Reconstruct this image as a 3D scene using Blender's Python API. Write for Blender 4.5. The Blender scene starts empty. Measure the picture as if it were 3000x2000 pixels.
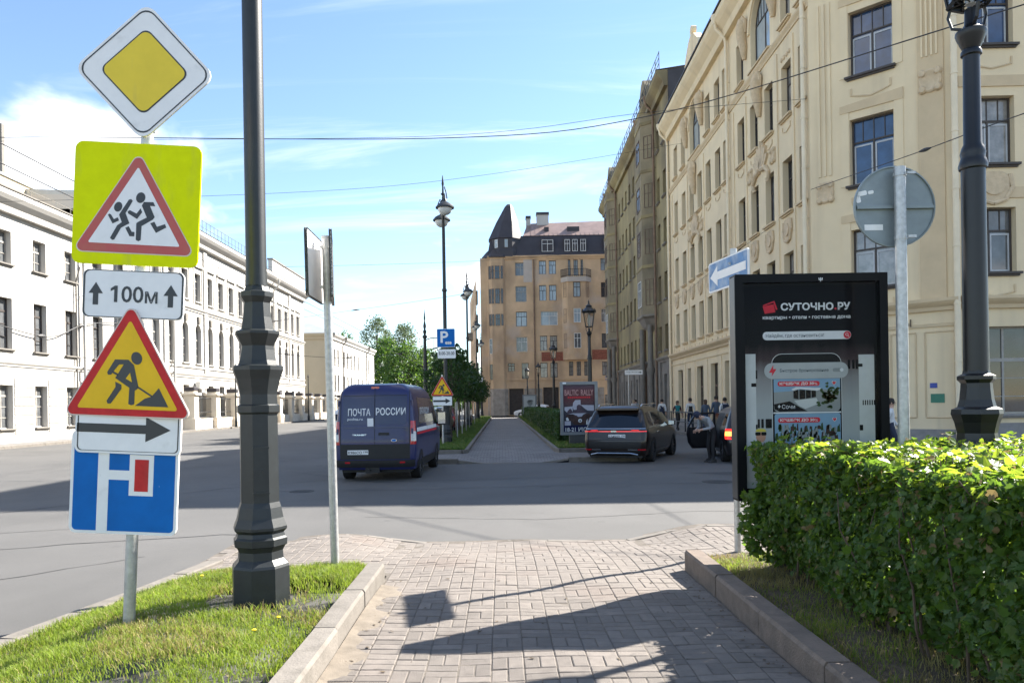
import bpy, math, random
from mathutils import Vector, Matrix

R = math.radians
rnd = random.Random(11)
S = bpy.context.scene
C = S.collection

# ------------------------------------------------------------------ camera
EYE = 1.65
cam = bpy.data.cameras.new('camera')
cam.sensor_width = 36.0
cam.lens = 27.0
cam.shift_x = 0.010
cam.shift_y = 0.0607
cam.clip_start = 0.05
cam.clip_end = 3000
cam_o = bpy.data.objects.new('camera', cam)
C.objects.link(cam_o)
cam_o.location = (0, 0, EYE)
cam_o.rotation_euler = (R(90), 0.016, 0)
S.camera = cam_o

# ------------------------------------------------------------------ sky
SUN_EL, SUN_AZ = R(38.9), R(56.0)          # azimuth measured from +Y towards +X
w = bpy.data.worlds.new('World')
S.world = w
w.use_nodes = True
nt = w.node_tree
nt.nodes.clear()
def N(t, **kw):
    n = nt.nodes.new(t)
    for k, v in kw.items():
        setattr(n, k, v)
    return n
L = nt.links.new
out = N('ShaderNodeOutputWorld')
bg = N('ShaderNodeBackground')
bg.inputs['Strength'].default_value = 0.074
L(bg.outputs[0], out.inputs[0])
sky = N('ShaderNodeTexSky')
sky.sky_type = 'NISHITA'
sky.sun_disc = False
sky.sun_elevation = SUN_EL
sky.sun_rotation = SUN_AZ
sky.air_density = 1.0
sky.dust_density = 0.0
sky.ozone_density = 2.2
tc = N('ShaderNodeTexCoord')
sep = N('ShaderNodeSeparateXYZ')
L(tc.outputs['Generated'], sep.inputs[0])
def MATH(op, a=None, b=None, clamp=False):
    n = N('ShaderNodeMath', operation=op)
    n.use_clamp = clamp
    for i, x in enumerate((a, b)):
        if x is None: continue
        if isinstance(x, (int, float)): n.inputs[i].default_value = x
        else: L(x, n.inputs[i])
    return n.outputs[0]
zc = MATH('MAXIMUM', sep.outputs[2], 0.0)
den = MATH('ADD', zc, 0.18)
px = MATH('DIVIDE', sep.outputs[0], den)
py = MATH('DIVIDE', sep.outputs[1], den)
comb = N('ShaderNodeCombineXYZ')
L(px, comb.inputs[0]); L(py, comb.inputs[1])
def cloud(offset, scale, sx, sy, detail, rough, lo, hi, dist=0.0, rot=0.0):
    mp = N('ShaderNodeMapping')
    mp.inputs['Location'].default_value = offset
    mp.inputs['Scale'].default_value = (sx, sy, 1)
    mp.inputs['Rotation'].default_value = (0, 0, rot)
    L(comb.outputs[0], mp.inputs[0])
    no = N('ShaderNodeTexNoise')
    no.inputs['Scale'].default_value = scale
    no.inputs['Detail'].default_value = detail
    no.inputs['Roughness'].default_value = rough
    no.inputs['Distortion'].default_value = dist
    L(mp.outputs[0], no.inputs[0])
    mr = N('ShaderNodeMapRange', interpolation_type='SMOOTHSTEP')
    mr.inputs[1].default_value = lo
    mr.inputs[2].default_value = hi
    L(no.outputs[0], mr.inputs[0])
    return mr.outputs[0]
CO = (19.27, 18.69, 0)
cum = cloud(CO, 1.1, 1.0, 1.0, 8, 0.5, 0.57, 0.66, 0.25)
cir = cloud((7.1, 2.2, 0), 1.3, 0.4, 2.4, 7, 0.62, 0.48, 0.80, 0.9, R(62))
cir = MATH('MULTIPLY', cir, 0.5)
above = MATH('MULTIPLY', sep.outputs[2], 25.0, True)
cl = MATH('MULTIPLY', MATH('MAXIMUM', cum, cir), above)
mix = N('ShaderNodeMix', data_type='RGBA')
L(cl, mix.inputs[0])
L(sky.outputs[0], mix.inputs[6])
mix.inputs[7].default_value = (7.0, 7.1, 7.3, 1)
L(mix.outputs[2], bg.inputs[0])

# ------------------------------------------------------------------ sun
sun = bpy.data.lights.new('sun', 'SUN')
sun.energy = 5.0
sun.angle = R(0.53)
sun.color = (1.0, 0.94, 0.85)
sun_o = bpy.data.objects.new('sun', sun)
C.objects.link(sun_o)
sv = Vector((math.sin(SUN_AZ) * math.cos(SUN_EL), math.cos(SUN_AZ) * math.cos(SUN_EL), math.sin(SUN_EL)))
sun_o.location = sv * 60
sun_o.rotation_euler = (-sv).to_track_quat('-Z', 'Y').to_euler()

vs = S.view_settings
vs.view_transform = 'Standard'
vs.look = 'None'
vs.exposure = 1.9
vs.gamma = 1.0
vs.use_curve_mapping = False
S.cycles.max_bounces = 6
S.cycles.caustics_reflective = False
S.cycles.caustics_refractive = False

# ------------------------------------------------------------------ helpers
def tag(o, label=None, cat=None, group=None, kind=None):
    if label: o['label'] = label
    if cat: o['category'] = cat
    if group: o['group'] = group
    if kind: o['kind'] = kind
    return o

def inst(name, mesh, parent=None, loc=(0, 0, 0), rot=(0, 0, 0), scale=(1, 1, 1)):
    o = bpy.data.objects.new(name, mesh)
    C.objects.link(o)
    o.location = loc
    o.rotation_euler = rot
    o.scale = scale
    if parent is not None: o.parent = parent
    return o

def thing(name, label, cat, loc=(0, 0, 0), rot=(0, 0, 0), group=None):
    o = inst(name, None, None, loc, rot)
    o.empty_display_size = 0.2
    return tag(o, label, cat, group)

def copy_tree(o, parent=None):
    c = o.copy()
    C.objects.link(c)
    c.parent = parent
    for ch in list(o.children):
        copy_tree(ch, c)
    return c

class MB:
    def __init__(s):
        s.v, s.f, s.m = [], [], []
    def face(s, pts, m=0):
        n = len(s.v)
        s.v.extend(tuple(p) for p in pts)
        s.f.append(tuple(range(n, n + len(pts))))
        s.m.append(m)
    def add(s, verts, faces, m=0):
        n = len(s.v)
        s.v.extend(tuple(p) for p in verts)
        for f in faces:
            s.f.append(tuple(i + n for i in f))
            s.m.append(m)
    def box(s, a, b, m=0, mat=None):
        x0, y0, z0 = a
        x1, y1, z1 = b
        vv = [(x0, y0, z0), (x1, y0, z0), (x1, y1, z0), (x0, y1, z0), (x0, y0, z1), (x1, y0, z1), (x1, y1, z1), (x0, y1, z1)]
        if mat is not None: vv = [mat @ Vector(p) for p in vv]
        s.add(vv, [(0, 3, 2, 1), (4, 5, 6, 7), (0, 1, 5, 4), (1, 2, 6, 5), (2, 3, 7, 6), (3, 0, 4, 7)], m)
        return s
    def bbox(s, a, b, bv=0.02, m=0, mat=None):
        # box with chamfered vertical and top edges
        x0, y0, z0 = a
        x1, y1, z1 = b
        def ring(d, z):
            c = bv if d == 0 else bv
            return [(x0 + d + c, y0 + d, z), (x1 - d - c, y0 + d, z), (x1 - d, y0 + d + c, z), (x1 - d, y1 - d - c, z),
                    (x1 - d - c, y1 - d, z), (x0 + d + c, y1 - d, z), (x0 + d, y1 - d - c, z), (x0 + d, y0 + d + c, z)]
        rings = [ring(0, z0), ring(0, z1 - bv), ring(bv, z1)]
        s.loft(rings, True, True, m, mat)
        return s
    def loft(s, rings, cap0=True, cap1=True, m=0, mat=None, close=True):
        n = len(rings[0])
        vv = [p for r in rings for p in r]
        if mat is not None: vv = [mat @ Vector(p) for p in vv]
        ff = []
        for i in range(len(rings) - 1):
            for j in range(n if close else n - 1):
                k = (j + 1) % n
                ff.append((i * n + j, i * n + k, (i + 1) * n + k, (i + 1) * n + j))
        if cap0: ff.append(tuple(range(n - 1, -1, -1)))
        if cap1: ff.append(tuple((len(rings) - 1) * n + j for j in range(n)))
        s.add(vv, ff, m)
        return s
    def lathe(s, prof, n=16, phase=0.0, m=0, mat=None, cap0=True, cap1=True):
        rings = [[(r * math.cos(phase + 2 * math.pi * j / n), r * math.sin(phase + 2 * math.pi * j / n), z) for j in range(n)] for r, z in prof]
        return s.loft(rings, cap0, cap1, m, mat)
    def tube(s, pts, rad, n=6, m=0, cap=True):
        pts = [Vector(p) for p in pts]
        if isinstance(rad, (int, float)): rad = [rad] * len(pts)
        rings = []
        up = None
        for i, p in enumerate(pts):
            d = (pts[min(i + 1, len(pts) - 1)] - pts[max(i - 1, 0)]).normalized()
            a = Vector((0, 0, 1)) if abs(d.z) < 0.9 else Vector((1, 0, 0))
            if up is not None and abs(up.dot(d)) < 0.95: a = up
            x = d.cross(a).normalized()
            y = x.cross(d).normalized()
            up = y
            rings.append([p + (x * math.cos(2 * math.pi * j / n) + y * math.sin(2 * math.pi * j / n)) * rad[i] for j in range(n)])
        return s.loft(rings, cap, cap, m)
    def prism(s, poly, y0, y1, m=0, mat=None):
        # poly in XZ, counter-clockwise seen from -Y; front face at y0
        n = len(poly)
        vv = [(x, y0, z) for x, z in poly] + [(x, y1, z) for x, z in poly]
        if mat is not None: vv = [mat @ Vector(p) for p in vv]
        ff = [tuple(range(n)), tuple(range(2 * n - 1, n - 1, -1))]
        for j in range(n):
            k = (j + 1) % n
            ff.append((j, n + j, n + k, k))
        s.add(vv, ff, m)
        return s
    def prism_z(s, poly, z0, z1, m=0):
        n = len(poly)
        vv = [(x, y, z1) for x, y in poly] + [(x, y, z0) for x, y in poly]
        ff = [tuple(range(n)), tuple(range(2 * n - 1, n - 1, -1))]
        for j in range(n):
            k = (j + 1) % n
            ff.append((j, n + j, n + k, k))
        s.add(vv, ff, m)
        return s
    def mesh(s, name, mats, smooth=None):
        me = bpy.data.meshes.new(name)
        me.from_pydata(s.v, [], s.f)
        if not isinstance(mats, (list, tuple)): mats = [mats]
        for q in mats: me.materials.append(q)
        if len(mats) > 1: me.polygons.foreach_set('material_index', s.m)
        if smooth is not None:
            me.polygons.foreach_set('use_smooth', [True] * len(me.polygons))
            import bmesh
            bm = bmesh.new(); bm.from_mesh(me)
            bmesh.ops.remove_doubles(bm, verts=bm.verts, dist=1e-5)
            bm.to_mesh(me); bm.free()
            me.set_sharp_from_angle(angle=R(smooth))
        me.update()
        return me
    def build(s, name, mats, parent=None, loc=(0, 0, 0), rot=(0, 0, 0), smooth=None):
        return inst(name, s.mesh(name, mats, smooth), parent, loc, rot)

def rrect(w, h, r, cx=0, cz=0, n=5):
    pts = []
    for (sx, sz, a0) in ((1, -1, -90), (1, 1, 0), (-1, 1, 90), (-1, -1, 180)):
        for k in range(n + 1):
            a = R(a0 + 90 * k / n)
            pts.append((cx + sx * (w / 2 - r) + r * math.cos(a), cz + sz * (h / 2 - r) + r * math.sin(a)))
    return pts

def rpoly(corners, r, n=5):
    # convex polygon (ccw) with rounded corners
    out = []
    m = len(corners)
    for i in range(m):
        p = Vector(corners[i]); a = Vector(corners[i - 1]); b = Vector(corners[(i + 1) % m])
        da = (a - p).normalized(); db = (b - p).normalized()
        ang = da.angle(db)
        t = r / math.tan(ang / 2)
        c = p + (da + db).normalized() * (r / math.sin(ang / 2))
        s0 = p + da * t - c
        s1 = p + db * t - c
        a0 = math.atan2(s0.y, s0.x); a1 = math.atan2(s1.y, s1.x)
        while a1 < a0: a1 += 2 * math.pi
        for k in range(n + 1):
            q = a0 + (a1 - a0) * k / n
            out.append((c.x + r * math.cos(q), c.y + r * math.sin(q)))
    return out

def circle(r, cx=0, cz=0, n=24, sx=1.0, rot=0.0):
    o = []
    for k in range(n):
        a = 2 * math.pi * k / n
        x, z = r * sx * math.cos(a), r * math.sin(a)
        o.append((cx + x * math.cos(rot) - z * math.sin(rot), cz + x * math.sin(rot) + z * math.cos(rot)))
    return o

def stroke(pts, wdt):
    # thick polyline as list of convex quads + round joints
    out = []
    for (a, b) in zip(pts[:-1], pts[1:]):
        d = Vector((b[0] - a[0], b[1] - a[1]))
        if d.length < 1e-6: continue
        n = Vector((-d.y, d.x)).normalized() * wdt / 2
        out.append([(a[0] - n.x, a[1] - n.y), (b[0] - n.x, b[1] - n.y), (b[0] + n.x, b[1] + n.y), (a[0] + n.x, a[1] + n.y)])
    return out

def text_mesh(body, size, material, width=None, bold=0.0, ext=0.0015, align='CENTER', mirror=False, font_shear=0.0):
    cu = bpy.data.curves.new('lettering', 'FONT')
    cu.body = body
    cu.size = 1.0
    cu.align_x = align
    cu.align_y = 'CENTER'
    cu.offset = bold
    cu.shear = font_shear
    cu.resolution_u = 3
    o = bpy.data.objects.new('lettering', cu)
    C.objects.link(o)
    dg = bpy.context.evaluated_depsgraph_get()
    me = bpy.data.meshes.new_from_object(o.evaluated_get(dg))
    bpy.data.objects.remove(o)
    xs = [v.co.x for v in me.vertices]; ys = [v.co.y for v in me.vertices]
    hh = max(ys) - min(ys); ww = max(xs) - min(xs)
    sz = size / hh
    sx = sz if width is None else width / ww
    cx, cy = (max(xs) + min(xs)) / 2, (max(ys) + min(ys)) / 2
    for v in me.vertices:
        x, y = v.co.x, v.co.y
        v.co = ((x - (cx if align == 'CENTER' else min(xs))) * sx, -ext, (y - cy) * sz)
    me.materials.clear()
    me.materials.append(material)
    me.update()
    return me

# ------------------------------------------------------------------ materials
def mat(name, col, rough=0.7, metal=0.0, var=0.12, scale=3.0, bump=0.0, bscale=60.0, spec=0.5, rand=0.0, col2=None, scale2=None, coat=0.0, trans=None, sheen=0.0, obj=False):
    m = bpy.data.materials.new(name)
    m.use_nodes = True
    t = m.node_tree
    b = t.nodes['Principled BSDF']
    b.inputs['Roughness'].default_value = rough
    b.inputs['Metallic'].default_value = metal
    b.inputs['Specular IOR Level'].default_value = spec
    b.inputs['Coat Weight'].default_value = coat
    if coat: b.inputs['Coat Roughness'].default_value = 0.04
    if obj:
        g = t.nodes.new('ShaderNodeTexCoord'); pos = g.outputs['Object']
    else:
        g = t.nodes.new('ShaderNodeNewGeometry'); pos = g.outputs['Position']
    no = t.nodes.new('ShaderNodeTexNoise')
    no.inputs['Scale'].default_value = scale
    no.inputs['Detail'].default_value = 5
    no.inputs['Roughness'].default_value = 0.6
    t.links.new(pos, no.inputs['Vector'])
    rp = t.nodes.new('ShaderNodeMapRange')
    rp.inputs[1].default_value = 0.3
    rp.inputs[2].default_value = 0.7
    t.links.new(no.outputs[0], rp.inputs[0])
    mx = t.nodes.new('ShaderNodeMix')
    mx.data_type = 'RGBA'
    c1 = tuple(min(1, c * (1 + var)) for c in col) + (1,)
    c2 = (tuple(c * (1 - var) for c in col) if col2 is None else tuple(col2)) + (1,)
    mx.inputs[6].default_value = c1
    mx.inputs[7].default_value = c2
    t.links.new(rp.outputs[0], mx.inputs[0])
    last = mx.outputs[2]
    if rand:
        oi = t.nodes.new('ShaderNodeObjectInfo')
        hs = t.nodes.new('ShaderNodeHueSaturation')
        mr = t.nodes.new('ShaderNodeMapRange')
        mr.inputs[3].default_value = 1 - rand
        mr.inputs[4].default_value = 1 + rand
        t.links.new(oi.outputs['Random'], mr.inputs[0])
        t.links.new(mr.outputs[0], hs.inputs['Value'])
        t.links.new(last, hs.inputs['Color'])
        last = hs.outputs[0]
    t.links.new(last, b.inputs['Base Color'])
    if bump:
        n2 = t.nodes.new('ShaderNodeTexNoise')
        n2.inputs['Scale'].default_value = bscale
        n2.inputs['Detail'].default_value = 4
        t.links.new(pos, n2.inputs['Vector'])
        bp = t.nodes.new('ShaderNodeBump')
        bp.inputs['Strength'].default_value = bump
        bp.inputs['Distance'].default_value = 0.02
        t.links.new(n2.outputs[0], bp.inputs['Height'])
        t.links.new(bp.outputs[0], b.inputs['Normal'])
    return m

def stain(m, col, scale, lo, hi, amt=1.0, stretch=(1, 1, 1), dist=0.0, detail=6):
    # overlay a patch pattern (dirt, repairs) on an existing material
    t = m.node_tree
    b = t.nodes['Principled BSDF']
    src = b.inputs['Base Color'].links[0].from_socket
    g = t.nodes.new('ShaderNodeNewGeometry')
    mp = t.nodes.new('ShaderNodeMapping')
    mp.inputs['Scale'].default_value = stretch
    t.links.new(g.outputs['Position'], mp.inputs[0])
    no = t.nodes.new('ShaderNodeTexNoise')
    no.inputs['Scale'].default_value = scale
    no.inputs['Detail'].default_value = detail
    no.inputs['Distortion'].default_value = dist
    t.links.new(mp.outputs[0], no.inputs['Vector'])
    mr = t.nodes.new('ShaderNodeMapRange')
    mr.inputs[1].default_value = lo
    mr.inputs[2].default_value = hi
    mr.inputs[4].default_value = amt
    t.links.new(no.outputs[0], mr.inputs[0])
    mx = t.nodes.new('ShaderNodeMix')
    mx.data_type = 'RGBA'
    mx.inputs[7].default_value = tuple(col) + (1,)
    t.links.new(mr.outputs[0], mx.inputs[0])
    t.links.new(src, mx.inputs[6])
    t.links.new(mx.outputs[2], b.inputs['Base Color'])
    return m

def leafmat(name, col, trans_col, var=0.3, scale=9.0, trans=0.45, rough=0.45):
    m = mat(name, col, rough, var=var, scale=scale, rand=0.16, spec=.3)
    t = m.node_tree
    b = t.nodes['Principled BSDF']
    tr = t.nodes.new('ShaderNodeBsdfTranslucent')
    tr.inputs[0].default_value = tuple(trans_col) + (1,)
    ms = t.nodes.new('ShaderNodeMixShader')
    ms.inputs[0].default_value = trans
    o = t.nodes['Material Output']
    t.links.new(b.outputs[0], ms.inputs[1])
    t.links.new(tr.outputs[0], ms.inputs[2])
    t.links.new(ms.outputs[0], o.inputs[0])
    return m

def glassmat(name, rough=0.03, tint=(1, 1, 1), alpha=0.25):
    # thin clear sheet: mostly see-through with a mirror sheen
    m = bpy.data.materials.new(name)
    m.use_nodes = True
    t = m.node_tree
    t.nodes.clear()
    o = t.nodes.new('ShaderNodeOutputMaterial')
    tr = t.nodes.new('ShaderNodeBsdfTransparent'); tr.inputs[0].default_value = tuple(tint) + (1,)
    gl = t.nodes.new('ShaderNodeBsdfGlossy'); gl.inputs['Roughness'].default_value = rough
    fr = t.nodes.new('ShaderNodeFresnel'); fr.inputs[0].default_value = 1.0 + alpha
    ad = t.nodes.new('ShaderNodeMath'); ad.operation = 'ADD'; ad.inputs[1].default_value = 0.0
    ms = t.nodes.new('ShaderNodeMixShader')
    t.links.new(fr.outputs[0], ad.inputs[0])
    t.links.new(ad.outputs[0], ms.inputs[0])
    t.links.new(tr.outputs[0], ms.inputs[1])
    t.links.new(gl.outputs[0], ms.inputs[2])
    t.links.new(ms.outputs[0], o.inputs[0])
    return m

def emit(name, col, strength):
    m = bpy.data.materials.new(name)
    m.use_nodes = True
    b = m.node_tree.nodes['Principled BSDF']
    b.inputs['Base Color'].default_value = tuple(c * 0.6 for c in col) + (1,)
    b.inputs['Emission Color'].default_value = tuple(col) + (1,)
    b.inputs['Emission Strength'].default_value = strength
    b.inputs['Roughness'].default_value = 0.2
    return m

M = {}
M['asphalt'] = mat('asphalt', (0.088, 0.086, 0.083), 0.85, var=0.10, scale=0.5, bump=0.35, bscale=140)
stain(M['asphalt'], (0.112, 0.109, 0.105), 0.22, 0.45, 0.7, 0.7)
stain(M['asphalt'], (0.045, 0.045, 0.045), 26.0, 0.62, 0.75, 0.5)
stain(M['asphalt'], (0.055, 0.054, 0.053), 0.5, 0.55, 0.70, 0.35, stretch=(1.2, .5, 1), dist=.3)
stain(M['asphalt'], (0.05, 0.05, 0.05), 1.7, 0.66, 0.72, 0.5)
M['patch'] = mat('asphalt_patch', (0.05, 0.05, 0.052), 0.9, var=0.12, scale=3, bump=0.3, bscale=120)
M['brick'] = mat('paving_brick', (0.158, 0.138, 0.121), 0.85, var=0.14, scale=9, bump=0.45, bscale=190, rand=0.17)
stain(M['brick'], (0.160, 0.112, 0.088), 0.85, 0.55, 0.75, 0.5)
stain(M['brick'], (0.07, 0.063, 0.056), 14.0, 0.6, 0.78, 0.6)
M['joint'] = mat('joint_sand', (0.125, 0.108, 0.09), 0.95, var=0.3, scale=12, bump=0.6, bscale=120)
M['sand'] = mat('swept_sand', (0.18, 0.152, 0.12), 0.95, var=0.2, scale=8, bump=0.5, bscale=200)
M['kerb'] = mat('kerb_stone', (0.172, 0.155, 0.135), 0.88, var=0.14, scale=6, bump=0.28, bscale=50, rand=0.1)
stain(M['kerb'], (0.10, 0.09, 0.075), 5.0, 0.5, 0.7, 0.6)
M['pave'] = mat('pavement', (0.17, 0.163, 0.155), 0.88, var=0.15, scale=1.5, bump=0.3, bscale=90)
M['white_line'] = mat('road_paint', (0.62, 0.62, 0.60), 0.7, var=0.25, scale=6)
M['soil'] = mat('soil', (0.10, 0.075, 0.05), 0.95, var=0.35, scale=14, bump=0.9, bscale=50)
M['metal_dark'] = mat('dark_green_metal', (0.014, 0.018, 0.020), 0.45, var=0.2, scale=14, bump=0.05, bscale=90)
M['metal_black'] = mat('black_metal', (0.007, 0.0075, 0.009), 0.38, var=0.2, scale=10)
M['zinc'] = mat('galvanised', (0.46, 0.46, 0.45), 0.42, metal=0.55, var=0.2, scale=22, bump=0.1, bscale=60)
M['alu'] = mat('sign_back', (0.25, 0.29, 0.30), 0.5, metal=0.2, var=0.12, scale=7)
stain(M['alu'], (0.55, 0.58, 0.58), 4.0, 0.68, 0.72, 0.5)
M['sign_white'] = mat('sign_white', (0.84, 0.83, 0.81), 0.45, spec=.25, var=0.04, scale=9)
stain(M['sign_white'], (0.35, 0.33, 0.30), 7.0, 0.62, 0.8, 0.35)
M['sign_black'] = mat('sign_black', (0.022, 0.026, 0.03), 0.35, var=0.1)
M['sign_red'] = mat('sign_red', (0.55, 0.03, 0.03), 0.5, spec=.2, var=0.15, scale=12)
M['sign_red_old'] = mat('sign_red_faded', (0.42, 0.055, 0.055), 0.45, var=0.18, scale=10, col2=(0.46, 0.10, 0.07))
M['sign_yellow'] = mat('sign_yellow', (0.82, 0.50, 0.02), 0.5, spec=.2, var=0.06, scale=7)
M['sign_ochre'] = mat('sign_priority_yellow', (0.80, 0.60, 0.06), 0.5, spec=.2, var=0.05, scale=6)
M['sign_lime'] = mat('sign_lime', (0.72, 0.78, 0.0), 0.5, spec=.1, var=0.05, scale=12)
# fluorescent film keeps some of its glow even in open shade
M['sign_blue'] = mat('sign_blue', (0.0, 0.13, 0.45), 0.5, spec=.2, var=0.12, scale=5)
stain(M['sign_blue'], (0.4, 0.5, 0.6), 55.0, 0.74, 0.80, 0.7, stretch=(1, 1, 0.35))
for k_, c_ in (('sign_lime', (.50, .52, .06)), ('sign_yellow', (.55, .33, .05)), ('sign_red', (.34, .06, .05)), ('sign_ochre', (.55, .43, .12))):
    stain(M[k_], c_, 7.0, 0.56, 0.78, 0.55, stretch=(1.4, 1, .35), detail=9)
stain(M['sign_white'], (.45, .43, .40), 30.0, 0.70, 0.78, 0.5, stretch=(1, 1, .3))
M['sign_blue_pale'] = mat('sign_blue_pale', (0.06, 0.20, 0.42), 0.45, var=0.25, scale=8)
stain(M['sign_blue_pale'], (0.45, 0.53, 0.6), 5.0, 0.5, 0.75, 0.8)
# ================================================================== ground
def sm(t):
    t = max(0.0, min(1.0, t))
    return t * t * (3 - 2 * t)

def struct(o):
    o['kind'] = 'structure'
    return o

g = MB(); g.face([(-1500, -300, -0.2), (1500, -300, -0.2), (1500, 2600, -0.2), (-1500, 2600, -0.2)])
struct(g.build('ground', M['pave']))
g = MB(); g.face([(-24.2, -20, -0.15), (60, -20, -0.15), (60, 190, -0.15), (-24.2, 190, -0.15)])
road = struct(g.build('road', M['asphalt']))
# cracks, tar lines, patches and manholes lie on the asphalt
M['tar'] = mat('tar_crack', (0.035, 0.035, 0.036), 0.8, var=0.3, scale=5)
def crack(pts, wdt, z=-0.146):
    m = MB()
    P = []
    for a, b in zip(pts[:-1], pts[1:]):
        n = max(2, int((Vector(b) - Vector(a)).length / 0.35))
        for k in range(n):
            p = Vector(a).lerp(Vector(b), k / n)
            P.append((p.x + rnd.uniform(-.05, .05), p.y + rnd.uniform(-.05, .05)))
    P.append(pts[-1])
    for i in range(len(P) - 1):
        a, b = Vector(P[i]), Vector(P[i + 1])
        d = (b - a).normalized(); nn = Vector((-d.y, d.x)) * wdt * rnd.uniform(.3, .7)
        m.face([(a.x - nn.x, a.y - nn.y, z), (b.x - nn.x, b.y - nn.y, z), (b.x + nn.x, b.y + nn.y, z), (a.x + nn.x, a.y + nn.y, z)])
    m.build('crack', M['tar'], road)
crack([(-9, 13.6), (-6.2, 17.2), (-3.6, 19.4), (-2.5, 20.1)], 0.05)
crack([(-8.6, 9.3), (-5.2, 10.6), (-4.0, 10.9), (-3.2, 10.8)], 0.03)
crack([(-2.2, 12.4), (.5, 11.9), (3.2, 12.5), (5.5, 12.2)], 0.016)
crack([(-12.5, 11.6), (-8.2, 11.2), (-5.6, 11.9)], 0.02)
crack([(-7.4, 7.2), (-5.2, 8.4), (-4.4, 9.4)], 0.016)
crack([(-6.0, 21.5), (-3.0, 18.0), (1.5, 18.6), (5.0, 20.6)], 0.03)
crack([(-6.4, 16.6), (-2, 16.3), (2.5, 16.9), (6, 16.4)], 0.028)
crack([(1.0, 14.2), (3.4, 14.9), (7, 14.7)], 0.02)
crack([(-11, 22), (-7.2, 25.6), (-5.2, 29.5)], 0.04)
g = MB(); g.face([(4.6, 19.2, -0.1462), (9.2, 15.0, -0.1462), (14, 15.6, -0.1462), (14, 19.7, -0.1462)])
g.build('asphalt_patch', M['patch'], road)
for (mx_, my_, r_) in ((4.75, 17.0, .34), (-4.3, 16.4, .26), (-6.3, 12.2, .2)):
    g = MB(); g.lathe([(r_, -.151), (r_, -.142), (r_ * .86, -.1425)], 20)
    for k in range(3):
        g.box((-r_ * .7, -r_ * .5 + k * r_ * .4, -.1422), (r_ * .7, -r_ * .4 + k * r_ * .4, -.139))
    g.build('manhole_cover', M['tar'], road, (mx_, my_, 0))

# ------------------------------------------------------------------ pavements along the houses
def slab(name, poly, z0, z1, m, n=None):
    b = MB(); b.prism_z(poly, z0, z1)
    return struct(b.build(name, m))
pave_r = slab('pavement_right', [(9.6, 102), (9.6, 37), (10.2, 33), (11.4, 29.0), (13.6, 24.4), (16, 22.9), (45, 22.6), (45, 102)], -.19, 0.0, M['pave'])
pave_l = slab('pavement_left', [(-40, 6), (-23.9, 6), (-23.9, 185), (-40, 185)], -.19, -0.02, M['pave'])

kst = MB(); kst.bbox((0, -.5, -.5), (1, .5, .5), .04)
def kerb_run(parent, pts, wdt, z0, z1, ln=1.0, zfun=None, jit=0.004, me=None):
    me = me or kerb_mesh
    tot = 0
    for a, b in zip(pts[:-1], pts[1:]):
        a, b = Vector(a), Vector(b)
        d = b - a
        n = max(1, round(d.length / ln))
        ang = math.atan2(d.y, d.x)
        for k in range(n):
            p = a.lerp(b, k / n)
            q = a.lerp(b, (k + 1) / n)
            zz = z1 if zfun is None else z1 + zfun(p)
            o = inst('kerb_stone', me, parent, (p.x + d.normalized().x * .006, p.y + d.normalized().y * .006, (z0 + zz) / 2 + rnd.uniform(-jit, jit)),
                     (rnd.uniform(-.012, .012), 0 if zfun is None else -math.atan2(zfun(q) - zfun(p), d.length / n), ang + rnd.uniform(-.006, .006)), (d.length / n - .012, wdt, zz - z0))
b = MB()
def kring(i, z):
    return [(i * .06, -.5 + i, z), (1 - i * .06, -.5 + i, z), (1, -.5 + i + .02, z), (1, .5 - i - .02, z), (1 - i * .06, .5 - i, z), (i * .06, .5 - i, z), (0, .5 - i - .02, z), (0, -.5 + i + .02, z)]
b.loft([kring(0, -.5), kring(0, .42), kring(.09, .5)])
kerb_mesh = b.mesh('kerb_stone', M['kerb'])
M['kerb_warm'] = mat('red_granite_kerb', (0.165, 0.128, 0.102), 0.85, var=0.2, scale=9, bump=0.5, bscale=80, rand=0.1)
stain(M['kerb_warm'], (0.10, 0.085, 0.07), 4.0, 0.5, 0.7, 0.6)
kerb_mesh_w = b.mesh('kerb_stone', M['kerb_warm'])

kerb_run(pave_r, [(9.6, 100), (9.6, 37), (10.2, 33), (11.4, 29.0), (13.6, 24.4), (16, 22.9), (26, 22.75)], .16, -.2, 0.005, 2.2)
kerb_run(pave_l, [(-23.85, 20), (-23.85, 140)], .18, -.2, 0.0, 2.5)

# ------------------------------------------------------------------ near brick path
PX0, PX1 = -1.12, 1.76
LKERB = [(-3.95, -2), (-3.78, 4.2), (-3.70, 5.7), (-3.42, 7.1), (-3.2, 8.55), (-2.9, 9.5), (-2.35, 9.95), (-1.5, 10.02), (-1.0, 9.92), (1.6, 9.92), (2.15, 10.12), (4.2, 10.05), (7.0, 9.9)]
def front(x):
    best = 9.92
    for a, b in zip(LKERB[4:-1], LKERB[5:]):
        if a[0] <= x <= b[0]: best = a[1] + (b[1] - a[1]) * (x - a[0]) / (b[0] - a[0])
    return best
def zf(x, y):
    a = sm((2.3 - abs(x - .3)) / 1.0)
    z = -.125 * a * sm((y - 7.9) / 1.9)
    z -= .07 * sm((-2.1 - x) / 1.1)
    z += .012 * math.sin(x * 1.9 + y * 1.1) * math.sin(y * 1.7 + .6) + .006 * math.sin(x * 5.1 + 1.3 * y)
    return z
def in_brick(x, y):
    if PX0 < x < PX1 and 1.2 < y <= 7.6: return True
    if y > 7.6 and y < front(x) - .06 and -3.18 + max(0, y - 8.5) * .25 < x < 6.9: return True
    if x < -2.7 and y > 7.35 and y < front(x) - .06 and x > -3.3: return True
    return False
g = MB()
xs = [-3.4 + .25 * i for i in range(42)]
ys = [1.0 + .25 * j for j in range(38)]
nx = len(xs)
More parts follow.
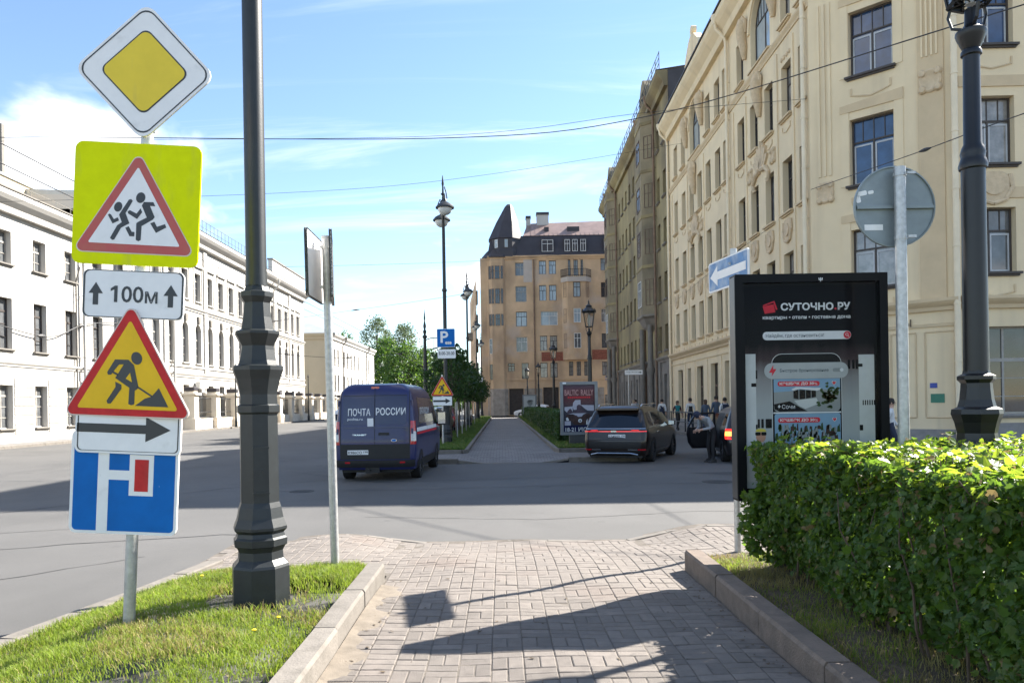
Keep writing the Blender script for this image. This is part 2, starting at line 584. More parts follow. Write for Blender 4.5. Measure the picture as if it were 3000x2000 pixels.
vv = [(x, y, zf(x, y) - .0055) for y in ys for x in xs]
ff = []
for j in range(len(ys) - 1):
    for i in range(nx - 1):
        x, y = xs[i] + .125, ys[j] + .125
        if (PX0 - .15 < x < PX1 + .15 and y < 7.7) or (y >= 7.4 and y < front(x) + .1 and (x > -3.3)):
            ff.append((j * nx + i, j * nx + i + 1, (j + 1) * nx + i + 1, (j + 1) * nx + i))
g.add(vv, ff)
path = struct(g.build('path', M['joint'], smooth=60))

def brick_verts(cx, cy, lx, ly, rot=0.0):
    h = .004
    hx, hy = lx / 2 - .0028, ly / 2 - .0028
    c = .006
    def P(dx, dy, dz):
        x = cx + dx * math.cos(rot) - dy * math.sin(rot)
        y = cy + dx * math.sin(rot) + dy * math.cos(rot)
        return (x, y, dz)
    return [P(sx * hx, sy * hy, -.03) for sx, sy in ((-1, -1), (1, -1), (1, 1), (-1, 1))] + \
           [P(sx * hx, sy * hy, -h) for sx, sy in ((-1, -1), (1, -1), (1, 1), (-1, 1))] + \
           [P(sx * (hx - c), sy * (hy - c), 0) for sx, sy in ((-1, -1), (1, -1), (1, 1), (-1, 1))]
BF = [(0, 1, 5, 4), (1, 2, 6, 5), (2, 3, 7, 6), (3, 0, 4, 7), (4, 5, 9, 8), (5, 6, 10, 9), (6, 7, 11, 10), (7, 4, 8, 11), (8, 9, 10, 11)]
BL = []
ncol = 14
cw = (PX1 - PX0) / ncol
i0 = -11
for i in range(i0, 31):
    x = PX0 + cw * i
    border = (i in (0, 1, ncol - 1)) or i in (-1, ncol)
    y = 1.2 + (rnd.choice((0, .1, .2, .3)) if not border else 0)
    kk = i % 2
    while y < 10.2:
        if 7.02 < y + .1 < 7.2 and 0 <= i < ncol:
            for q in (0, 1): BL.append((x + cw * (.25 + .5 * q), y + .1, cw / 2, .2))
            y += .2; continue
        if (border and y < 7.0) or kk % 2 == 0:
            for q in (0, 1): BL.append((x + cw / 2, y + .05 + .1 * q, cw, .1))
        else:
            for q in (0, 1): BL.append((x + cw * (.25 + .5 * q), y + .1, cw / 2, .2))
        kk += 1
        if rnd.random() < .1: kk += 1
        y += .2
# soldier course following the edge of the apron
for a, b in zip(LKERB[4:-1], LKERB[5:]):
    pass
BL = [q for q in BL if in_brick(q[0], q[1])]
vis = [q for q in BL if q[1] > 4.42 and abs(q[0] / q[1] - .01) < .69]
vis.sort(key=lambda q: q[1])
near = set(vis[:298])
bm_h = MB(); bm_h.add(brick_verts(0, 0, cw, .1), BF); me_h = bm_h.mesh('brick', M['brick'])
bm_v = MB(); bm_v.add(brick_verts(0, 0, cw / 2, .2), BF); me_v = bm_v.mesh('brick', M['brick'])
far = MB()
for q in BL:
    x, y, lx, ly = q
    z = zf(x, y) + rnd.uniform(-.0025, .0025)
    tx = math.atan2(zf(x, y + .05) - zf(x, y - .05), .1) + rnd.uniform(-.015, .015)
    ty = -math.atan2(zf(x + .05, y) - zf(x - .05, y), .1) + rnd.uniform(-.015, .015)
    if q in near:
        inst('brick', me_h if lx > ly else me_v, path, (x, y, z), (tx, ty, rnd.uniform(-.012, .012)))
    else:
        vv = [(vx, vy, z + vz + (vy - y) * math.tan(tx) - (vx - x) * math.tan(ty)) for vx, vy, vz in brick_verts(x, y, lx, ly, rnd.uniform(-.01, .01))]
        far.add(vv, BF)
o = far.build('bricks', M['brick'], path); o['kind'] = 'stuff'
# wind-swept sand along the left kerb
g = MB()
n = 40
vv = []
for k in range(n + 1):
    y = 3.0 + 4.0 * k / n
    wv = .16 + .07 * math.sin(k * .7) + .05 * math.sin(k * 1.9)
    vv += [(PX0, y, zf(PX0, y) + .022), (PX0 + wv * .5, y, zf(PX0 + wv * .5, y) + .009), (PX0 + wv, y, zf(PX0 + wv, y) - .004)]
g.add(vv, [q for k in range(n) for q in ((3 * k, 3 * k + 1, 3 * k + 4, 3 * k + 3), (3 * k + 1, 3 * k + 2, 3 * k + 5, 3 * k + 4))])
g.build('swept_sand', M['sand'], path, smooth=60)

# kerbs of the near median
kerb_run(path, [(PX0 - .095, 1.0), (PX0 - .095, 7.25)], .17, -.12, .17, .98)
kerb_run(path, [(PX1 + .095, 1.0), (PX1 + .095, 7.55)], .17, -.12, .185, 1.02, me=kerb_mesh_w)
kerb_run(path, [(PX1 + .2, 7.62), (3.4, 7.72), (6.2, 7.7)], .09, -.1, .05, 1.0)
kerb_run(path, LKERB[0:5], .16, -.2, -.03, .9)
kerb_run(path, LKERB[4:8], .11, -.2, -.005, .34, zfun=lambda p: zf(p.x, p.y) - .004)
kerb_run(path, LKERB[7:10], .11, -.2, 0.0, .5, zfun=lambda p: zf(p.x, p.y) - .004)
kerb_run(path, LKERB[9:], .11, -.2, 0.0, .5, zfun=lambda p: zf(p.x, p.y) + .0)

# ------------------------------------------------------------------ grass beds
def zg(x, y):
    z = .13 + .05 * sm((x + 3.2) / .8) * sm((-1.3 - x) / .3 + .3)
    z -= .17 * sm((-2.7 - x) / .75)
    z -= .13 * sm((y - 6.7) / 1.0)
    return z + .012 * math.sin(3.1 * x + 1.7 * y) + .01 * math.sin(5 * y + x)
def grid_mesh(x0, x1, y0, y1, st, zfun, xl=None):
    m = MB()
    nx = int((x1 - x0) / st) + 1; ny = int((y1 - y0) / st) + 1
    vv = []
    for j in range(ny + 1):
        y = y0 + (y1 - y0) * j / ny
        xa = x0 if xl is None else xl(y)
        for i in range(nx + 1):
            x = xa + (x1 - xa) * i / nx
            vv.append((x, y, zfun(x, y)))
    m.add(vv, [(j * (nx + 1) + i, j * (nx + 1) + i + 1, (j + 1) * (nx + 1) + i + 1, (j + 1) * (nx + 1) + i) for j in range(ny) for i in range(nx)])
    return m
def lk(y):
    for a, b in zip(LKERB[:5], LKERB[1:6]):
        if a[1] <= y <= b[1]: return a[0] + (b[0] - a[0]) * (y - a[1]) / (b[1] - a[1]) + .07
    return -3.3
bed = struct(grid_mesh(0, PX0 - .17, 1.0, 7.72, .18, zg, lk).build('grass_bed', M['soil'], smooth=60))

M['grass'] = leafmat('grass_blades', (0.135, 0.185, 0.022), (0.34, 0.46, 0.05), var=0.45, scale=3.5, trans=.4, rough=.55)
M['grass_dry'] = leafmat('dry_grass_blades', (0.26, 0.22, 0.08), (0.40, 0.34, 0.12), var=0.4, scale=4, trans=.3, rough=.6)
M['grass_far'] = leafmat('verge_grass', (0.075, 0.125, 0.025), (0.15, 0.26, 0.04), var=0.4, scale=1.2, trans=.3, rough=.6)
def blades(name, n, place, zfun, hmin, hmax, wdt, mats, parent=None, dry=.15, seed=1):
    r = random.Random(seed)
    m = MB()
    for _ in range(n):
        p = place(r)
        if p is None: continue
        x, y = p[0], p[1]
        k = p[2] if len(p) > 2 else 1.0
        z = zfun(x, y) - .008
        h = r.uniform(hmin, hmax) * k
        a = r.uniform(0, 2 * math.pi)
        lean = r.uniform(.1, 1.15) * h
        b = a + r.uniform(-.8, .8)
        dx, dy = math.cos(a) * wdt, math.sin(a) * wdt
        lx, ly = -math.sin(b) * lean, math.cos(b) * lean
        i = len(m.v)
        m.v += [(x - dx, y - dy, z), (x + dx, y + dy, z), (x + dx * .7 + lx * .4, y + dy * .7 + ly * .4, z + h * .62), (x - dx * .7 + lx * .4, y - dy * .7 + ly * .4, z + h * .62), (x + lx, y + ly, z + h * .95)]
        mi = 1 if r.random() < dry * (2.6 if math.sin(3.1 * x + 1.3 * math.sin(2.3 * y)) * math.sin(2.7 * y + x) > .25 else .55) else 0
        m.f += [(i, i + 1, i + 2, i + 3), (i + 3, i + 2, i + 4)]
        m.m += [mi, mi]
    o = m.build(name, mats, parent)
    return o
def pl_left(r):
    y = 2.2 + 5.55 * r.random() ** .8
    xa = lk(y) + .02
    x = xa + (PX0 - .175 - xa) * r.random()
    if (x + 1.87) ** 2 + (y - 5.9) ** 2 < .07: return None
    if (x + 1.75) ** 2 + (y - 6.0) ** 2 < .30 and r.random() < .75: return None
    clump = .5 + .5 * math.sin(7 * x + 3 * math.sin(5 * y)) * math.sin(6.3 * y + 2 * math.sin(4 * x))
    if r.random() > .45 + .6 * clump: return None
    if math.sin(4.3 * x + 1.1) * math.sin(3.7 * y + 2 * math.sin(2 * x)) > .72 and r.random() < .8: return None
    return (x, y, .65 + .6 * clump)
o = blades('grass', 125000, pl_left, zg, .02, .07, .0026, [M['grass'], M['grass_dry']], dry=.18, seed=5)
tag(o, 'short green and yellowing grass on the mound around the sign post', 'grass', kind='stuff')
# a few dandelions
M['dandelion'] = mat('dandelion_yellow', (0.8, 0.62, 0.02), 0.6)
for (x, y) in ((-1.55, 5.25), (-2.6, 6.6), (-1.62, 4.95)):
    t = thing('dandelion', 'small yellow dandelion flower in the grass beside the lamp post', 'flower', (x, y, zg(x, y)), group='dandelions in the grass')
    b = MB(); b.tube([(0, 0, 0), (.004, 0, .045)], .002, 5); b.build('stem', M['grass'], t)
    b = MB(); b.lathe([(.002, .043), (.014, .050), (.016, .055), (.006, .06)], 9); b.build('flower_head', M['dandelion'], t)

# bed on the right under the hedge
def zr(x, y): return .10 + .03 * math.sin(4 * x + y) * math.sin(3 * y) - .04 * sm((2.1 - x) / .2) + .02 * sm((x - 2.3) / .4)
bed2 = struct(grid_mesh(PX1 + .18, 6.2, 1.0, 7.66, .22, zr).build('hedge_bed', M['soil'], smooth=60))
def pl_right(r):
    y = 2.2 + 5.4 * r.random()
    x = PX1 + .2 + 1.1 * r.random() ** 1.4
    d = .5 + .5 * math.sin(6 * x + 4 * math.sin(3 * y)) * math.sin(5.3 * y)
    if r.random() > .25 + .6 * d + .4 * sm((y - 6.6) / .6): return None
    return (x, y, .7 + .5 * d)
o = blades('sparse_grass', 24000, pl_right, zr, .02, .08, .0026, [M['grass'], M['grass_dry']], dry=.62, seed=6)
tag(o, 'sparse dry grass along the kerb in front of the hedge', 'grass', kind='stuff')

# dry leaves, grit and crumbs lying about on the paving
rd_ = random.Random(77)
q = MB()
for _ in range(170):
    if rd_.random() < .6:
        x = PX1 - abs(rd_.gauss(0, .12)) - .01 if rd_.random() < .55 else PX0 + abs(rd_.gauss(0, .14)) + .01
        y = rd_.uniform(4.2, 7.4)
    else: x, y = rd_.uniform(PX0, PX1), rd_.uniform(4.3, 9.5)
    s_ = rd_.uniform(.006, .022); a_ = rd_.uniform(0, 6.28); z = zf(x, y) + .004
    q.face([(x + s_ * k * math.cos(a_ + t_), y + s_ * k * math.sin(a_ + t_), z + rd_.uniform(0, .008)) for t_, k in ((0, 1.2), (1.4, .5), (2.6, .9), (3.7, 1.0), (5, .5))])
tag(q.build('litter', M['soil']), 'dry leaf scraps and grit scattered on the brick path', 'litter', kind='stuff')

# ------------------------------------------------------------------ far median
FY0, FY1 = 23.3, 91.0
def zf2(x, y):
    a = sm((1.9 - abs(x - .32)) / .7)
    return 0.0 - .14 * a * sm((25.2 - y) / 1.8)
mb_ = bpy.data.materials.new('path_blocks'); mb_.use_nodes = True
t = mb_.node_tree; pb = t.nodes['Principled BSDF']; pb.inputs['Roughness'].default_value = .85
gg = t.nodes.new('ShaderNodeNewGeometry'); bt = t.nodes.new('ShaderNodeTexBrick')
bt.inputs['Color1'].default_value = (.27, .25, .24, 1); bt.inputs['Color2'].default_value = (.21, .195, .185, 1); bt.inputs['Mortar'].default_value = (.09, .085, .08, 1)
bt.inputs['Scale'].default_value = 1.0; bt.inputs['Brick Width'].default_value = .2; bt.inputs['Row Height'].default_value = .2; bt.inputs['Mortar Size'].default_value = .008
t.links.new(gg.outputs['Position'], bt.inputs['Vector'])
no = t.nodes.new('ShaderNodeTexNoise'); no.inputs['Scale'].default_value = .7; t.links.new(gg.outputs['Position'], no.inputs['Vector'])
mm = t.nodes.new('ShaderNodeMix'); mm.data_type = 'RGBA'; mm.blend_type = 'MULTIPLY'; mm.inputs[0].default_value = .5
t.links.new(bt.outputs[0], mm.inputs[6]); t.links.new(no.outputs[0], mm.inputs[7]); t.links.new(mm.outputs[2], pb.inputs['Base Color'])
bu = t.nodes.new('ShaderNodeBump'); bu.inputs['Distance'].default_value = .006; bu.invert = True
t.links.new(bt.outputs['Fac'], bu.inputs['Height']); t.links.new(bu.outputs[0], pb.inputs['Normal'])
M['blocks'] = mb_
fm = grid_mesh(-2.85, 4.55, FY0, FY1, .3, lambda x, y: zf2(x, y))
n0 = len(fm.v)
fm.box((-2.85, FY0 + .05, -.19), (4.55, FY1, -.15))
far_path = struct(fm.build('far_path', M['blocks'], smooth=40))
kerb_run(far_path, [(-2.9, FY1), (-2.9, 24.1), (-2.5, 23.4), (-1.35, FY0)], .18, -.2, .006, 1.4)
kerb_run(far_path, [(-1.35, FY0), (-.55, FY0), (1.2, FY0), (2.0, FY0)], .18, -.2, .004, .8, zfun=lambda p: zf2(p.x, p.y + .1))
kerb_run(far_path, [(2.0, FY0), (4.1, FY0), (4.6, 24.1), (4.6, FY1)], .18, -.2, .006, 1.4)
kerb_run(far_path, [(-2.65, 25.7), (-1.38, 25.7), (-1.23, 26.1), (-1.23, 88)], .13, -.05, .13, 1.3)
kerb_run(far_path, [(4.4, 25.6), (1.95, 25.6), (1.82, 26.0), (1.82, 88)], .13, -.05, .13, 1.3)
bl = struct(grid_mesh(-2.75, -1.3, 25.78, 88, .6, lambda x, y: .09).build('verge_left', M['soil']))
br = struct(grid_mesh(1.9, 4.45, 25.68, 88, .6, lambda x, y: .09).build('verge_right', M['soil']))
def pl_far(xa, xb):
    def f(r):
        y = 25.8 + 62 * r.random() ** 2.2
        return (xa + (xb - xa) * r.random(), y, 1 + (y - 25) * .02)
    return f
o = blades('verge_grass', 26000, pl_far(-2.75, -1.3), lambda x, y: .09, .05, .13, .011, [M['grass_far'], M['grass_dry']], dry=.04, seed=8)
tag(o, 'green mown grass of the verge under the row of young trees', 'grass', kind='stuff')
o = blades('verge_grass', 22000, pl_far(1.9, 3.2), lambda x, y: .09, .05, .13, .011, [M['grass_far'], M['grass_dry']], dry=.1, seed=9)
tag(o, 'green verge grass in front of the clipped hedge along the far path', 'grass', kind='stuff')
# ================================================================== buildings
M['beige'] = mat('beige_stucco', (0.74, 0.605, 0.40), 0.9, var=0.05, scale=0.7, bump=0.25, bscale=25)
stain(M['beige'], (0.60, 0.48, 0.31), 0.5, 0.55, 0.8, 0.5, stretch=(1, 1, .25))
stain(M['beige'], (0.46, 0.37, 0.25), 1.3, 0.52, 0.80, 0.55, stretch=(1, 1, .08))
M['beige_dark'] = mat('tan_stucco_trim', (0.60, 0.47, 0.30), 0.9, var=0.07, scale=1.5, bump=0.3, bscale=30)
M['beige_orn'] = mat('cast_ornament', (0.60, 0.47, 0.31), 0.9, var=0.12, scale=6, bump=0.5, bscale=40)
M['plinth'] = mat('granite_plinth', (0.25, 0.235, 0.225), 0.75, var=0.15, scale=5, bump=0.3, bscale=60)
M['white_st'] = mat('white_stucco', (0.50, 0.48, 0.445), 0.9, var=0.03, scale=0.6, bump=0.15, bscale=20)
stain(M['white_st'], (0.36, 0.33, 0.29), 0.6, 0.60, 0.82, 0.6, stretch=(1, 1, .3))
M['cream_st'] = mat('cream_stucco', (0.60, 0.49, 0.33), 0.9, var=0.05, scale=0.5, bump=0.15, bscale=20)
M['trim_grey'] = mat('grey_trim', (0.20, 0.185, 0.165), 0.9, var=0.1, scale=2)
M['brown_st'] = mat('brown_stucco', (0.56, 0.385, 0.235), 0.92, var=0.16, scale=0.35, bump=0.4, bscale=12)
stain(M['brown_st'], (0.30, 0.205, 0.135), 0.45, 0.48, 0.72, 0.8, stretch=(1, 1, .45), detail=9)
stain(M['brown_st'], (0.48, 0.39, 0.32), 0.28, 0.56, 0.68, 0.6)
M['brown_pale'] = mat('repaired_plaster', (0.46, 0.40, 0.35), 0.92, var=0.1, scale=0.8)
M['red_brick'] = mat('bare_red_brick', (0.24, 0.08, 0.05), 0.92, var=0.3, scale=5, bump=0.6, bscale=14)
M['green_st'] = mat('olive_stucco', (0.30, 0.245, 0.125), 0.92, var=0.14, scale=0.4, bump=0.4, bscale=10)
stain(M['green_st'], (0.13, 0.10, 0.062), 0.35, 0.42, 0.68, 0.9, stretch=(1, 1, .4), detail=9)
M['bay_stone'] = mat('sooty_bay_stucco', (0.235, 0.195, 0.125), 0.92, var=0.2, scale=0.8, bump=0.6, bscale=6)
stain(M['bay_stone'], (0.10, 0.085, 0.06), 0.6, 0.45, 0.7, 0.8, stretch=(1, 1, .4), detail=9)
M['grey_stone'] = mat('dark_stone', (0.20, 0.18, 0.155), 0.9, var=0.22, scale=1.2, bump=0.5, bscale=9)
M['stone'] = mat('rough_stone', (0.30, 0.26, 0.22), 0.92, var=0.22, scale=2.0, bump=0.7, bscale=9, rand=.15)
M['roof_dark'] = mat('dark_roof_metal', (0.045, 0.04, 0.045), 0.55, metal=0.2, var=0.2, scale=0.9)
M['roof_red'] = mat('weathered_roof_metal', (0.24, 0.17, 0.15), 0.5, metal=0.2, var=0.2, scale=0.8)
M['roof_grey'] = mat('grey_roof_metal', (0.42, 0.44, 0.44), 0.5, metal=0.3, var=0.12, scale=0.6)
M['roof_green'] = mat('green_roof_metal', (0.14, 0.20, 0.185), 0.5, metal=0.2, var=0.2, scale=0.7)
M['frame_dark'] = mat('dark_window_frame', (0.055, 0.045, 0.04), 0.6)
M['frame_brown'] = mat('brown_window_frame', (0.12, 0.075, 0.05), 0.6)
M['frame_pale'] = mat('pale_casement', (0.42, 0.44, 0.46), 0.5)
M['frame_white'] = mat('white_window_frame', (0.66, 0.65, 0.62), 0.5)
M['frame_grey'] = mat('grey_window_frame', (0.32, 0.30, 0.27), 0.6)
def paneglass(name, col, rough=.04, var=.6, scale=1.2):
    return mat(name, col, rough, var=var, scale=scale, spec=.9)
M['g_dark'] = paneglass('window_glass', (0.030, 0.034, 0.038))
M['g_curt'] = paneglass('window_glass_curtained', (0.26, 0.25, 0.235), .08, .35, 3.0)
M['g_mid'] = paneglass('window_glass_blind', (0.11, 0.115, 0.12), .06, .4, 2.0)
M['g_blue'] = paneglass('window_glass_blue_reflection', (0.022, 0.05, 0.115), .05, .5, 1.5)  # reflected blue sky put into the pane colour
M['g_sky'] = paneglass('window_glass_sky_reflection', (0.32, 0.38, 0.42), .06, .2, 1.0)  # bright sky reflection painted into the pane's base colour
M['door'] = mat('dark_timber_gate', (0.045, 0.035, 0.03), 0.75, var=.3, scale=3)
M['pipe'] = mat('painted_pipe', (0.76, 0.65, 0.47), 0.6, var=.08, scale=2)
M['pipe_dark'] = mat('rusty_pipe', (0.20, 0.13, 0.085), 0.75, var=.25, scale=2)

_wc = {}
def win_meshes(w, h, arch, style, fm, gm):
    key = (round(w, 2), round(h, 2), round(arch, 2), style, fm, gm)
    if key in _wc: return _wc[key]
    b = MB(); t = .06 if style != 'thin' else .04
    d = .07
    hs = h - arch
    b.box((0, 0, 0), (w, d, t)); b.box((0, 0, t), (t, d, hs)); b.box((w - t, 0, t), (w, d, hs))
    def apt(k, n, r):
        a = math.pi - math.pi * k / n
        return (w / 2 + (w / 2 - r) * math.cos(a), hs + (arch - r) * math.sin(a))
    if arch:
        n = 12
        for k in range(n):
            p, q, p2, q2 = apt(k, n, 0), apt(k + 1, n, 0), apt(k, n, t), apt(k + 1, n, t)
            b.prism([p2, q2, q, p], 0, d)
    else:
        b.box((t, 0, h - t), (w - t, d, h))
    top = h - (t if not arch else t)
    if style in ('euro', 'two', 'thin'):
        zt = h * (.66 if style != 'thin' else .6)
        b.box((t, .005, zt - t * .5), (w - t, d - .005, zt + t * .5))
        b.box((w / 2 - t * .5, .01, t), (w / 2 + t * .5, d - .01, zt - t * .5))
        if style == 'euro':
            nb = max(3, round(w / .38))
            for k in range(1, nb):
                xx = w * k / nb
                zz = top if not arch else hs + arch * math.sqrt(max(0, 1 - ((xx - w / 2) / (w / 2)) ** 2)) - .05
                b.box((xx - .014, .02, zt + t * .5), (xx + .014, d - .02, zz))
        else:
            b.box((w / 2 - .02, .02, zt + t * .5), (w / 2 + .02, d - .02, top if not arch else h - .06))
    elif style == 'grid':
        nr = 3 if h < 2 else 4
        for k in range(1, nr):
            zt = hs * k / nr if arch else h * k / nr
            tt = .05 if k == nr - 1 else .02
            b.box((t, .01, zt - tt), (w - t, d - .01, zt + tt))
        b.box((w / 2 - .035, .015, t), (w / 2 + .035, d - .015, top if not arch else h - .05))
    elif style == 'shop':
        nb = max(2, round(w / .8)); zt = h * .62
        b.box((t, .005, zt - .06), (w - t, d - .005, zt + .06))
        for k in range(1, nb): b.box((w * k / nb - .035, .01, t), (w * k / nb + .035, d - .01, top))
        for q in (.2, .41): b.box((t, .02, h * q - .015), (w - t, d - .02, h * q + .015))
    fme = b.mesh('window', M[fm])
    p = MB()
    if arch:
        p.face([(t * .5, .045, t * .5), (w - t * .5, .045, t * .5)] + [(apt(k, 14, t * .5)[0], .045, apt(k, 14, t * .5)[1]) for k in range(14, -1, -1)])
    else:
        p.face([(t * .5, .045, t * .5), (w - t * .5, .045, t * .5), (w - t * .5, .045, h - t * .5), (t * .5, .045, h - t * .5)])
    pme = p.mesh('pane', M[gm])
    _wc[key] = (fme, pme)
    return _wc[key]
_sc = {}
def sill_mesh(w, m):
    k = (round(w, 2), m)
    if k not in _sc:
        b = MB(); b.box((-.12, -.15, -.075), (w + .12, .0, 0)); b.box((-.06, -.08, -.14), (w + .06, -.001, -.075))
        _sc[k] = b.mesh('sill', M[m])
    return _sc[k]
_bc = {}

class Facade:
    def __init__(s, parent, p0, p1, z=0.0):
        s.par = parent
        s.o = Vector((p0[0], p0[1], z)) - Vector(parent.location)
        d = Vector((p1[0] - p0[0], p1[1] - p0[1]))
        s.W = d.length
        s.a = math.atan2(d.y, d.x)
        s.ops = []
    def at(s, x, y, z):
        ca, sa = math.cos(s.a), math.sin(s.a)
        return (s.o.x + x * ca - y * sa, s.o.y + x * sa + y * ca, s.o.z + z)
    def put(s, name, me, x=0, y=0, z=0, sc=(1, 1, 1), par=None):
        return inst(name, me, s.par if par is None else par, s.at(x, y, z), (0, 0, s.a), sc)
    def part(s, name, mb, m, smooth=None):
        return inst(name, mb.mesh(name, m, smooth), s.par, tuple(s.o), (0, 0, s.a))
    def window(s, x0, x1, z0, z1, arch=0.0, style='euro', fm='frame_dark', gm='g_dark', sill='beige_dark', name='window', depth=None):
        s.ops.append((x0, x1, z0, z1, arch))
        dp = s.depth if depth is None else depth
        a, b = win_meshes(x1 - x0, z1 - z0, arch, style, fm, gm)
        wo = s.put(name, a, x0, dp - .08, z0)
        inst('pane', b, wo)
        if sill: inst('sill', sill_mesh(x1 - x0, sill), wo, (0, -(dp - .08) - .002, 0))
        return wo
    depth = .32
    def wall(s, H, m, z0=0.0, name='wall', y=0.0, reveal=None):
        b = MB()
        W = s.W
        xs = sorted(set([0, W] + [q for o in s.ops for q in o[:2] if 0 < q < W]))
        zs = sorted(set([z0, H] + [q for o in s.ops for q in o[2:4] if z0 < q < H]))
        for j in range(len(zs) - 1):
            i = 0
            run = None
            for i in range(len(xs)):
                inside = True
                if i < len(xs) - 1:
                    cx, cz = (xs[i] + xs[i + 1]) / 2, (zs[j] + zs[j + 1]) / 2
                    inside = any(o[0] < cx < o[1] and o[2] < cz < o[3] for o in s.ops)
                if inside:
                    if run is not None:
                        b.face([(run, y, zs[j]), (xs[i], y, zs[j]), (xs[i], y, zs[j + 1]), (run, y, zs[j + 1])])
                        run = None
                elif run is None: run = xs[i]
        dp = s.depth
        for (x0, x1, a0, a1, arch) in s.ops:
            if a1 <= z0 or a0 >= H: continue
            zs_ = a1 - arch
            b.face([(x0, y, a0), (x0, dp, a0), (x0, dp, zs_), (x0, y, zs_)])
            b.face([(x1, dp, a0), (x1, y, a0), (x1, y, zs_), (x1, dp, zs_)])
            b.face([(x0, y, a0), (x1, y, a0), (x1, dp, a0), (x0, dp, a0)])
            if not arch:
                b.face([(x0, dp, a1), (x1, dp, a1), (x1, y, a1), (x0, y, a1)])
            else:
                n = 14; xc = (x0 + x1) / 2; rr = (x1 - x0) / 2
                arc = [(xc - rr * math.cos(math.pi * k / n), zs_ + arch * math.sin(math.pi * k / n)) for k in range(n + 1)]
                for k in range(n):
                    p, q = arc[k], arc[k + 1]
                    b.face([(p[0], dp, p[1]), (q[0], dp, q[1]), (q[0], y, q[1]), (p[0], y, p[1])])
                    b.face([(p[0], y, p[1]), (q[0], y, q[1]), (q[0], y, a1), (p[0], y, a1)])
        return s.part(name, b, M[m])
    def band(s, z0, z1, out, m='beige_dark', x0=0.0, x1=None, name='string_course', lip=0.0):
        b = MB()
        x1 = s.W if x1 is None else x1
        if lip:
            prof = [(0.002, z0), (-out * .35, z0), (-out * .45, z0 + (z1 - z0) * .3), (-out * .8, z0 + (z1 - z0) * .55), (-out, z0 + (z1 - z0) * .75), (-out, z1), (0.002, z1 + .04)]
        else:
            prof = [(0.002, z0), (-out, z0), (-out, z1), (0.002, z1 + out * .3)]
        r0 = [(x0, y, z) for y, z in prof]; r1 = [(x1, y, z) for y, z in prof]
        b.loft([r0, r1], True, True)
        return s.part(name, b, M[m])
    def box(s, name, a, b_, m):
        b = MB(); b.box(a, b_)
        return s.part(name, b, M[m])
    def pipe(s, x, z0, z1, m='pipe', r=.075, hop=True, off=.16):
        b = MB()
        top = z1
        b.tube([(x, -off, z0), (x, -off, top - .9)], r, 10)
        if hop:
            b.tube([(x, -off, top - .9), (x, -off - .05, top - .55), (x - .0, -off - .5, top - .1), (x - .0, -off - .55, top + .25)], r, 10)
            b.lathe([(r, top + .15), (r * 2.3, top + .45), (r * 2.3, top + .6)], 10, mat=Matrix.Translation((x, -off - .55, 0)))
        else:
            b.tube([(x, -off, top - .9), (x, -off - .25, top)], r, 10)
        z = z0 + .8
        while z < top - 1:
            b.lathe([(r * 1.18, z), (r * 1.18, z + .05)], 10, mat=Matrix.Translation((x, -off, 0)))
            b.box((x - .015, -off, z), (x + .015, 0, z + .03))
            z += 1.9
        return s.part('drainpipe', b, M[m], 40)

# ornaments (shared meshes)
b = MB()
b.lathe([(.42, 0), (.42, .05), (.36, .09), (.24, .05), (.2, .03)], 18, mat=Matrix.Rotation(R(90), 4, 'X'))
for k in range(4):
    a = R(45 + 90 * k)
    b.lathe([(.15, 0), (.15, .06), (.1, .12), (.02, .13)], 10, mat=Matrix.Translation((.4 * math.cos(a), 0, .4 * math.sin(a))) @ Matrix.Rotation(R(90), 4, 'X'))
ME_MED = b.mesh('medallion', M['beige_orn'], 40)
b = MB()
for k in range(7):
    a = R(-66 + 22 * k)
    ln = 1.25 - .07 * abs(k - 3)
    p = []
    for q in range(9):
        u = q / 8
        wv = .2 * math.sin(math.pi * min(1, u * .9 + .1)) + .02
        p.append((u, wv))
    pts = [(u * ln, -wv) for u, wv in p] + [(u * ln, wv) for u, wv in reversed(p)]
    pts = [(x * math.sin(a) + z * math.cos(a), x * math.cos(a) - z * math.sin(a)) for x, z in pts]
    b.prism(pts[::-1], -.10 - .015 * (k % 2), 0)
for sx in (-1, 1):
    b.tube([(sx * .15, -.06, -.05), (sx * .7, -.07, -.12), (sx * 1.1, -.06, -.45), (sx * 1.0, -.06, -.8), (sx * .8, -.05, -.75)], [.13, .12, .1, .07, .05], 7)
ME_FAN = b.mesh('shell_ornament', M['beige_orn'])
b = MB()
b.prism(rrect(.8, .95, .25, 0, .5), -.06, 0); b.prism(circle(.26, 0, .52, 14), -.1, -.06)
for sx in (-1, 1): b.tube([(sx * .42, -.04, .9), (sx * .48, -.05, .5), (sx * .3, -.05, .12), (0, -.05, .02)], .06, 6)
ME_CART = b.mesh('cartouche', M['beige_orn'])
b = MB(); b.tube([(-.45, -.015, .30), (-.45, -.015, .12), (-.25, -.015, .06), (0, -.015, .0), (.25, -.015, .06), (.45, -.015, .12), (.45, -.015, .30)], .025, 5)
ME_SWAG = b.mesh('apron_moulding', M['beige_dark'])
b = MB()
b.tube([(0, -.1, 0), (.06, -.14, .5), (-.08, -.16, 1.0), (.05, -.2, 1.5), (0, -.16, 1.9)], [.10, .2, .26, .3, .2], 8)
b.tube([(-.25, -.1, 1.2), (-.3, -.12, 1.7), (-.1, -.2, 2.0)], [.05, .1, .08], 6); b.tube([(.25, -.1, 1.2), (.3, -.12, 1.7), (.1, -.2, 2.0)], [.05, .1, .08], 6)
ME_MASK = b.mesh('mask_ornament', M['beige_orn'], 50)
b = MB()
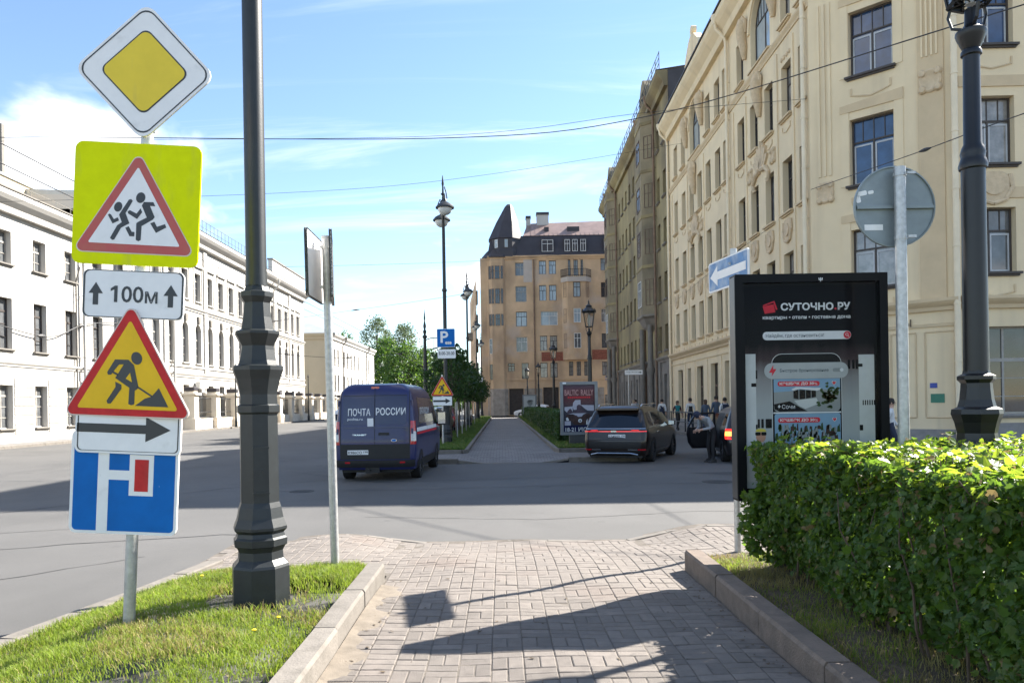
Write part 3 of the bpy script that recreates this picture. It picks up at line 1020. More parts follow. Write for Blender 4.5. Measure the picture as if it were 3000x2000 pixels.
for k in range(4): b.lathe([(.1, 0), (.1, .03), (.06, .06)], 10, mat=Matrix.Translation((-.45 + .3 * k, 0, 0)) @ Matrix.Rotation(R(90), 4, 'X'))
ME_DOTS = b.mesh('roundels', M['beige_orn'])

def pick(r, *opts):
    return r.choice(opts)

# ------------------------------------------------------------------ right: beige corner house
rb = random.Random(3)
beige = thing('beige_house', 'beige stucco corner house with cast ornaments, arched top windows and drainpipes', 'building', (11.8, 29, 0))
A0, A1, Bq, Cq = (12.33, 55.3), (11.8, 29.0), (15.3, 25.5), (33, 25.2)
A = Facade(beige, A0, A1)
cols = [53.2, 50.8, 48.5, 46.4, 44.3, 42.2, 40.5, 37.8, 35.75, 33.65, 31.45, 29.75]
rows = [(5.5, 7.65), (9.3, 11.5), (13.2, 15.4), (17.1, 19.2)]
for ri, (z0, z1) in enumerate(rows):
    for ci, yy in enumerate(cols):
        sx = 55.3 - yy
        ww = 1.12 if ci != 11 else .7
        if ri == 3 and ci in (2, 3, 8, 9): continue
        gm = pick(rb, 'g_dark', 'g_dark', 'g_mid', 'g_curt')
        A.window(sx - ww / 2, sx + ww / 2, z0, z1, 0, 'euro', 'frame_dark', gm, 'beige_dark')
        if ri == 1 and ci < 11: A.put('cartouche', ME_CART, sx, -.001, z0 - 1.25)
        if ri in (0, 2) and ci < 11: A.put('apron_moulding', ME_SWAG, sx, -.001, z0 - .62)
        if ri == 2 and ci in (10,): A.put('roundels', ME_DOTS, sx, -.001, z1 + .3)
for yy in (47.45, 34.7):
    sx = 55.3 - yy
    A.window(sx - 1.35, sx + 1.35, 16.95, 20.15, 1.35, 'euro', 'frame_dark', 'g_sky', 'beige_dark')
    # raised arch surround
    b = MB(); n = 16
    for k in range(n):
        a0, a1 = math.pi * k / n, math.pi * (k + 1) / n
        f = lambda a, r: (sx - r * math.cos(a), 18.8 + r * math.sin(a))
        p, q, p2, q2 = f(a0, 1.42), f(a1, 1.42), f(a0, 1.68), f(a1, 1.68)
        b.prism([p, p2, q2, q][::-1], -.07, .0)
    A.part('arch_surround', b, M['beige'])
    for dx in (-2.05, 2.05): A.put('mask_ornament', ME_MASK, sx + dx, -.001, 17.9)
    A.put('shell_ornament', ME_FAN, sx, -.001, 12.05)
    A.put('mask_ornament', ME_MASK, sx, -.001, 14.4)
    for dx in (-1.6, 1.6): A.put('medallion', ME_MED, sx + dx, -.001, 12.15, (.7, 1, .8))
# shop openings in the ground storey
for i, yy in enumerate((52.6, 49.9, 47.0, 43.6, 40.9, 37.2, 34.2, 31.2)):
    sx = 55.3 - yy
    ww = (1.5, .95, 1.7, 1.6, 1.0, 1.8, 1.8, 1.6)[i]
    nm = 'shop_door' if i in (1, 4) else 'shop_window'
    A.window(sx - ww / 2, sx + ww / 2, .25 if i in (1, 4) else .45, 3.75, 0, 'shop', 'frame_brown', 'g_dark', None, nm)
A.wall(20.6, 'beige')
for yy in (51.2, 48.45, 45.3, 42.2, 38.9, 35.6, 32.6, 30.2):
    A.box('pilaster', (55.3 - yy - .3, -.05, .5), (55.3 - yy + .3, .0, 4.1), 'beige')
for yy in (54.4, 49.6, 45.3, 39.0, 36.9, 32.5, 30.6):
    A.box('lesene', (55.3 - yy - .07, -.05, 5.05), (55.3 - yy + .07, 0, 16.2), 'beige')
A.box('plinth', (0, -.08, 0), (A.W, .0, .45), 'plinth')
A.band(4.15, 4.28, .06, 'beige')
A.band(4.55, 4.95, .32, 'beige_dark', lip=1)
A.band(16.45, 16.75, .14, 'beige_dark', lip=1)
A.band(20.35, 21.5, .75, 'beige', lip=1, name='cornice')
A.box('gutter_edge', (0, -.82, 21.54), (A.W, -.1, 21.62), 'roof_dark')
for (sx, m_) in ((.12, 'pipe'), (55.3 - 39.65, 'pipe'), (A.W - .22, 'pipe')): A.pipe(sx, .1, 20.9, m_, .085)
b = MB(); b.face([(0, -.1, 21.6), (A.W, -.1, 21.6), (A.W - 4, 3.2, 23.2), (0, 3.2, 23.2)]); b.face([(0, 3.2, 23.2), (A.W - 4, 3.2, 23.2), (A.W - 4, 13, 23.4), (0, 13, 23.4)]); b.face([(A.W, -.1, 21.6), (A.W, 13, 21.6), (A.W - 4, 13, 23.4), (A.W - 4, 3.2, 23.2)])
b.face([(0, -.1, 21.6), (0, 3.2, 23.2), (0, 13, 23.4), (0, 13, 0), (0, .02, 0), (0, .02, 21.6)])
A.part('roof', b, M['roof_green'])
# curved roof gable
pts = [(4.5, 21.6), (11.0, 21.6), (10.8, 22.3), (9.8, 22.6), (9.3, 23.4), (8.4, 24.1), (7.75, 24.3), (7.1, 24.1), (6.2, 23.4), (5.7, 22.6), (4.7, 22.3)]
b = MB(); b.prism(pts, -.12, .35); b.prism(circle(.28, 7.75, 24.55, 12), -.1, .2); A.part('roof_gable', b, M['beige'])
def sash(fc, x0, x1, z0, z1):
    # white inner casements behind the dark outer frame
    zt = z0 + (z1 - z0) * .62; xm = (x0 + x1) / 2
    b = MB()
    for a, c in ((x0 + .07, xm - .04), (xm + .04, x1 - .07)):
        for p, q in (((a, z0 + .07), (c, z0 + .12)), ((a, zt - .06), (c, zt)), ((a, z0 + .12), (a + .055, zt - .06)), ((c - .055, z0 + .12), (c, zt - .06))):
            b.box((p[0], fc.depth - .055, p[1]), (q[0], fc.depth - .037, q[1]))
    fc.part('casement', b, M['frame_pale'])
# cant
B = Facade(beige, A1, Bq)
for ri, (z0, z1) in enumerate(((5.6, 7.75), (9.35, 11.75), (13.3, 15.65))):
    B.window(1.45, 2.95, z0, z1, 0, 'euro', 'frame_dark', ('g_curt', 'g_blue', 'g_blue')[ri], 'frame_dark')
    sash(B, 1.45, 2.95, z0, z1)
    B.put('apron_moulding', ME_SWAG, 2.2, -.001, z0 - .85, (1.5, 1, 1.4))
    b = MB(); b.prism([(1.12, z1 + .28), (3.28, z1 + .28), (3.28, z1 + .68), (1.12, z1 + .55)], -.045, 0); B.part('window_hood', b, M['beige_dark'])
    for sx in (1.28, 3.12): B.box('window_surround', (sx - .15, -.025, z0), (sx + .15, 0, z1 + .28), 'beige')
B.window(1.55, 2.5, .3, 3.7, 0, 'shop', 'frame_brown', 'g_dark', None, 'entrance_door')
B.wall(16.4, 'beige')
b = MB(); b.face([(0, 0, 16.4), (B.W, 0, 16.4), (B.W * .8, 0, 17.4), (B.W * .45, 0, 19.5), (B.W * .2, 0, 20.8), (0, 0, 21.5)]); B.part('parapet', b, M['beige'])  # out of view; slope shaped to cast the shadow edge across the road
for sx in (.35, .55, .75): B.box('flute', (sx - .05, -.04, 9.9), (sx + .05, 0, 16.3), 'beige')
B.put('medallion', ME_MED, .55, -.001, 9.3, (.75, 1, .95))
B.box('pilaster', (3.75, -.06, 4.95), (4.55, 0, 16.3), 'beige_dark')
for sx in (3.9, 4.05, 4.2, 4.35): B.box('flute', (sx - .03, -.10, 13.2), (sx + .03, -.06, 16.25), 'beige')
B.put('medallion', ME_MED, 4.15, -.06, 12.35, (.85, 1, .95))
B.band(4.55, 4.95, .3, 'beige_dark', lip=1)
B.band(4.02, 4.12, .05, 'beige_dark')
for x0, x1 in ((.15, 1.3), (2.75, 3.55), (3.85, 4.75)):
    b = MB()
    for (p, q) in (((x0, .95), (x1, .95)), ((x1, .95), (x1, 3.85)), ((x1, 3.85), (x0, 3.85)), ((x0, 3.85), (x0, .95))):
        b.tube([(p[0], -.01, p[1]), (q[0], -.01, q[1])], .03, 5)
    B.part('panel_moulding', b, M['beige_dark'])
B.box('plinth', (0, -.07, 0), (B.W, 0, .55), 'plinth')
M['plq_green'] = mat('green_plaque', (0.02, 0.16, 0.10), .4); M['plq_blue'] = mat('blue_plaque', (0.02, 0.05, 0.30), .4)
B.box('blue_plaque', (3.98, -.02, 1.95), (4.2, 0, 2.12), 'plq_blue'); B.box('green_plaque', (4.0, -.02, 1.45), (4.42, 0, 1.75), 'plq_green')
M['bronze'] = mat('bronze_letters', (0.10, 0.065, 0.035), .5)
B.put('lettering', text_mesh('ОГО     БЫ', .27, M['bronze'], ext=.05, bold=.02), 2.6, -.02, 4.3 - .12 + .02)
B.pipe(B.W - .05, .1, 16.2, 'pipe', .1, hop=False, off=.2)
# frontal wing
Cf = Facade(beige, Bq, Cq)
for k in range(6):
    sx = 1.1 + 2.75 * k
    for ri, (z0, z1) in enumerate(((5.75, 7.9), (9.35, 11.6), (13.3, 15.5))):
        Cf.window(sx - .75, sx + .75, z0, z1, 0, 'euro', 'frame_dark', pick(rb, 'g_blue', 'g_mid', 'g_curt'), 'frame_dark')
        sash(Cf, sx - .75, sx + .75, z0, z1)
        b = MB(); b.prism([(sx - 1.1, z1 + .3), (sx + 1.1, z1 + .3), (sx + 1.1, z1 + .66), (sx - 1.1, z1 + .66)], -.045, 0); Cf.part('window_hood', b, M['beige_dark'])
        if ri == 1: Cf.put('cartouche', ME_CART, sx, -.001, z0 - 1.35, (1.3, 1, 1.1))
        else: Cf.put('apron_moulding', ME_SWAG, sx, -.001, z0 - .8, (1.5, 1, 1.3))
for k in range(4):
    Cf.window(.7 + 4.2 * k, 3.9 + 4.2 * k, 1.05, 3.95, 0, 'shop', 'frame_grey', 'g_dark', 'plinth', 'shop_window')
Cf.wall(15.75, 'beige')
Cf.box('plinth', (0, -.07, 0), (Cf.W, 0, .75), 'plinth')
Cf.band(4.55, 4.95, .32, 'beige_dark', lip=1)
Cf.band(15.72, 16.35, .4, 'beige', lip=1, name='cornice')
b = MB(); b.face([(0, -.3, 16.4), (Cf.W, -.3, 16.4), (Cf.W, 12, 18.5), (0, 12, 18.5)]); b.face([(Cf.W, 0, 0), (Cf.W, 14, 0), (Cf.W, 14, 18), (Cf.W, 0, 16.3)])
Cf.part('roof', b, M['roof_green'])

# ------------------------------------------------------------------ right: olive house behind it
rg = random.Random(5)
olive = thing('olive_house', 'dirty olive stucco house with bay windows and a dark stone ground storey', 'building', (12.35, 55.4, 0))
G0, G1 = (13.12, 95), (12.33, 55.36)
G = Facade(olive, G0, G1)
grow = [(5.5, 7.4), (9.3, 11.3), (13.4, 15.3), (17.0, 18.9), (21.0, 22.7)]
bays = [(63.0, 2.2), (86.0, 2.2)]
gcols = [57.2, 59.6] + [67.2 + 2.45 * k for k in range(7)] + [90.2, 92.6]
for ri, (z0, z1) in enumerate(grow):
    for yy in gcols:
        sx = 95 - yy
        gm = pick(rg, 'g_dark', 'g_dark', 'g_mid', 'g_dark')
        G.window(sx - .55, sx + .55, z0, z1, 0, 'two', 'frame_brown', gm, 'grey_stone')
for k in range(11):
    yy = 57.6 + 3.4 * k
    if any(abs(yy - q[0]) < 2.0 for q in bays): continue
    sx = 95 - yy
    G.window(sx - .8, sx + .8, .3, 3.7, 0, 'shop', 'frame_dark', 'g_dark', None, 'shop_window')
G.wall(25.2, 'green_st', 4.6)
G.wall(4.6, 'grey_stone', 0, 'ground_storey')
for k in range(12):
    sx = 95 - (56.2 + 3.4 * k)
    if 0 < sx < G.W: G.box('stone_pier', (sx - .35, -.16, 0), (sx + .35, 0, 4.6), 'grey_stone')
G.band(4.6, 5.0, .25, 'grey_stone', lip=1)
G.band(24.4, 25.5, .8, 'green_st', lip=1, name='cornice')
for (yy, hw) in bays:
    sx = 95 - yy
    bay = None
    b = MB()
    pr = [(-hw, 0), (-hw * .62, -1.0), (hw * .62, -1.0), (hw, 0)]
    r0 = [(sx + x, y, 8.6) for x, y in pr]; r1 = [(sx + x, y, 24.6) for x, y in pr]
    b.loft([r0, r1], True, True, close=True)
    bay = G.part('bay', b, M['bay_stone'])
    b = MB()   # rounded console below and domed gable above
    for q in range(5):
        z = 8.6 - q * .28; k = 1 - (q / 5) ** 1.5
        if q == 0: ring0 = None
    rings = [[(sx + x * k, y * k, 8.6 - d) for x, y in pr] for d, k in ((0, 1.06), (.15, 1.06), (.3, .9), (.9, .62), (1.3, .2))]
    b.loft(rings[::-1], True, True); G.part('bay_console', b, M['grey_stone'])
    for (z0, z1) in ((9.3, 11.4), (13.4, 15.4), (17.1, 19.0), (21.0, 22.8)):
        a, p = win_meshes(1.5, z1 - z0, 0, 'two', 'frame_brown' if z0 > 10 else 'frame_white', pick(rg, 'g_mid', 'g_dark', 'g_curt'))
        wo = G.put('window', a, sx - .75, -1.05, z0); inst('pane', p, wo)
        for sd in (-1, 1):
            a, p = win_meshes(.75, z1 - z0, 0, 'thin', 'frame_brown', 'g_dark')
            ang = math.atan2(1.0, hw * .38) * (1 if sd > 0 else -1)
            mx0 = Vector((sx + sd * hw * .81, -.5))
            dx_ = Vector((math.cos(ang), math.sin(ang)))
            nn = Vector((math.sin(ang), -math.cos(ang)))
            q = mx0 - dx_ * .375 + nn * .04
            wo = inst('window', a, olive, G.at(q.x, q.y, z0), (0, 0, G.a + ang)); inst('pane', p, wo)
        bb = MB(); bb.loft([[(sx + x * 1.04, y * 1.05, z1 + .9) for x, y in pr], [(sx + x * 1.04, y * 1.05, z1 + 1.15) for x, y in pr]]); G.part('bay_moulding', bb, M['green_st'])
    pts = [(sx - 2.3, 24.6), (sx + 2.3, 24.6), (sx + 2.3, 25.3), (sx + 1.7, 26.1), (sx + 1.2, 27.1), (sx + .6, 27.7), (sx, 27.9), (sx - .6, 27.7), (sx - 1.2, 27.1), (sx - 1.7, 26.1), (sx - 2.3, 25.3)]
    b = MB(); b.prism(pts, -.55, .2); G.part('roof_gable', b, M['bay_stone'])
    b = MB(); b.prism([(x + (x - sx) * .04, z + .06) for x, z in pts], .2, 1.2); G.part('gable_roof', b, M['roof_grey'])
    for sd in (-1, 1): G.pipe(sx + sd * (hw + .35), .2, 25.0, 'pipe_dark', .09, off=.2)
    for sd in (-.9, .9):
        b = MB(); b.lathe([(.32, 0), (.32, .4), (.22, .6), (.22, 3.6), (.34, 3.9), (.34, 4.2)], 12, mat=Matrix.Translation((sx + sd * hw, -.55, .1))); b.lathe([(.22, 4.0), (.2, 7.6)], 12, mat=Matrix.Translation((sx + sd * hw, -.55, .1)))
        G.part('column', b, M['grey_stone'], 40)
b = MB(); b.face([(0, -.8, 25.55), (G.W, -.8, 25.55), (G.W, 4, 26.2), (0, 4, 26.2)]); b.face([(0, 4, 26.2), (G.W, 4, 26.2), (G.W, 14, 26.3), (0, 14, 26.3)])
b.face([(G.W, .03, 0), (G.W, 14, 0), (G.W, 14, 26.3), (G.W, 4, 26.2), (G.W, .03, 25.5)]); b.face([(0, .03, 0), (0, 14, 0), (0, 14, 26.3), (0, 4, 26.2), (0, .03, 25.5)])
G.part('roof', b, M['roof_dark'])
b = MB()   # roof railing
for z in (26.0, 26.4, 26.8): b.tube([(0, -.6, z), (G.W, -.6, z)], .025, 5)
for k in range(28): b.tube([(G.W * k / 27, -.6, 25.5), (G.W * k / 27, -.6, 26.85)], .03, 5)
G.part('roof_railing', b, M['metal_black'])

# ------------------------------------------------------------------ end of the street: brown house
BY = 104.0
brown = thing('brown_house', 'weathered brown stucco house with pointed corner turret closing the street', 'building', (-2.9, BY, 0))
F = Facade(brown, (-1.65, BY), (17.5, BY))
F.depth = .3
FX = lambda xc: (xc - 175) / 45.2
FZ = lambda yc: 1.65 + (1426 - yc) / 45.2
def fwin(x0, x1, y0, y1, style='two', fm='frame_dark', gm=None, sill=None):
    F.window(FX(x0), FX(x1), FZ(y1), FZ(y0), 0, style, fm, gm or pick(rg, 'g_sky', 'g_mid', 'g_dark'), sill)
for (y0, y1, fm, gm) in ((565, 645, 'frame_grey', 'g_mid'), (710, 805, 'frame_grey', 'g_mid'), (865, 955, 'frame_dark', 'g_sky'), (1020, 1110, 'frame_white', 'g_mid')):
    fwin(345, 412, y0, y1, 'euro', fm, gm)
fwin(376, 418, 1180, 1276, 'two', 'frame_dark', 'g_mid')
for (y0, y1) in ((555, 638), (705, 800), (1015, 1105), (1180, 1270)):
    for x in (490, 551): fwin(x, x + 44, y0, y1, 'euro', 'frame_dark', 'g_curt' if y0 > 1000 else 'g_sky')
fwin(497, 600, 865, 950, 'euro', 'frame_white', 'g_sky')
for (y0, y1, fm, gm) in ((545, 620, 'frame_dark', 'g_sky'), (693, 785, 'frame_brown', 'g_dark'), (855, 935, 'frame_white', 'g_curt'), (1005, 1095, 'frame_dark', 'g_mid'), (1178, 1262, 'frame_dark', 'g_curt')):
    fwin(868, 915, y0, y1, 'euro', fm, gm)
fwin(292, 333, 1180, 1230, 'grid', 'frame_brown', 'g_dark')
for x in (665, 712, 758): fwin(x, x + 26, 1175, 1262, 'two', 'frame_dark', 'g_curt')
for x, wd in ((668, 16), (702, 28), (745, 16)): fwin(x, x + wd, 552, 650, 'thin', 'frame_dark', 'g_sky')
F.window(FX(295), FX(385), .1, FZ(1335), 0, 'none', 'door', 'door', None, 'gate')
F.window(FX(505), FX(600), .1, FZ(1330), 0, 'none', 'door', 'door', None, 'gate')
F.window(FX(882), FX(935), .1, FZ(1380), 0, 'shop', 'frame_dark', 'g_curt', None, 'shop_window')
F.wall(21.5, 'brown_st')
F.band(21.1, 21.6, .35, 'brown_st', lip=1, name='cornice')
F.band(4.75, 4.95, .1, 'brown_st')
# pale repairs and bare brick
F.box('plaster_repair', (FX(395), -.02, FZ(685)), (FX(448), 0, FZ(540)), 'brown_pale')
F.box('bare_brick', (FX(498), -.03, FZ(1170)), (FX(640), 0, FZ(1115)), 'red_brick')
F.box('bare_brick', (FX(808), -.03, FZ(1165)), (FX(935), 0, FZ(1105)), 'red_brick')
# rough stone of the base
bq = MB(); bq.bbox((-.5, -.09, -.5), (.5, .03, .5), .05); me_st = bq.mesh('stone_block', M['stone'])
rs = random.Random(8)
for (xa, xb) in ((FX(255), FX(292)), (FX(388), FX(500)), (FX(605), FX(878))):
    z = .02
    while z < 3.5:
        h = .52; x = xa
        while x < xb - .2:
            wd = min(rs.uniform(.6, 1.1), xb - x)
            if xb - x - wd < .25: wd = xb - x
            F.put('stone_block', me_st, x + wd / 2, 0, z + h / 2, (wd - .02, 1 + rs.uniform(-.2, .3), h - .02))
            x += wd
        z += h
# bay with balcony
pr = [(FX(628), 0), (FX(662), -.85), (FX(768), -.85), (FX(802), 0)]
b = MB(); b.loft([[(x, y, FZ(1165)) for x, y in pr], [(x, y, FZ(690)) for x, y in pr]]); F.part('bay', b, M['brown_st'])
pr2 = [(FX(622), 0), (FX(658), -1.1), (FX(772), -1.1), (FX(808), 0)]
b = MB(); b.loft([[(x, y, FZ(692)) for x, y in pr2], [(x, y, FZ(664)) for x, y in pr2]]); F.part('balcony_slab', b, M['brown_pale'])
b = MB()
for z in (FZ(655), FZ(616)): b.tube([(x, y * .96, z) for x, y in pr2], .03, 5)
for k in range(31):
    u = k / 30 * 3; i = min(2, int(u)); p = Vector(pr2[i]).lerp(Vector(pr2[i + 1]), u - i)
    b.tube([(p.x, p.y * .96, FZ(664)), (p.x, p.y * .96, FZ(614))], .018, 4)
F.part('balcony_railing', b, M['metal_black'])
for (y0, y1, fm, gm) in ((695, 785, 'frame_dark', 'g_sky'), (855, 940, 'frame_white', 'g_sky'), (1005, 1095, 'frame_white', 'g_mid')):
    a, p = win_meshes(FX(737) - FX(695), FZ(y0) - FZ(y1), 0, 'two', fm, gm)
    wo = F.put('window', a, FX(695), -.9, FZ(y1)); inst('pane', p, wo)
    for sd, xx in ((-1, 645), (1, 785)):
        ang = math.atan2(-.85, FX(662) - FX(628)) * (1 if sd < 0 else -1)
        a, p = win_meshes(.5, FZ(y0) - FZ(y1), 0, 'thin', 'frame_brown', 'g_dark')
        c = Vector((FX(xx), -.425)); dx_ = Vector((math.cos(ang), math.sin(ang))); nn = Vector((math.sin(ang), -math.cos(ang)))
        q = c - dx_ * .25 + nn * .03
        wo = inst('window', a, brown, F.at(q.x, q.y, FZ(y1)), (0, 0, F.a + ang)); inst('pane', p, wo)
F.pipe(FX(457), .1, 21.0, 'pipe_dark', .1, hop=False)
# corner turret: half octagon
tx, ty, tr = -.35, BY + 1.45, 1.95
tw = MB()
ring = [(tx + tr * math.cos(R(22.5 + 45 * k)), ty + tr * math.sin(R(22.5 + 45 * k))) for k in range(8)]
tw.loft([[(x, y, 3.6) for x, y in ring], [(x, y, 21.4) for x, y in ring]])
inst('turret_wall', tw.mesh('turret_wall', M['brown_st']), brown, (2.9, -BY, 0))
tw = MB(); tw.loft([[(tx + (x - tx) * k, ty + (y - ty) * k, z) for x, y in ring] for k, z in ((1.03, 0), (1.03, 3.55), (1.0, 3.65))])
inst('turret_base', tw.mesh('turret_base', M['stone']), brown, (2.9, -BY, 0))
def turret_win(k, u, wd, z0, z1, fm, gm, inset=1.0):
    a, b2 = Vector(ring[k]), Vector(ring[(k + 1) % 8])
    c = Vector((tx, ty))
    a = c + (a - c) * inset; b2 = c + (b2 - c) * inset
    d = (b2 - a).normalized(); p = a + d * ((b2 - a).length * u - wd / 2)
    ang = math.atan2(d.y, d.x); nn = Vector((math.sin(ang), -math.cos(ang)))
    p = p + nn * .05
    aa, pp = win_meshes(wd, z1 - z0, 0, 'thin', fm, gm)
    wo = inst('window', aa, brown, (p.x + 2.9, p.y - BY, z0), (0, 0, ang)); inst('pane', pp, wo)
for (y0, y1) in ((585, 665), (725, 815), (880, 950)):
    turret_win(5, .5, .62, FZ(y1), FZ(y0), 'frame_brown', 'g_dark')
    turret_win(4, .78, .42, FZ(y1), FZ(y0), 'frame_brown', 'g_dark'); turret_win(5, .08, .3, FZ(y1), FZ(y0), 'frame_brown', 'g_dark'); turret_win(5, .92, .3, FZ(y1), FZ(y0), 'frame_brown', 'g_dark')
turret_win(4, .8, .5, FZ(1120), FZ(1030), 'frame_white', 'g_dark'); turret_win(4, .8, .5, FZ(1280), FZ(1185), 'frame_brown', 'g_dark'); turret_win(4, .8, .6, .1, FZ(1335), 'door', 'door')
tp = MB()
tp.loft([[(tx + (x - tx) * k, ty + (y - ty) * k, z) for x, y in ring] for k, z in ((1.14, 21.4), (1.14, 21.55), (.8, 22.3), (.5, 22.8))])
tx, ty = .85, BY + 1.95
ring = [(tx + 2.5 * math.cos(R(22.5 + 45 * k)), ty + 2.5 * math.sin(R(22.5 + 45 * k))) for k in range(8)]
tp.loft([[(tx + (x - tx) * k + dx, ty + (y - ty) * k, z) for x, y in ring] for k, z, dx in ((1.0, 21.5, 0), (.98, 22.3, 0), (.95, 22.6, 0), (.94, 24.0, 0), (1.0, 24.05, 0), (.66, 26.4, .28), (.24, 28.7, .55), (.12, 29.05, .58))])
inst('turret_roof', tp.mesh('turret_roof', M['roof_dark']), brown, (2.9, -BY, 0))
turret_win(4, .75, .55, 22.75, 23.85, 'frame_white', 'g_sky', .96); turret_win(5, .55, .45, 22.75, 23.85, 'frame_grey', 'g_sky', .96)
# mansard and upper roof
b = MB(); zc, zm, zt = 21.6, 24.5, 27.0
b.loft([[(0, 0, zc), (F.W, 0, zc), (F.W, 13, zc), (0, 13, zc)], [(.5, 1.0, zm), (F.W, 1.0, zm), (F.W, 12, zm), (.5, 12, zm)]], False, False)
F.part('mansard', b, M['roof_dark'])
b = MB(); b.loft([[(4.9, .9, zm), (F.W, .9, zm), (F.W, 12, zm), (4.9, 12, zm)], [(5.7, 4.6, zt), (F.W, 4.6, zt + .3), (F.W, 9, zt + .3), (5.7, 9, zt)]], False, True)
k = 6.0
while k < F.W:
    b.box((k - .02, 0, 0), (k + .02, 4.4, .06), mat=Matrix.Translation((0, .92, zm)) @ Matrix.Rotation(math.atan2(zt - zm, 3.7), 4, 'X')); k += .62
F.part('upper_roof', b, M['roof_red'])
for (x0, x1, fm) in ((510, 580, 'frame_white'), (650, 683, 'frame_white'), (697, 730, 'frame_white'), (747, 780, 'frame_white'), (893, 925, 'frame_white')):
    a, p = win_meshes(FX(x1) - FX(x0), 1.6, 0, 'two', fm, 'g_sky'); wo = F.put('dormer_window', a, FX(x0), .1, 22.15); inst('pane', p, wo)
    b = MB(); b.box((FX(x0) - .12, .12, 22.0), (FX(x1) + .12, 1.4, 23.95)); F.part('dormer', b, M['roof_dark'])
for (x0, x1, z0, z1) in ((423, 450, 24.2, 27.6), (490, 566, 26.4, 28.1)):
    F.box('chimney', (FX(x0), 4.0, z0), (FX(x1), 5.0, z1), 'white_st'); F.box('chimney_cap', (FX(x0) - .06, 3.9, z1), (FX(x1) + .06, 5.1, z1 + .35), 'roof_dark')
for (x0, x1) in ((532, 560), (675, 750)):
    b = MB(); b.box((FX(x0), 1.9, 25.2), (FX(x1), 3.2, 25.9)); F.part('roof_hatch', b, M['roof_dark'])
b = MB(); b.box((-1.0, .3, 0), (F.W, 13, 21.4)); F.part('rear_wall', b, M['brown_st'])
sd = Facade(brown, (-5.2, 132), (-3.3, BY + 2.4))
for zr_ in (2.2, 5.6, 9.0, 12.4, 15.8):
    for k in range(5): sd.window(4 + 4.5 * k, 5.3 + 4.5 * k, zr_, zr_ + 1.9, 0, 'two', 'frame_brown', 'g_dark', None)
sd.wall(19, 'brown_st', name='side_wall')
for zr_ in (5.0, 11.8): sd.box('side_balcony', (8, -.9, zr_), (11, 0, zr_ + 1.1), 'grey_stone')
# ================================================================== left side: white palace-like building, cream house, fence
rl = random.Random(12)
white = thing('white_building', 'long white stucco building with rusticated ground storey, sunlit across the road', 'building', (-26, 30, 0))
LX = -26.0
W1 = Facade(white, (LX, 22), (LX, 52))
W1.depth = .35
wy = [25.0, 28.1, 31.2, 34.3, 37.3, 40.3, 43.4, 46.5, 49.6]
for yy in wy:
    sx = yy - 22
    W1.window(sx - .6, sx + .6, 9.45, 11.2, 0, 'grid', 'frame_grey', 'g_mid', 'trim_grey')
    W1.window(sx - .6, sx + .6, 4.95, 7.65, 0, 'grid', 'frame_dark', 'g_mid', 'trim_grey')
    W1.window(sx - .58, sx + .58, .75, 3.05, 0, 'grid', 'frame_grey', 'g_mid', 'trim_grey')
W1.wall(12.4, 'white_st')
W1.band(4.05, 4.3, .16, 'white_st', lip=1)
W1.band(12.1, 13.1, .75, 'white_st', lip=1, name='cornice')
W1.box('gutter_edge', (0, -.8, 13.14), (30, -.2, 13.22), 'trim_grey')
W1.box('plinth', (0, -.1, -.02), (30, 0, .42), 'white_st')
# rusticated courses
bq = MB(); bq.bbox((0, -.045, 0), (1, .0, 1), .012); me_c = bq.mesh('course', M['white_st'])
z = .46
while z < 3.95:
    h = .5
    segs = []
    x = 0.0
    for yy in wy:
        sx = yy - 22
        if .65 < z + h - .03 and z < 3.1: segs.append((x, sx - .68)); x = sx + .68
    segs.append((x, 30.0))
    for a, b_ in segs:
        if a > 12 and b_ - a > .2:
            W1.put('course', me_c, a, 0, z, (b_ - a, 1, h - .045))
    z += h
W1.pipe(47.55 - 22, .3, 12.2, 'white_st', .09, off=.25)
W1.pipe(24.9, .3, 10.4, 'trim_grey', .05, hop=False, off=.12)
b = MB(); b.face([(0, -.8, 13.2), (30, -.8, 13.2), (30, 6, 13.3), (0, 6, 13.3)]); W1.part('roof', b, M['roof_grey'])
b = MB(); b.box((0, .36, 0), (30, 12, 12.3)); W1.part('rear_wall', b, M['white_st'])
b = MB()
for k in range(8): b.tube([(1 + 4 * k, .2, 13.3), (1 + 4 * k, .2, 14.0)], .025, 5)
b.tube([(0, .2, 13.95), (30, .2, 13.95)], .02, 5)
W1.part('roof_railing', b, M['trim_grey'])
# taller rear block with flues
b = MB(); b.box((20.0, 6, 12), (34, 14, 16.9)); W1.part('rear_block', b, M['cream_st'])
b = MB(); b.box((19.9, 5.9, 16.9), (34.1, 14.1, 17.05)); W1.part('rear_roof', b, M['roof_grey'])
for sx in (21.5, 25.0, 28.5): W1.box('flue', (sx, 6.6, 17.06), (sx + .3, 6.9, 20.6), 'trim_grey')
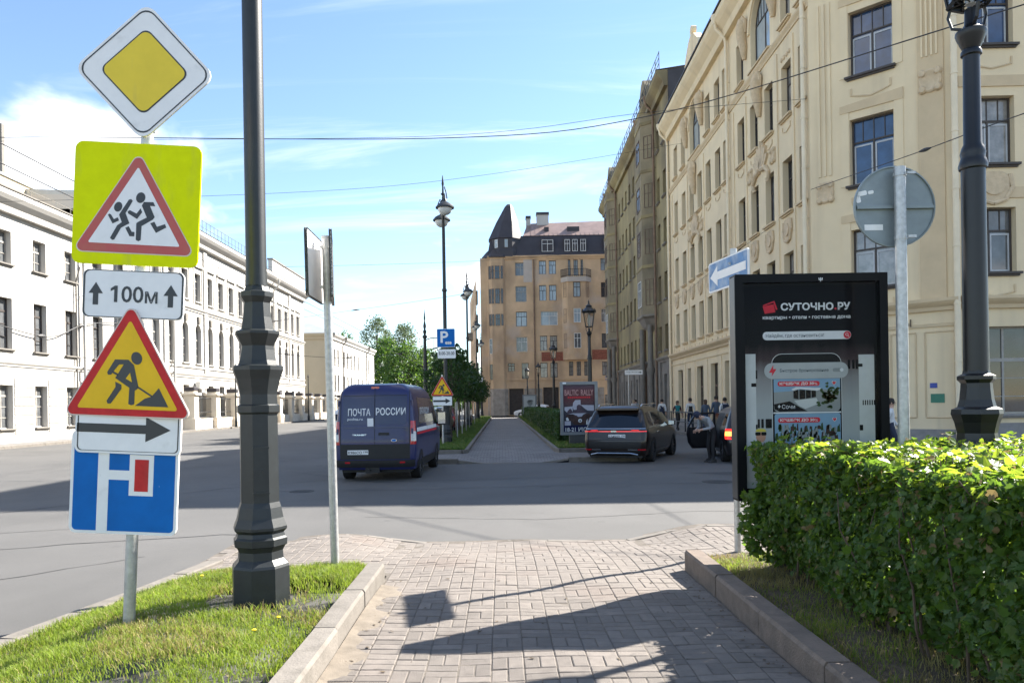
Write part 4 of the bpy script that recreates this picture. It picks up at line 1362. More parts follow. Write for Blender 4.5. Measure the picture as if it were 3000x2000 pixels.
# taller block
W2 = Facade(white, (LX + .5, 52), (LX + .5, 99.5))
W2.depth = .35
k = 0
yy = 54.2
arc = [];
while yy < 98.5:
    sx = yy - 52
    W2.window(sx - .62, sx + .62, 10.6, 13.0, 0, 'grid', 'frame_grey', 'g_mid', 'white_st')
    W2.window(sx - .62, sx + .62, 5.4, 8.7, .62, 'grid', 'frame_grey', 'g_mid', 'white_st')
    W2.window(sx - .58, sx + .58, .9, 3.6, 0, 'grid', 'frame_grey', 'g_dark', 'white_st')
    for (a, b_) in ((sx - .95, sx - .8), (sx + .8, sx + .95)):
        W2.box('window_surround', (a, -.06, 10.4), (b_, 0, 13.5), 'white_st')
    W2.box('window_hood', (sx - 1.0, -.16, 13.5), (sx + 1.0, 0, 13.68), 'white_st')
    b = MB(); b.prism([(sx - .16, 8.75), (sx + .16, 8.75), (sx + .26, 9.35), (sx - .26, 9.35)], -.16, 0); W2.part('keystone', b, M['trim_grey'])
    yy += 2.65; k += 1
W2.wall(15.4, 'white_st')
W2.band(4.2, 4.55, .2, 'white_st', lip=1); W2.band(5.0, 5.15, .1, 'white_st'); W2.band(9.7, 10.0, .22, 'white_st', lip=1)
W2.band(15.2, 16.3, .85, 'white_st', lip=1, name='cornice')
for sx in (6.4, 14.3, 30.1, 40.7): W2.box('pilaster', (sx - .35, -.12, 4.6), (sx + .35, 0, 15.2), 'white_st')
W2.pipe(7.3, .3, 15.2, 'white_st', .09, off=.3); W2.pipe(33.5, .3, 15.2, 'white_st', .09, off=.3)
b = MB(); b.face([(0, -.9, 16.35), (W2.W, -.9, 16.35), (W2.W, 8, 16.75), (0, 8, 16.75)]); b.face([(0.01, -.85, 16.2), (0.01, 8, 16.2), (0.01, 8, 16.74), (0.01, -.85, 16.34)]); W2.part('roof', b, M['roof_grey'])
b = MB(); b.box((0, .36, 0), (W2.W, 12, 15.3)); b.box((0, 0, 12), (.3, 12, 16.3)); W2.part('rear_wall', b, M['white_st'])
W2.box('parapet', (33.0, -.35, 16.35), (46.8, .1, 18.0), 'white_st'); W2.box('parapet_cap', (32.9, -.45, 18.0), (46.9, .2, 18.15), 'trim_grey')
b = MB()
for k in range(36): b.tube([(k * .9, -.2, 16.4), (k * .9, -.2, 17.7)], .02, 4)
for z in (17.1, 17.65): b.tube([(0, -.2, z), (32, -.2, z)], .02, 4)
W2.part('roof_railing', b, M['trim_grey'])
W2.box('flue', (16, 3, 16.5), (16.35, 3.35, 20.3), 'trim_grey')

# cream house further on
cream = thing('cream_house', 'two storey cream stucco house with a blank shaded gable beyond the white building', 'building', (-26, 118, 0))
K1 = Facade(cream, (-40, 118), (-26, 118))
K1.depth = .25
K1.window(7.55, 9.1, 8.2, 10.5, 0, 'grid', 'frame_dark', 'g_mid', 'frame_dark'); K1.window(7.55, 9.1, 4.2, 6.6, 0, 'grid', 'frame_dark', 'g_mid', 'frame_dark')
K1.wall(12.2, 'cream_st'); K1.band(12.0, 12.9, .6, 'cream_st', lip=1, name='cornice')
K2 = Facade(cream, (-26, 118), (-26, 157))
K2.depth = .25
for i, yy in enumerate((120.2, 122.6, 127.4, 130.2, 133.2, 136.4, 139.8, 143.6, 150.5)):
    for (z0, z1) in ((8.2, 10.6), (4.1, 6.6), (.6, 2.8)): K2.window(yy - 118 - .5, yy - 118 + .5, z0, z1, 0, 'grid', 'frame_dark', 'g_dark', 'white_st')
K2.wall(12.2, 'white_st'); K2.band(12.0, 12.9, .6, 'white_st', lip=1, name='cornice')  # sunlit side of the cream house, its brightness put into whiter stucco
K2.pipe(7.2, .2, 12.2, 'trim_grey', .1, off=.25); K2.pipe(29, .2, 12.2, 'trim_grey', .1, off=.25)
b = MB(); b.loft([[(-.6, -.6, 12.92), (39.5, -.6, 12.92), (39.5, 14, 12.92), (-.6, 14, 12.92)], [(5, 6, 15.6), (35, 6, 15.6), (35, 8, 15.6), (5, 8, 15.6)]], False, True); K2.part('roof', b, M['roof_grey'])
for (sx, sy) in ((2.6, 8.5), (1.2, 11), (.8, 13), (3.4, 10)):
    b = MB(); b.tube([(sx, sy, 13), (sx, sy, 16.6)], .28, 8); b.lathe([(.5, 16.6), (.05, 16.95)], 8, mat=Matrix.Translation((sx, sy, 0))); K2.part('chimney', b, M['roof_dark'])

# gate piers and railings in front of the white building
M['pier'] = mat('pier_stucco', (0.74, 0.66, 0.54), .9, var=.08, scale=2)
b = MB(); b.bbox((-.55, -.55, 0), (.55, .55, .9), .03); b.bbox((-.45, -.45, .9), (.45, .45, 2.75), .03); b.bbox((-.62, -.62, 2.75), (.62, .62, 2.92), .02); b.bbox((-.4, -.4, 2.92), (.4, .4, 3.06), .02)
me_pier = b.mesh('pier_shaft', M['pier'])
b = MB(); b.bbox((-.42, -.42, 3.06), (.42, .42, 3.4), .05); me_cap = b.mesh('pier_cap', M['roof_dark'])
py = [61.2, 65.9, 70.6, 75.3, 80, 84.7, 89.4, 94.1, 98.8, 103.5, 108.2, 112.9, 117.6]
prev = None
for i, yy in enumerate(py):
    t = thing('gate_pier', 'cream gate pier with a dark cap in the railing by the white building', 'pier', (-24.75, yy, -.02), group='piers of the railing along the left pavement')
    inst('pier_shaft', me_pier, t); inst('pier_cap', me_cap, t)
for i, (a, b_) in enumerate(zip(py[:-1], py[1:])):
    t = thing('railing', 'low plinth wall with balusters and thin iron bars between two cream piers', 'railing', (-24.75, a, -.02), group='railings between the cream piers')
    m = MB(); m.box((-.2, .55, 0), (.2, 4.15, .85)); m.build('plinth', M['pier'], t)
    m = MB()
    for z in (.95, 1.35, 2.5): m.tube([(0, .5, z), (0, 4.2, z)], .03, 5)
    for k in range(22): m.tube([(0, .6 + k * .168, .85), (0, .6 + k * .168, 2.6)], .014, 4)
    m.build('bars', M['metal_dark'], t)
# thin lamp posts by the fence
for yy, lb_ in ((67.6, 'thin dark pole by the cream piers before the arched windows'), (93.0, 'thin dark pole by the cream piers before the far end of the white building')):
    t = thing('pavement_pole', lb_, 'pole', (-23.4, yy, -.02), group='thin poles on the left pavement')
    m = MB(); m.lathe([(.14, 0), (.14, .5), (.09, .7), (.07, 1.6), (.055, 5.2)], 8); m.build('shaft', M['metal_dark'], t)
    m = MB(); m.lathe([(.06, 5.2), (.1, 5.3), (.02, 5.6)], 8); m.build('finial', M['metal_dark'], t)
# ================================================================== road signs
def turn(pts, th):
    c, s = math.cos(th), math.sin(th)
    return [(x * c - z * s, x * s + z * c) for x, z in pts]
def layer(parent, name, polys, y, m, th=.0012):
    b = MB()
    for p in polys:
        a = sum(p[i][0] * p[(i + 1) % len(p)][1] - p[(i + 1) % len(p)][0] * p[i][1] for i in range(len(p)))
        b.prism(p if a > 0 else p[::-1], y, y + th)
    return inst(name, b.mesh(name, m), parent)
def plate(parent, name, poly, loc, m, rot=(0, 0, 0), th=.018, label=None):
    b = MB(); b.prism(poly, 0, th)
    o = inst(name, b.mesh(name, m), parent, loc, rot)
    if label: o['label'] = label
    return o
def shrink(poly, d):
    cx = sum(p[0] for p in poly) / len(poly); cz = sum(p[1] for p in poly) / len(poly)
    mx = max(math.hypot(p[0] - cx, p[1] - cz) for p in poly)
    return [(cx + (x - cx) * (1 - d / mx), cz + (z - cz) * (1 - d / mx)) for x, z in poly]

def tri(s, r, cz=0.0):
    h = s * math.sqrt(3) / 2
    return rpoly([(-s / 2, -h / 3 + cz), (s / 2, -h / 3 + cz), (0, 2 * h / 3 + cz)], r)

def worker_symbol(parent, y, k=1.0, dark=None, ground=None):
    s = 979.0 / k
    T = lambda pts: turn([((x - 443) / s, (480 - z) / s) for x, z in pts], .015)
    polys = [circle(1, 0, 0)]
    polys = [T([(495 + 36 * math.cos(a) * math.cos(.4) - 43 * math.sin(a) * math.sin(.4), 300 + 36 * math.cos(a) * math.sin(.4) + 43 * math.sin(a) * math.cos(.4)) for a in [2 * math.pi * k_ / 20 for k_ in range(20)]]),
        T([(350, 312), (440, 312), (478, 345), (515, 495), (498, 510), (490, 515), (490, 605), (470, 613), (450, 605), (453, 497), (355, 435), (372, 408), (410, 343), (378, 345), (335, 400), (328, 414), (305, 415), (300, 398)]),
        T([(357, 460), (398, 478), (400, 505), (332, 605), (310, 608), (303, 588), (360, 495)]),
        T([(495, 615), (560, 565), (605, 550), (652, 492), (720, 617)])]
    polys += [T(q) for q in stroke([(335, 395), (375, 415)], 13)] + [T(q) for q in stroke([(505, 488), (612, 552)], 11)]
    layer(parent, 'symbol', polys, y, dark)
    layer(parent, 'symbol_gap', [T([(427, 437), (455, 398), (470, 460)])], y - .0014, ground)

def arrow_plate(parent, loc, k=1.0):
    w, h = .72 * k, .34 * k
    o = plate(parent, 'arrow_plate', rrect(w, h, .04 * k), loc, M['sign_white'])
    layer(o, 'border', [q for q in ring_polys(rrect(w - .03 * k, h - .03 * k, .03 * k), .008 * k)], -.0016, M['sign_black'])
    layer(o, 'arrow', [[(-.35 * k, -.03 * k), (.12 * k, -.03 * k), (.12 * k, .03 * k), (-.35 * k, .03 * k)], [(.12 * k, -.085 * k), (.29 * k, 0), (.12 * k, .085 * k)]], -.0016, M['sign_black'])
    return o
def ring_polys(poly, wdt):
    inner = shrink(poly, wdt)
    n = len(poly)
    return [[poly[i], poly[(i + 1) % n], inner[(i + 1) % n], inner[i]] for i in range(n)]
def clamp(b, z, r=.04, y=0):
    b.lathe([(r + .008, z), (r + .008, z + .035)], 12)
    b.box((-.06, -r + .004, z + .004), (.06, -r + .012, z + .031))

# ------------------------------------------------------------------ the stack of signs on the mound
post = thing('sign_post', 'leaning grey post on the grass mound carrying a stack of five road signs', 'sign post', (-2.6, 5.3, .12), (0, .054, 0))
b = MB(); b.tube([(0, 0, -.1), (0, 0, 3.6)], .040, 14)
b.build('post', M['zinc'], post, smooth=40)
b = MB()
for z in (.8, 1.25, 1.65, 2.2, 2.42, 2.7, 3.2, 3.45): clamp(b, z)
b.build('clamps', M['zinc'], post)
# priority road diamond
dia = rpoly([(0, -.47), (.47, 0), (0, .47), (-.47, 0)], .075)
o = plate(post, 'priority_sign', dia, (-.005, -.064, 3.835), M['sign_white'], (0, 0, .06), label='white diamond priority road plate with a yellow centre')
layer(o, 'border', ring_polys(shrink(dia, .022), .011), -.0016, M['sign_black'])
inn = rpoly([(0, -.30), (.30, 0), (0, .30), (-.30, 0)], .05)
layer(o, 'inner_outline', [inn], -.0016, M['sign_black'])
layer(o, 'inner_field', [shrink(inn, .012)], -.0034, M['sign_ochre'])
# children warning on lime board
sq = rrect(.845, .83, .055)
o = plate(post, 'children_sign', sq, (-.025, -.064, 2.93), M['sign_lime'], (0, 0, .04), label='lime square board with a red triangle and two running children')
T5 = lambda pts: turn([((x - 765) / 1752, (755 - z) / 1752) for x, z in pts], .022)
red = rpoly(T5([(785, 145), (28, 1315), (1450, 1352)]), .035)
red = red if sum(red[i][0] * red[(i + 1) % len(red)][1] - red[(i + 1) % len(red)][0] * red[i][1] for i in range(len(red))) > 0 else red[::-1]
def tri_round(pts, r):
    q = T5(pts)
    return rpoly([q[1], q[2], q[0]], r)
M['halo'] = mat('sign_edge', (0.66, 0.55, 0.48), .4, var=.05)
layer(o, 'triangle_edge', [tri_round([(785, 118), (8, 1330), (1470, 1368)], .04)], -.0016, M['halo'])
layer(o, 'red_triangle', [tri_round([(785, 140), (28, 1318), (1450, 1354)], .036)], -.0032, M['sign_red_old'])
layer(o, 'white_field', [tri_round([(782, 310), (200, 1221), (1283, 1252)], .008)], -.0048, M['sign_white'])
def ell(cx, cz, rx, rz, rot):
    return [(cx + rx * math.cos(a) * math.cos(rot) - rz * math.sin(a) * math.sin(rot), cz + rx * math.cos(a) * math.sin(rot) + rz * math.sin(a) * math.cos(rot)) for a in [2 * math.pi * k / 22 for k in range(22)]]
layer(o, 'small_child', [T5(ell(553, 792, 46, 60, .35)), T5([(565, 885), (678, 703), (705, 697), (722, 718), (640, 865), (687, 985), (590, 1040), (513, 1180), (490, 1188), (462, 1165), (545, 1012), (598, 975)]),
    T5([(435, 890), (452, 876), (470, 885), (505, 940), (550, 918), (565, 955), (490, 992)]), T5([(640, 1040), (680, 1020), (715, 1085), (748, 1088), (745, 1140), (690, 1138)])], -.0064, M['sign_black'])
layer(o, 'big_child', [T5(ell(815, 677, 53, 65, .3)), T5([(830, 770), (855, 727), (965, 727), (987, 775), (925, 772), (982, 905), (960, 935), (830, 1015), (822, 1180), (795, 1197), (765, 1182), (768, 985), (785, 968), (890, 912)]),
    T5([(665, 845), (690, 829), (770, 868), (815, 805), (835, 850), (775, 932), (670, 868)]), T5([(932, 980), (980, 960), (1010, 1020), (1105, 985), (1120, 1025), (1000, 1092)])], -.0064, M['sign_black'])
# distance plate
pl = rrect(.68, .325, .04)
o = plate(post, 'distance_plate', pl, (-.024, -.066, 2.315), M['sign_white'], (0, 0, .03), label='white plate reading 100 m between two up arrows')
layer(o, 'border', ring_polys(shrink(pl, .004), .012), -.0016, M['sign_black'])
for sx in (-1, 1):
    layer(o, 'arrow', [[(sx * .252 - .018, -.078), (sx * .252 + .018, -.078), (sx * .252 + .018, .0), (sx * .252 - .018, .0)], [(sx * .252 - .048, 0), (sx * .252 + .048, 0), (sx * .252, .075)]], -.0016, M['sign_black'])
layer(o, 'numeral_one', [[(-.128, -.056), (-.106, -.056), (-.106, .056), (-.124, .056), (-.152, .036), (-.152, .018), (-.128, .030)]], -.0016, M['sign_black'])
inst('lettering', text_mesh('00', .112, M['sign_black'], width=.148, bold=.012), o, (-.005, -.0006, 0))
inst('lettering', text_mesh('м', .08, M['sign_black'], width=.085, bold=.012), o, (.122, -.0006, -.016))
# road works triangle
rw_h = .86 * math.sqrt(3) / 2
o = plate(post, 'roadworks_sign', tri(.90, .04), (-.025, -.086, 1.74), M['halo'], (0, 0, -.03), label='red and yellow roadworks triangle with a digging man')
layer(o, 'red_triangle', [tri(.872, .035)], -.0016, M['sign_red'])
layer(o, 'yellow_field', [tri(.70, .012, -.004)], -.0032, M['sign_yellow'])
e = inst('symbol_origin', None, o, (0, 0, -.035)) if False else None
T0 = M['sign_black']
worker = MB()
s_ = 979.0
TW = lambda pts: turn([((x - 443) / s_, (693 - z) / s_ - .26) for x, z in pts], .0)
polys = [TW(ell(495, 300, 36, 43, -.4)),
    TW([(350, 312), (440, 312), (478, 345), (515, 495), (498, 510), (490, 515), (490, 605), (470, 613), (450, 605), (453, 497), (355, 435), (372, 408), (410, 343), (378, 345), (335, 400), (328, 414), (305, 415), (300, 398)]),
    TW([(357, 460), (398, 478), (400, 505), (332, 605), (310, 608), (303, 588), (360, 495)]), TW([(495, 615), (560, 565), (605, 550), (652, 492), (720, 617)])]
polys += [TW(q) for q in stroke([(335, 395), (375, 415)], 13)] + [TW(q) for q in stroke([(505, 488), (612, 552)], 11)]
layer(o, 'digging_man', polys, -.0048, M['sign_black'])
layer(o, 'arm_gap', [TW([(427, 437), (455, 398), (470, 460)])], -.0062, M['sign_yellow'])
# arrow plate and dead end sign
arrow_plate(post, (-.022, -.070, 1.40), 1.0)
bs = rrect(.735, .70, .045)
o = plate(post, 'dead_end_sign', bs, (-.045, -.052, 1.03), M['sign_white'], (0, 0, .0), label='scratched blue board showing a side road with a dead end')
bx = lambda x0, x1, z0, z1: [(x0, z0), (x1, z0), (x1, z1), (x0, z1)]
layer(o, 'blue_field', [rrect(.693, .66, .03)], -.0016, M['sign_blue'])
layer(o, 'white_road', [bx(-.18, -.105, -.345, .345), bx(-.105, .035, .02, .085), bx(.035, .20, -.085, .195)], -.0032, M['sign_white'])
layer(o, 'red_block', [bx(.072, .166, -.055, .163)], -.0048, M['sign_red'])

# ------------------------------------------------------------------ slim post with two plates seen edge-on
p2 = thing('sign_post', 'slim galvanised post with two square plates turned edge-on beside the path', 'sign post', (-1.70, 7.72, -.02), (0, -.012, 0))
b = MB(); b.tube([(0, 0, -.05), (0, 0, 3.36)], .042, 14); b.lathe([(.046, 3.36), (.046, 3.38)], 14); b.build('post', M['zinc'], p2, smooth=40)
b = MB(); clamp(b, 2.85, .042); clamp(b, 3.25, .042); b.build('clamps', M['zinc'], p2)
pl = rrect(.70, .66, .03)
plate(p2, 'sign_plate', pl, (-.115, .0, 3.07), M['sign_white'], (0, 0, R(90 + 1)), th=.016)
plate(p2, 'sign_plate', pl, (.058, .0, 3.05), M['sign_white'], (0, 0, R(90 + 11.5)), th=.012)
for o in list(p2.children):
    if o.name.startswith('sign_plate'):
        layer(o, 'rim', ring_polys(rrect(.70, .66, .03), .012), -.006, M['metal_dark'], .03)

# ------------------------------------------------------------------ one way sign
p3 = thing('sign_post', 'grey post beside the advertising stand carrying a faded blue one way arrow', 'sign post', (2.54, 8.34, -.01))
b = MB(); b.tube([(0, 0, -.05), (0, 0, 3.3)], .036, 14); b.build('post', M['zinc'], p3, smooth=40)
b = MB(); clamp(b, 2.95, .036); clamp(b, 3.12, .036); b.build('clamps', M['zinc'], p3)
ow = rrect(.98, .34, .03)
o = plate(p3, 'one_way_sign', ow, (-.05, .06, 3.06), M['sign_white'], (0, 0, R(-81.5)), label='faded blue plate with a white arrow')
layer(o, 'blue_field', [rrect(.945, .305, .02)], -.0016, M['sign_blue_pale'])
layer(o, 'white_arrow', [bx(-.26, .44, -.045, .045), [(-.44, 0), (-.25, -.115), (-.25, .115)]], -.0032, M['sign_white'])

# ------------------------------------------------------------------ round sign seen from behind
p4 = thing('sign_post', 'galvanised post in the hedge with a round sign seen from behind', 'sign post', (3.44, 6.58, .1))
b = MB(); b.tube([(0, 0, -.05), (0, 0, 3.52)], .047, 16); b.build('post', M['zinc'], p4, smooth=40)
b = MB()
for z in (2.9, 3.44):
    b.lathe([(.053, z), (.053, z + .03)], 16); b.box((.03, -.07, z + .004), (.10, -.05, z + .026))
b.build('clamps', M['zinc'], p4)
b = MB(); b.lathe([(.35, 0), (.352, .004), (.352, .028), (.34, .03), (.34, .012), (0.001, .012)], 48, mat=Matrix.Rotation(R(90), 4, 'X'))
o = inst('round_sign', b.mesh('round_sign', M['alu'], 30), p4, (-.01, .095, 3.2)); o['label'] = 'bare grey back of a round sign with torn sticker scraps'
b = MB(); b.box((-.33, -.045, -.02), (.33, -.012, .005)); b.box((-.33, -.026, .005), (.33, -.012, .02)); b.build('stiffener', M['alu'], o)
b = MB(); b.box((-.26, -.0145, -.20), (-.10, -.0125, -.15)); b.build('sticker', M['sign_white'], o)
for (x, z, w_, h_) in ((-.28, .12, .09, .04), (-.31, .07, .04, .06), (-.2, .13, .05, .03)):
    b = MB(); b.prism(turn(rrect(w_, h_, .012), .2), -.0145, -.0125); b.build('sticker_scrap', M['sign_white'], o, (x, 0, z))

# ------------------------------------------------------------------ far roadworks sign on its own post
p5 = thing('sign_post', 'thin post on the far verge with a roadworks triangle above an arrow plate', 'sign post', (-2.28, 29.6, .05))
b = MB(); b.tube([(0, 0, 0), (0, 0, 2.75)], .035, 10); b.build('post', M['zinc'], p5, smooth=40)
o = plate(p5, 'roadworks_sign', tri(.90, .04), (0, -.07, 2.2), M['halo'])
layer(o, 'red_triangle', [tri(.872, .035)], -.004, M['sign_red'], .004)
layer(o, 'yellow_field', [tri(.70, .012, -.004)], -.008, M['sign_yellow'], .004)
layer(o, 'digging_man', polys, -.012, M['sign_black'], .004)
o = plate(p5, 'arrow_plate', rrect(.74, .34, .03), (0, -.06, 1.74), M['sign_white'])
layer(o, 'arrow', [bx(-.35, .15, -.035, .035), [(.12, -.1), (.31, 0), (.12, .1)]], -.005, M['sign_black'], .005)

# ================================================================== lamps
def tall_lamp(name, label, loc, rz=0.0, group=None):
    t = thing(name, label, 'street lamp', loc, (0, 0, rz), group)
    prof = [(.22, 0), (.22, .30), (.212, .32), (.176, .36), (.172, .42), (.19, .455), (.205, .465), (.207, .515), (.19, .53), (.182, .56), (.206, .585), (.206, .605), (.18, .67), (.164, .75), (.15, .79), (.146, 1.46), (.165, 1.475), (.166, 1.525), (.147, 1.535), (.145, 1.61), (.15, 1.64), (.172, 1.73), (.196, 1.795), (.196, 1.825), (.155, 1.835), (.143, 1.87), (.128, 1.95), (.125, 1.98), (.172, 2.07), (.172, 2.09), (.127, 2.105), (.11, 2.2), (.1, 2.31), (.127, 2.355), (.127, 2.39), (.098, 2.40), (.084, 2.44)]
    b = MB(); b.lathe(prof, 8, R(-90)); b.build('base', M['metal_dark'], t)
    b = MB()
    mt = Matrix.Rotation(R(22.5), 4, 'Z')
    b.box((-.055, -.151, .87), (.055, -.132, 1.2), mat=mt @ Matrix.Translation((0, 0, 0)))
    b.box((-.06, -.155, 1.2), (.06, -.13, 1.215), mat=mt); b.box((-.06, -.155, .86), (.06, -.13, .872), mat=mt)
    b.lathe([(.012, .148), (.012, .162)], 8, mat=mt @ Matrix.Translation((0.02, 0, 1.03)) @ Matrix.Rotation(R(90), 4, 'X'))
    b.build('service_hatch', M['metal_dark'], t)
    b = MB(); b.lathe([(.084, 2.44), (.077, 2.6), (.075, 6.1), (.1, 6.13), (.1, 6.2), (.068, 6.24), (.062, 9.1), (.085, 9.15), (.085, 9.25), (.05, 9.3), (.05, 9.62)], 16); b.build('shaft', M['metal_dark'], t, smooth=35)
    b = MB(); b.lathe([(.05, 9.62), (.12, 9.66), (.12, 9.72), (.05, 9.78), (.035, 9.95), (.1, 10.0), (.04, 10.06), (.03, 10.3), (.05, 10.42), (.012, 10.75)], 10)
    b.tube([(.0, 0, 9.7), (.16, 0, 9.85), (.12, 0, 10.1), (.06, 0, 10.3)], .025, 6); b.tube([(.0, 0, 9.7), (-.12, .05, 9.8), (-.2, .05, 9.6), (-.22, .05, 9.45)], .025, 6)
    b.build('finial', M['metal_dark'], t, smooth=40)
    for sd in (-1, 1):
        b = MB(); b.tube([(0, 0, 8.95), (0, sd * .45, 9.45), (0, sd * .8, 9.75), (0, sd * 1.0, 9.68), (0, sd * 1.02, 9.52)], .028, 7)
        b.tube([(0, 0, 9.4), (0, sd * .3, 9.3), (0, sd * .45, 9.45)], .02, 6)
        b.build('arm', M['metal_dark'], t, smooth=40)
        mt = Matrix.Translation((0, sd * 1.02, 9.2))
        b = MB(); b.lathe([(.04, .36), (.06, .33), (.07, .24), (.15, .2), (.28, .12), (.33, .05), (.36, .03), (.36, -.02), (.31, -.03), (.29, .0)], 18, mat=mt, cap1=True)
        h = b.build('lamp_head', M['metal_dark'], t, smooth=40)
        b = MB(); b.lathe([(.28, -.02), (.27, -.10), (.22, -.2), (.12, -.27), (.01, -.29)], 16, mat=mt); b.build('globe', M['lamp_glass'], h, smooth=60)
    return t
M['lamp_glass'] = mat('lamp_globe', (0.62, 0.64, 0.62), 0.12, var=.05, spec=.8)
t1 = tall_lamp('street_lamp', 'thick octagonal dark iron lamp post rising from the grass mound', (-1.87, 5.9, .14), .0)
lamps = []
for i, (x, y, lb) in enumerate(((-2.22, 30.7, 'tall twin-headed lamp carrying the blue parking sign'), (-2.3, 53.0, 'tall twin-headed lamp second along the tree verge behind the parking sign'), (-2.4, 75.5, 'tall twin-headed lamp third along the tree verge'), (-2.55, 98.0, 'tall twin-headed lamp nearest the turret corner'))):
    c = copy_tree(t1)
    c.location = (x, y, .05); c.rotation_euler = (0, 0, R(8))
    c['label'] = lb; c['group'] = 'tall lamps along the tree verge'
    lamps.append(c)
t1['group'] = 'tall lamps along the tree verge'
# parking sign on the second lamp
ps = rrect(.72, .74, .03)
o = plate(lamps[0], 'parking_sign', ps, (0.02, -.12, 4.25), M['sign_white'], (0, 0, R(-8)), label='blue square parking sign with a white P')
layer(o, 'blue_field', [rrect(.69, .71, .03)], -.004, M['sign_blue'], .004)
inst('lettering', text_mesh('P', .46, M['sign_white'], width=.31, bold=.02, ext=.001), o, (-.06, -.0055, .04))
layer(o, 'coins', [circle(.055, .02 + .075 * k, -.2, 14) for k in range(3)] + [], -.0075, M['sign_white'], .003)
o = plate(lamps[0], 'hours_plate', rrect(.72, .36, .03), (0.04, -.12, 3.62), M['sign_white'], (0, 0, R(-8)), label='white plate with parking hours')
inst('lettering', text_mesh('8.00-20.00', .13, M['sign_black'], width=.62, bold=.01, ext=.001), o, (0, -.004, .02))
# pointed tram-wire mast
tm = thing('tram_mast', 'slender dark mast with a spear finial standing left of the parking sign', 'mast', (-4.35, 44.0, -.15))
b = MB(); b.lathe([(.22, 0), (.22, 1.0), (.14, 1.2), (.12, 3.5), (.085, 5.6)], 12); b.build('shaft', M['metal_dark'], tm, smooth=40)
b = MB(); b.lathe([(.085, 5.6), (.14, 5.66), (.14, 5.74), (.06, 5.82), (.11, 6.0), (.05, 6.12), (.09, 6.3), (.03, 6.6), (.05, 6.75), (.006, 7.3)], 10); b.build('finial', M['metal_dark'], tm, smooth=40)
b = MB(); b.tube([(0, 0, 5.5), (.35, 0, 5.62), (1.0, 0, 5.64)], .03, 6); b.tube([(.48, 0, 5.62), (.48, 0, 3.3)], .015, 5); b.build('bracket', M['metal_dark'], tm)

def lantern_lamp(name, label, loc, group=None):
    t = thing(name, label, 'street lamp', loc, group=group)
    prof = [(.27, 0), (.27, .35), (.2, .45), (.18, .85), (.21, .92), (.21, 1.0), (.2, 1.08), (.155, 1.18), (.15, 1.24), (.17, 1.33), (.195, 1.40), (.19, 1.44), (.145, 1.46), (.13, 1.52), (.12, 1.62), (.118, 1.66), (.145, 1.69), (.145, 1.72), (.105, 1.74), (.1, 1.77)]
    b = MB(); b.lathe(prof, 8, R(-90 + 22.5)); b.build('base', M['metal_black'], t)
    b = MB(); b.lathe([(.098, 1.76), (.092, 3.4), (.093, 3.46), (.108, 3.47), (.112, 3.5), (.1, 3.54), (.09, 3.57), (.098, 3.6), (.085, 3.65), (.07, 3.68), (.064, 4.42), (.08, 4.43), (.08, 4.46), (.066, 4.48), (.085, 4.52), (.11, 4.58), (.12, 4.61), (.118, 4.63), (.07, 4.66), (.05, 4.69), (.045, 4.82)], 20); b.build('shaft', M['metal_black'], t, smooth=40)
    b = MB()
    n = 6
    z0, z1, r0, r1 = 4.88, 5.5, .17, .27
    q = lambda k, r, z: (r * math.cos(2 * math.pi * k / n + .3), r * math.sin(2 * math.pi * k / n + .3), z)
    for k in range(n):
        b.tube([q(k, r0, z0), q(k, r1, z1)], .013, 5); b.tube([q(k, r0, z0), q(k + 1, r0, z0)], .018, 5); b.tube([q(k, r1, z1), q(k + 1, r1, z1)], .018, 5)
        b.tube([q(k, r0, z0), q(k + .5, r0 * .45, z0 - .01), q(k + 1, r0, z0)], .008, 4); b.tube([(0, 0, z0 - .01), q(k + .5, r0 * .45, z0 - .01)], .008, 4)
    for k in range(3):
        a = 2 * math.pi * k / 3 + .3
        b.tube([(.04 * math.cos(a), .04 * math.sin(a), 4.66), (.14 * math.cos(a), .14 * math.sin(a), 4.7), (.17 * math.cos(a), .17 * math.sin(a), 4.8), (.15 * math.cos(a), .15 * math.sin(a), 4.88)], .014, 5)
    lf = b.build('lantern_frame', M['metal_black'], t)
    b = MB()
    for k in range(n): b.face([q(k, r0 * .97, z0), q(k + 1, r0 * .97, z0), q(k + 1, r1 * .97, z1), q(k, r1 * .97, z1)])
    b.build('lantern_glass', M['lamp_glass2'], lf)
    b = MB(); b.lathe([(.31, 5.5), (.33, 5.54), (.25, 5.62), (.16, 5.7), (.13, 5.74), (.15, 5.78), (.07, 5.84), (.03, 5.9), (.04, 5.95), (.005, 6.06)], 12); 
    for k in range(n): b.lathe([(.03, 5.54), (.035, 5.6), (.005, 5.66)], 6, mat=Matrix.Translation(q(k, .3, 0)))
    b.build('lantern_roof', M['metal_black'], t, smooth=40)
    b = MB(); b.lathe([(.04, 4.86), (.05, 5.0), (.06, 5.2), (.03, 5.4)], 10); b.build('bulb', M['lamp_glass'], t, smooth=60)
    return t
M['lamp_glass2'] = glassmat('lantern_pane', .05, (.82, .8, .76), .5)
l1 = lantern_lamp('street_lamp', 'black lantern lamp rising from the hedge beside the round sign', (4.02, 6.5, .1), 'lantern lamps right of the path')
for i, (x, y, lb) in enumerate(((3.85, 33.4, 'black lantern lamp behind the motorcycle poster stand'), (3.85, 56.5, 'black lantern lamp halfway along the clipped hedge'), (4.0, 83.0, 'black lantern lamp near the far end of the clipped hedge'), (3.1, 92.0, 'black lantern lamp beside the portrait poster before the brown house'))):
    c = copy_tree(l1); c.location = (x, y, .05); c['label'] = lb
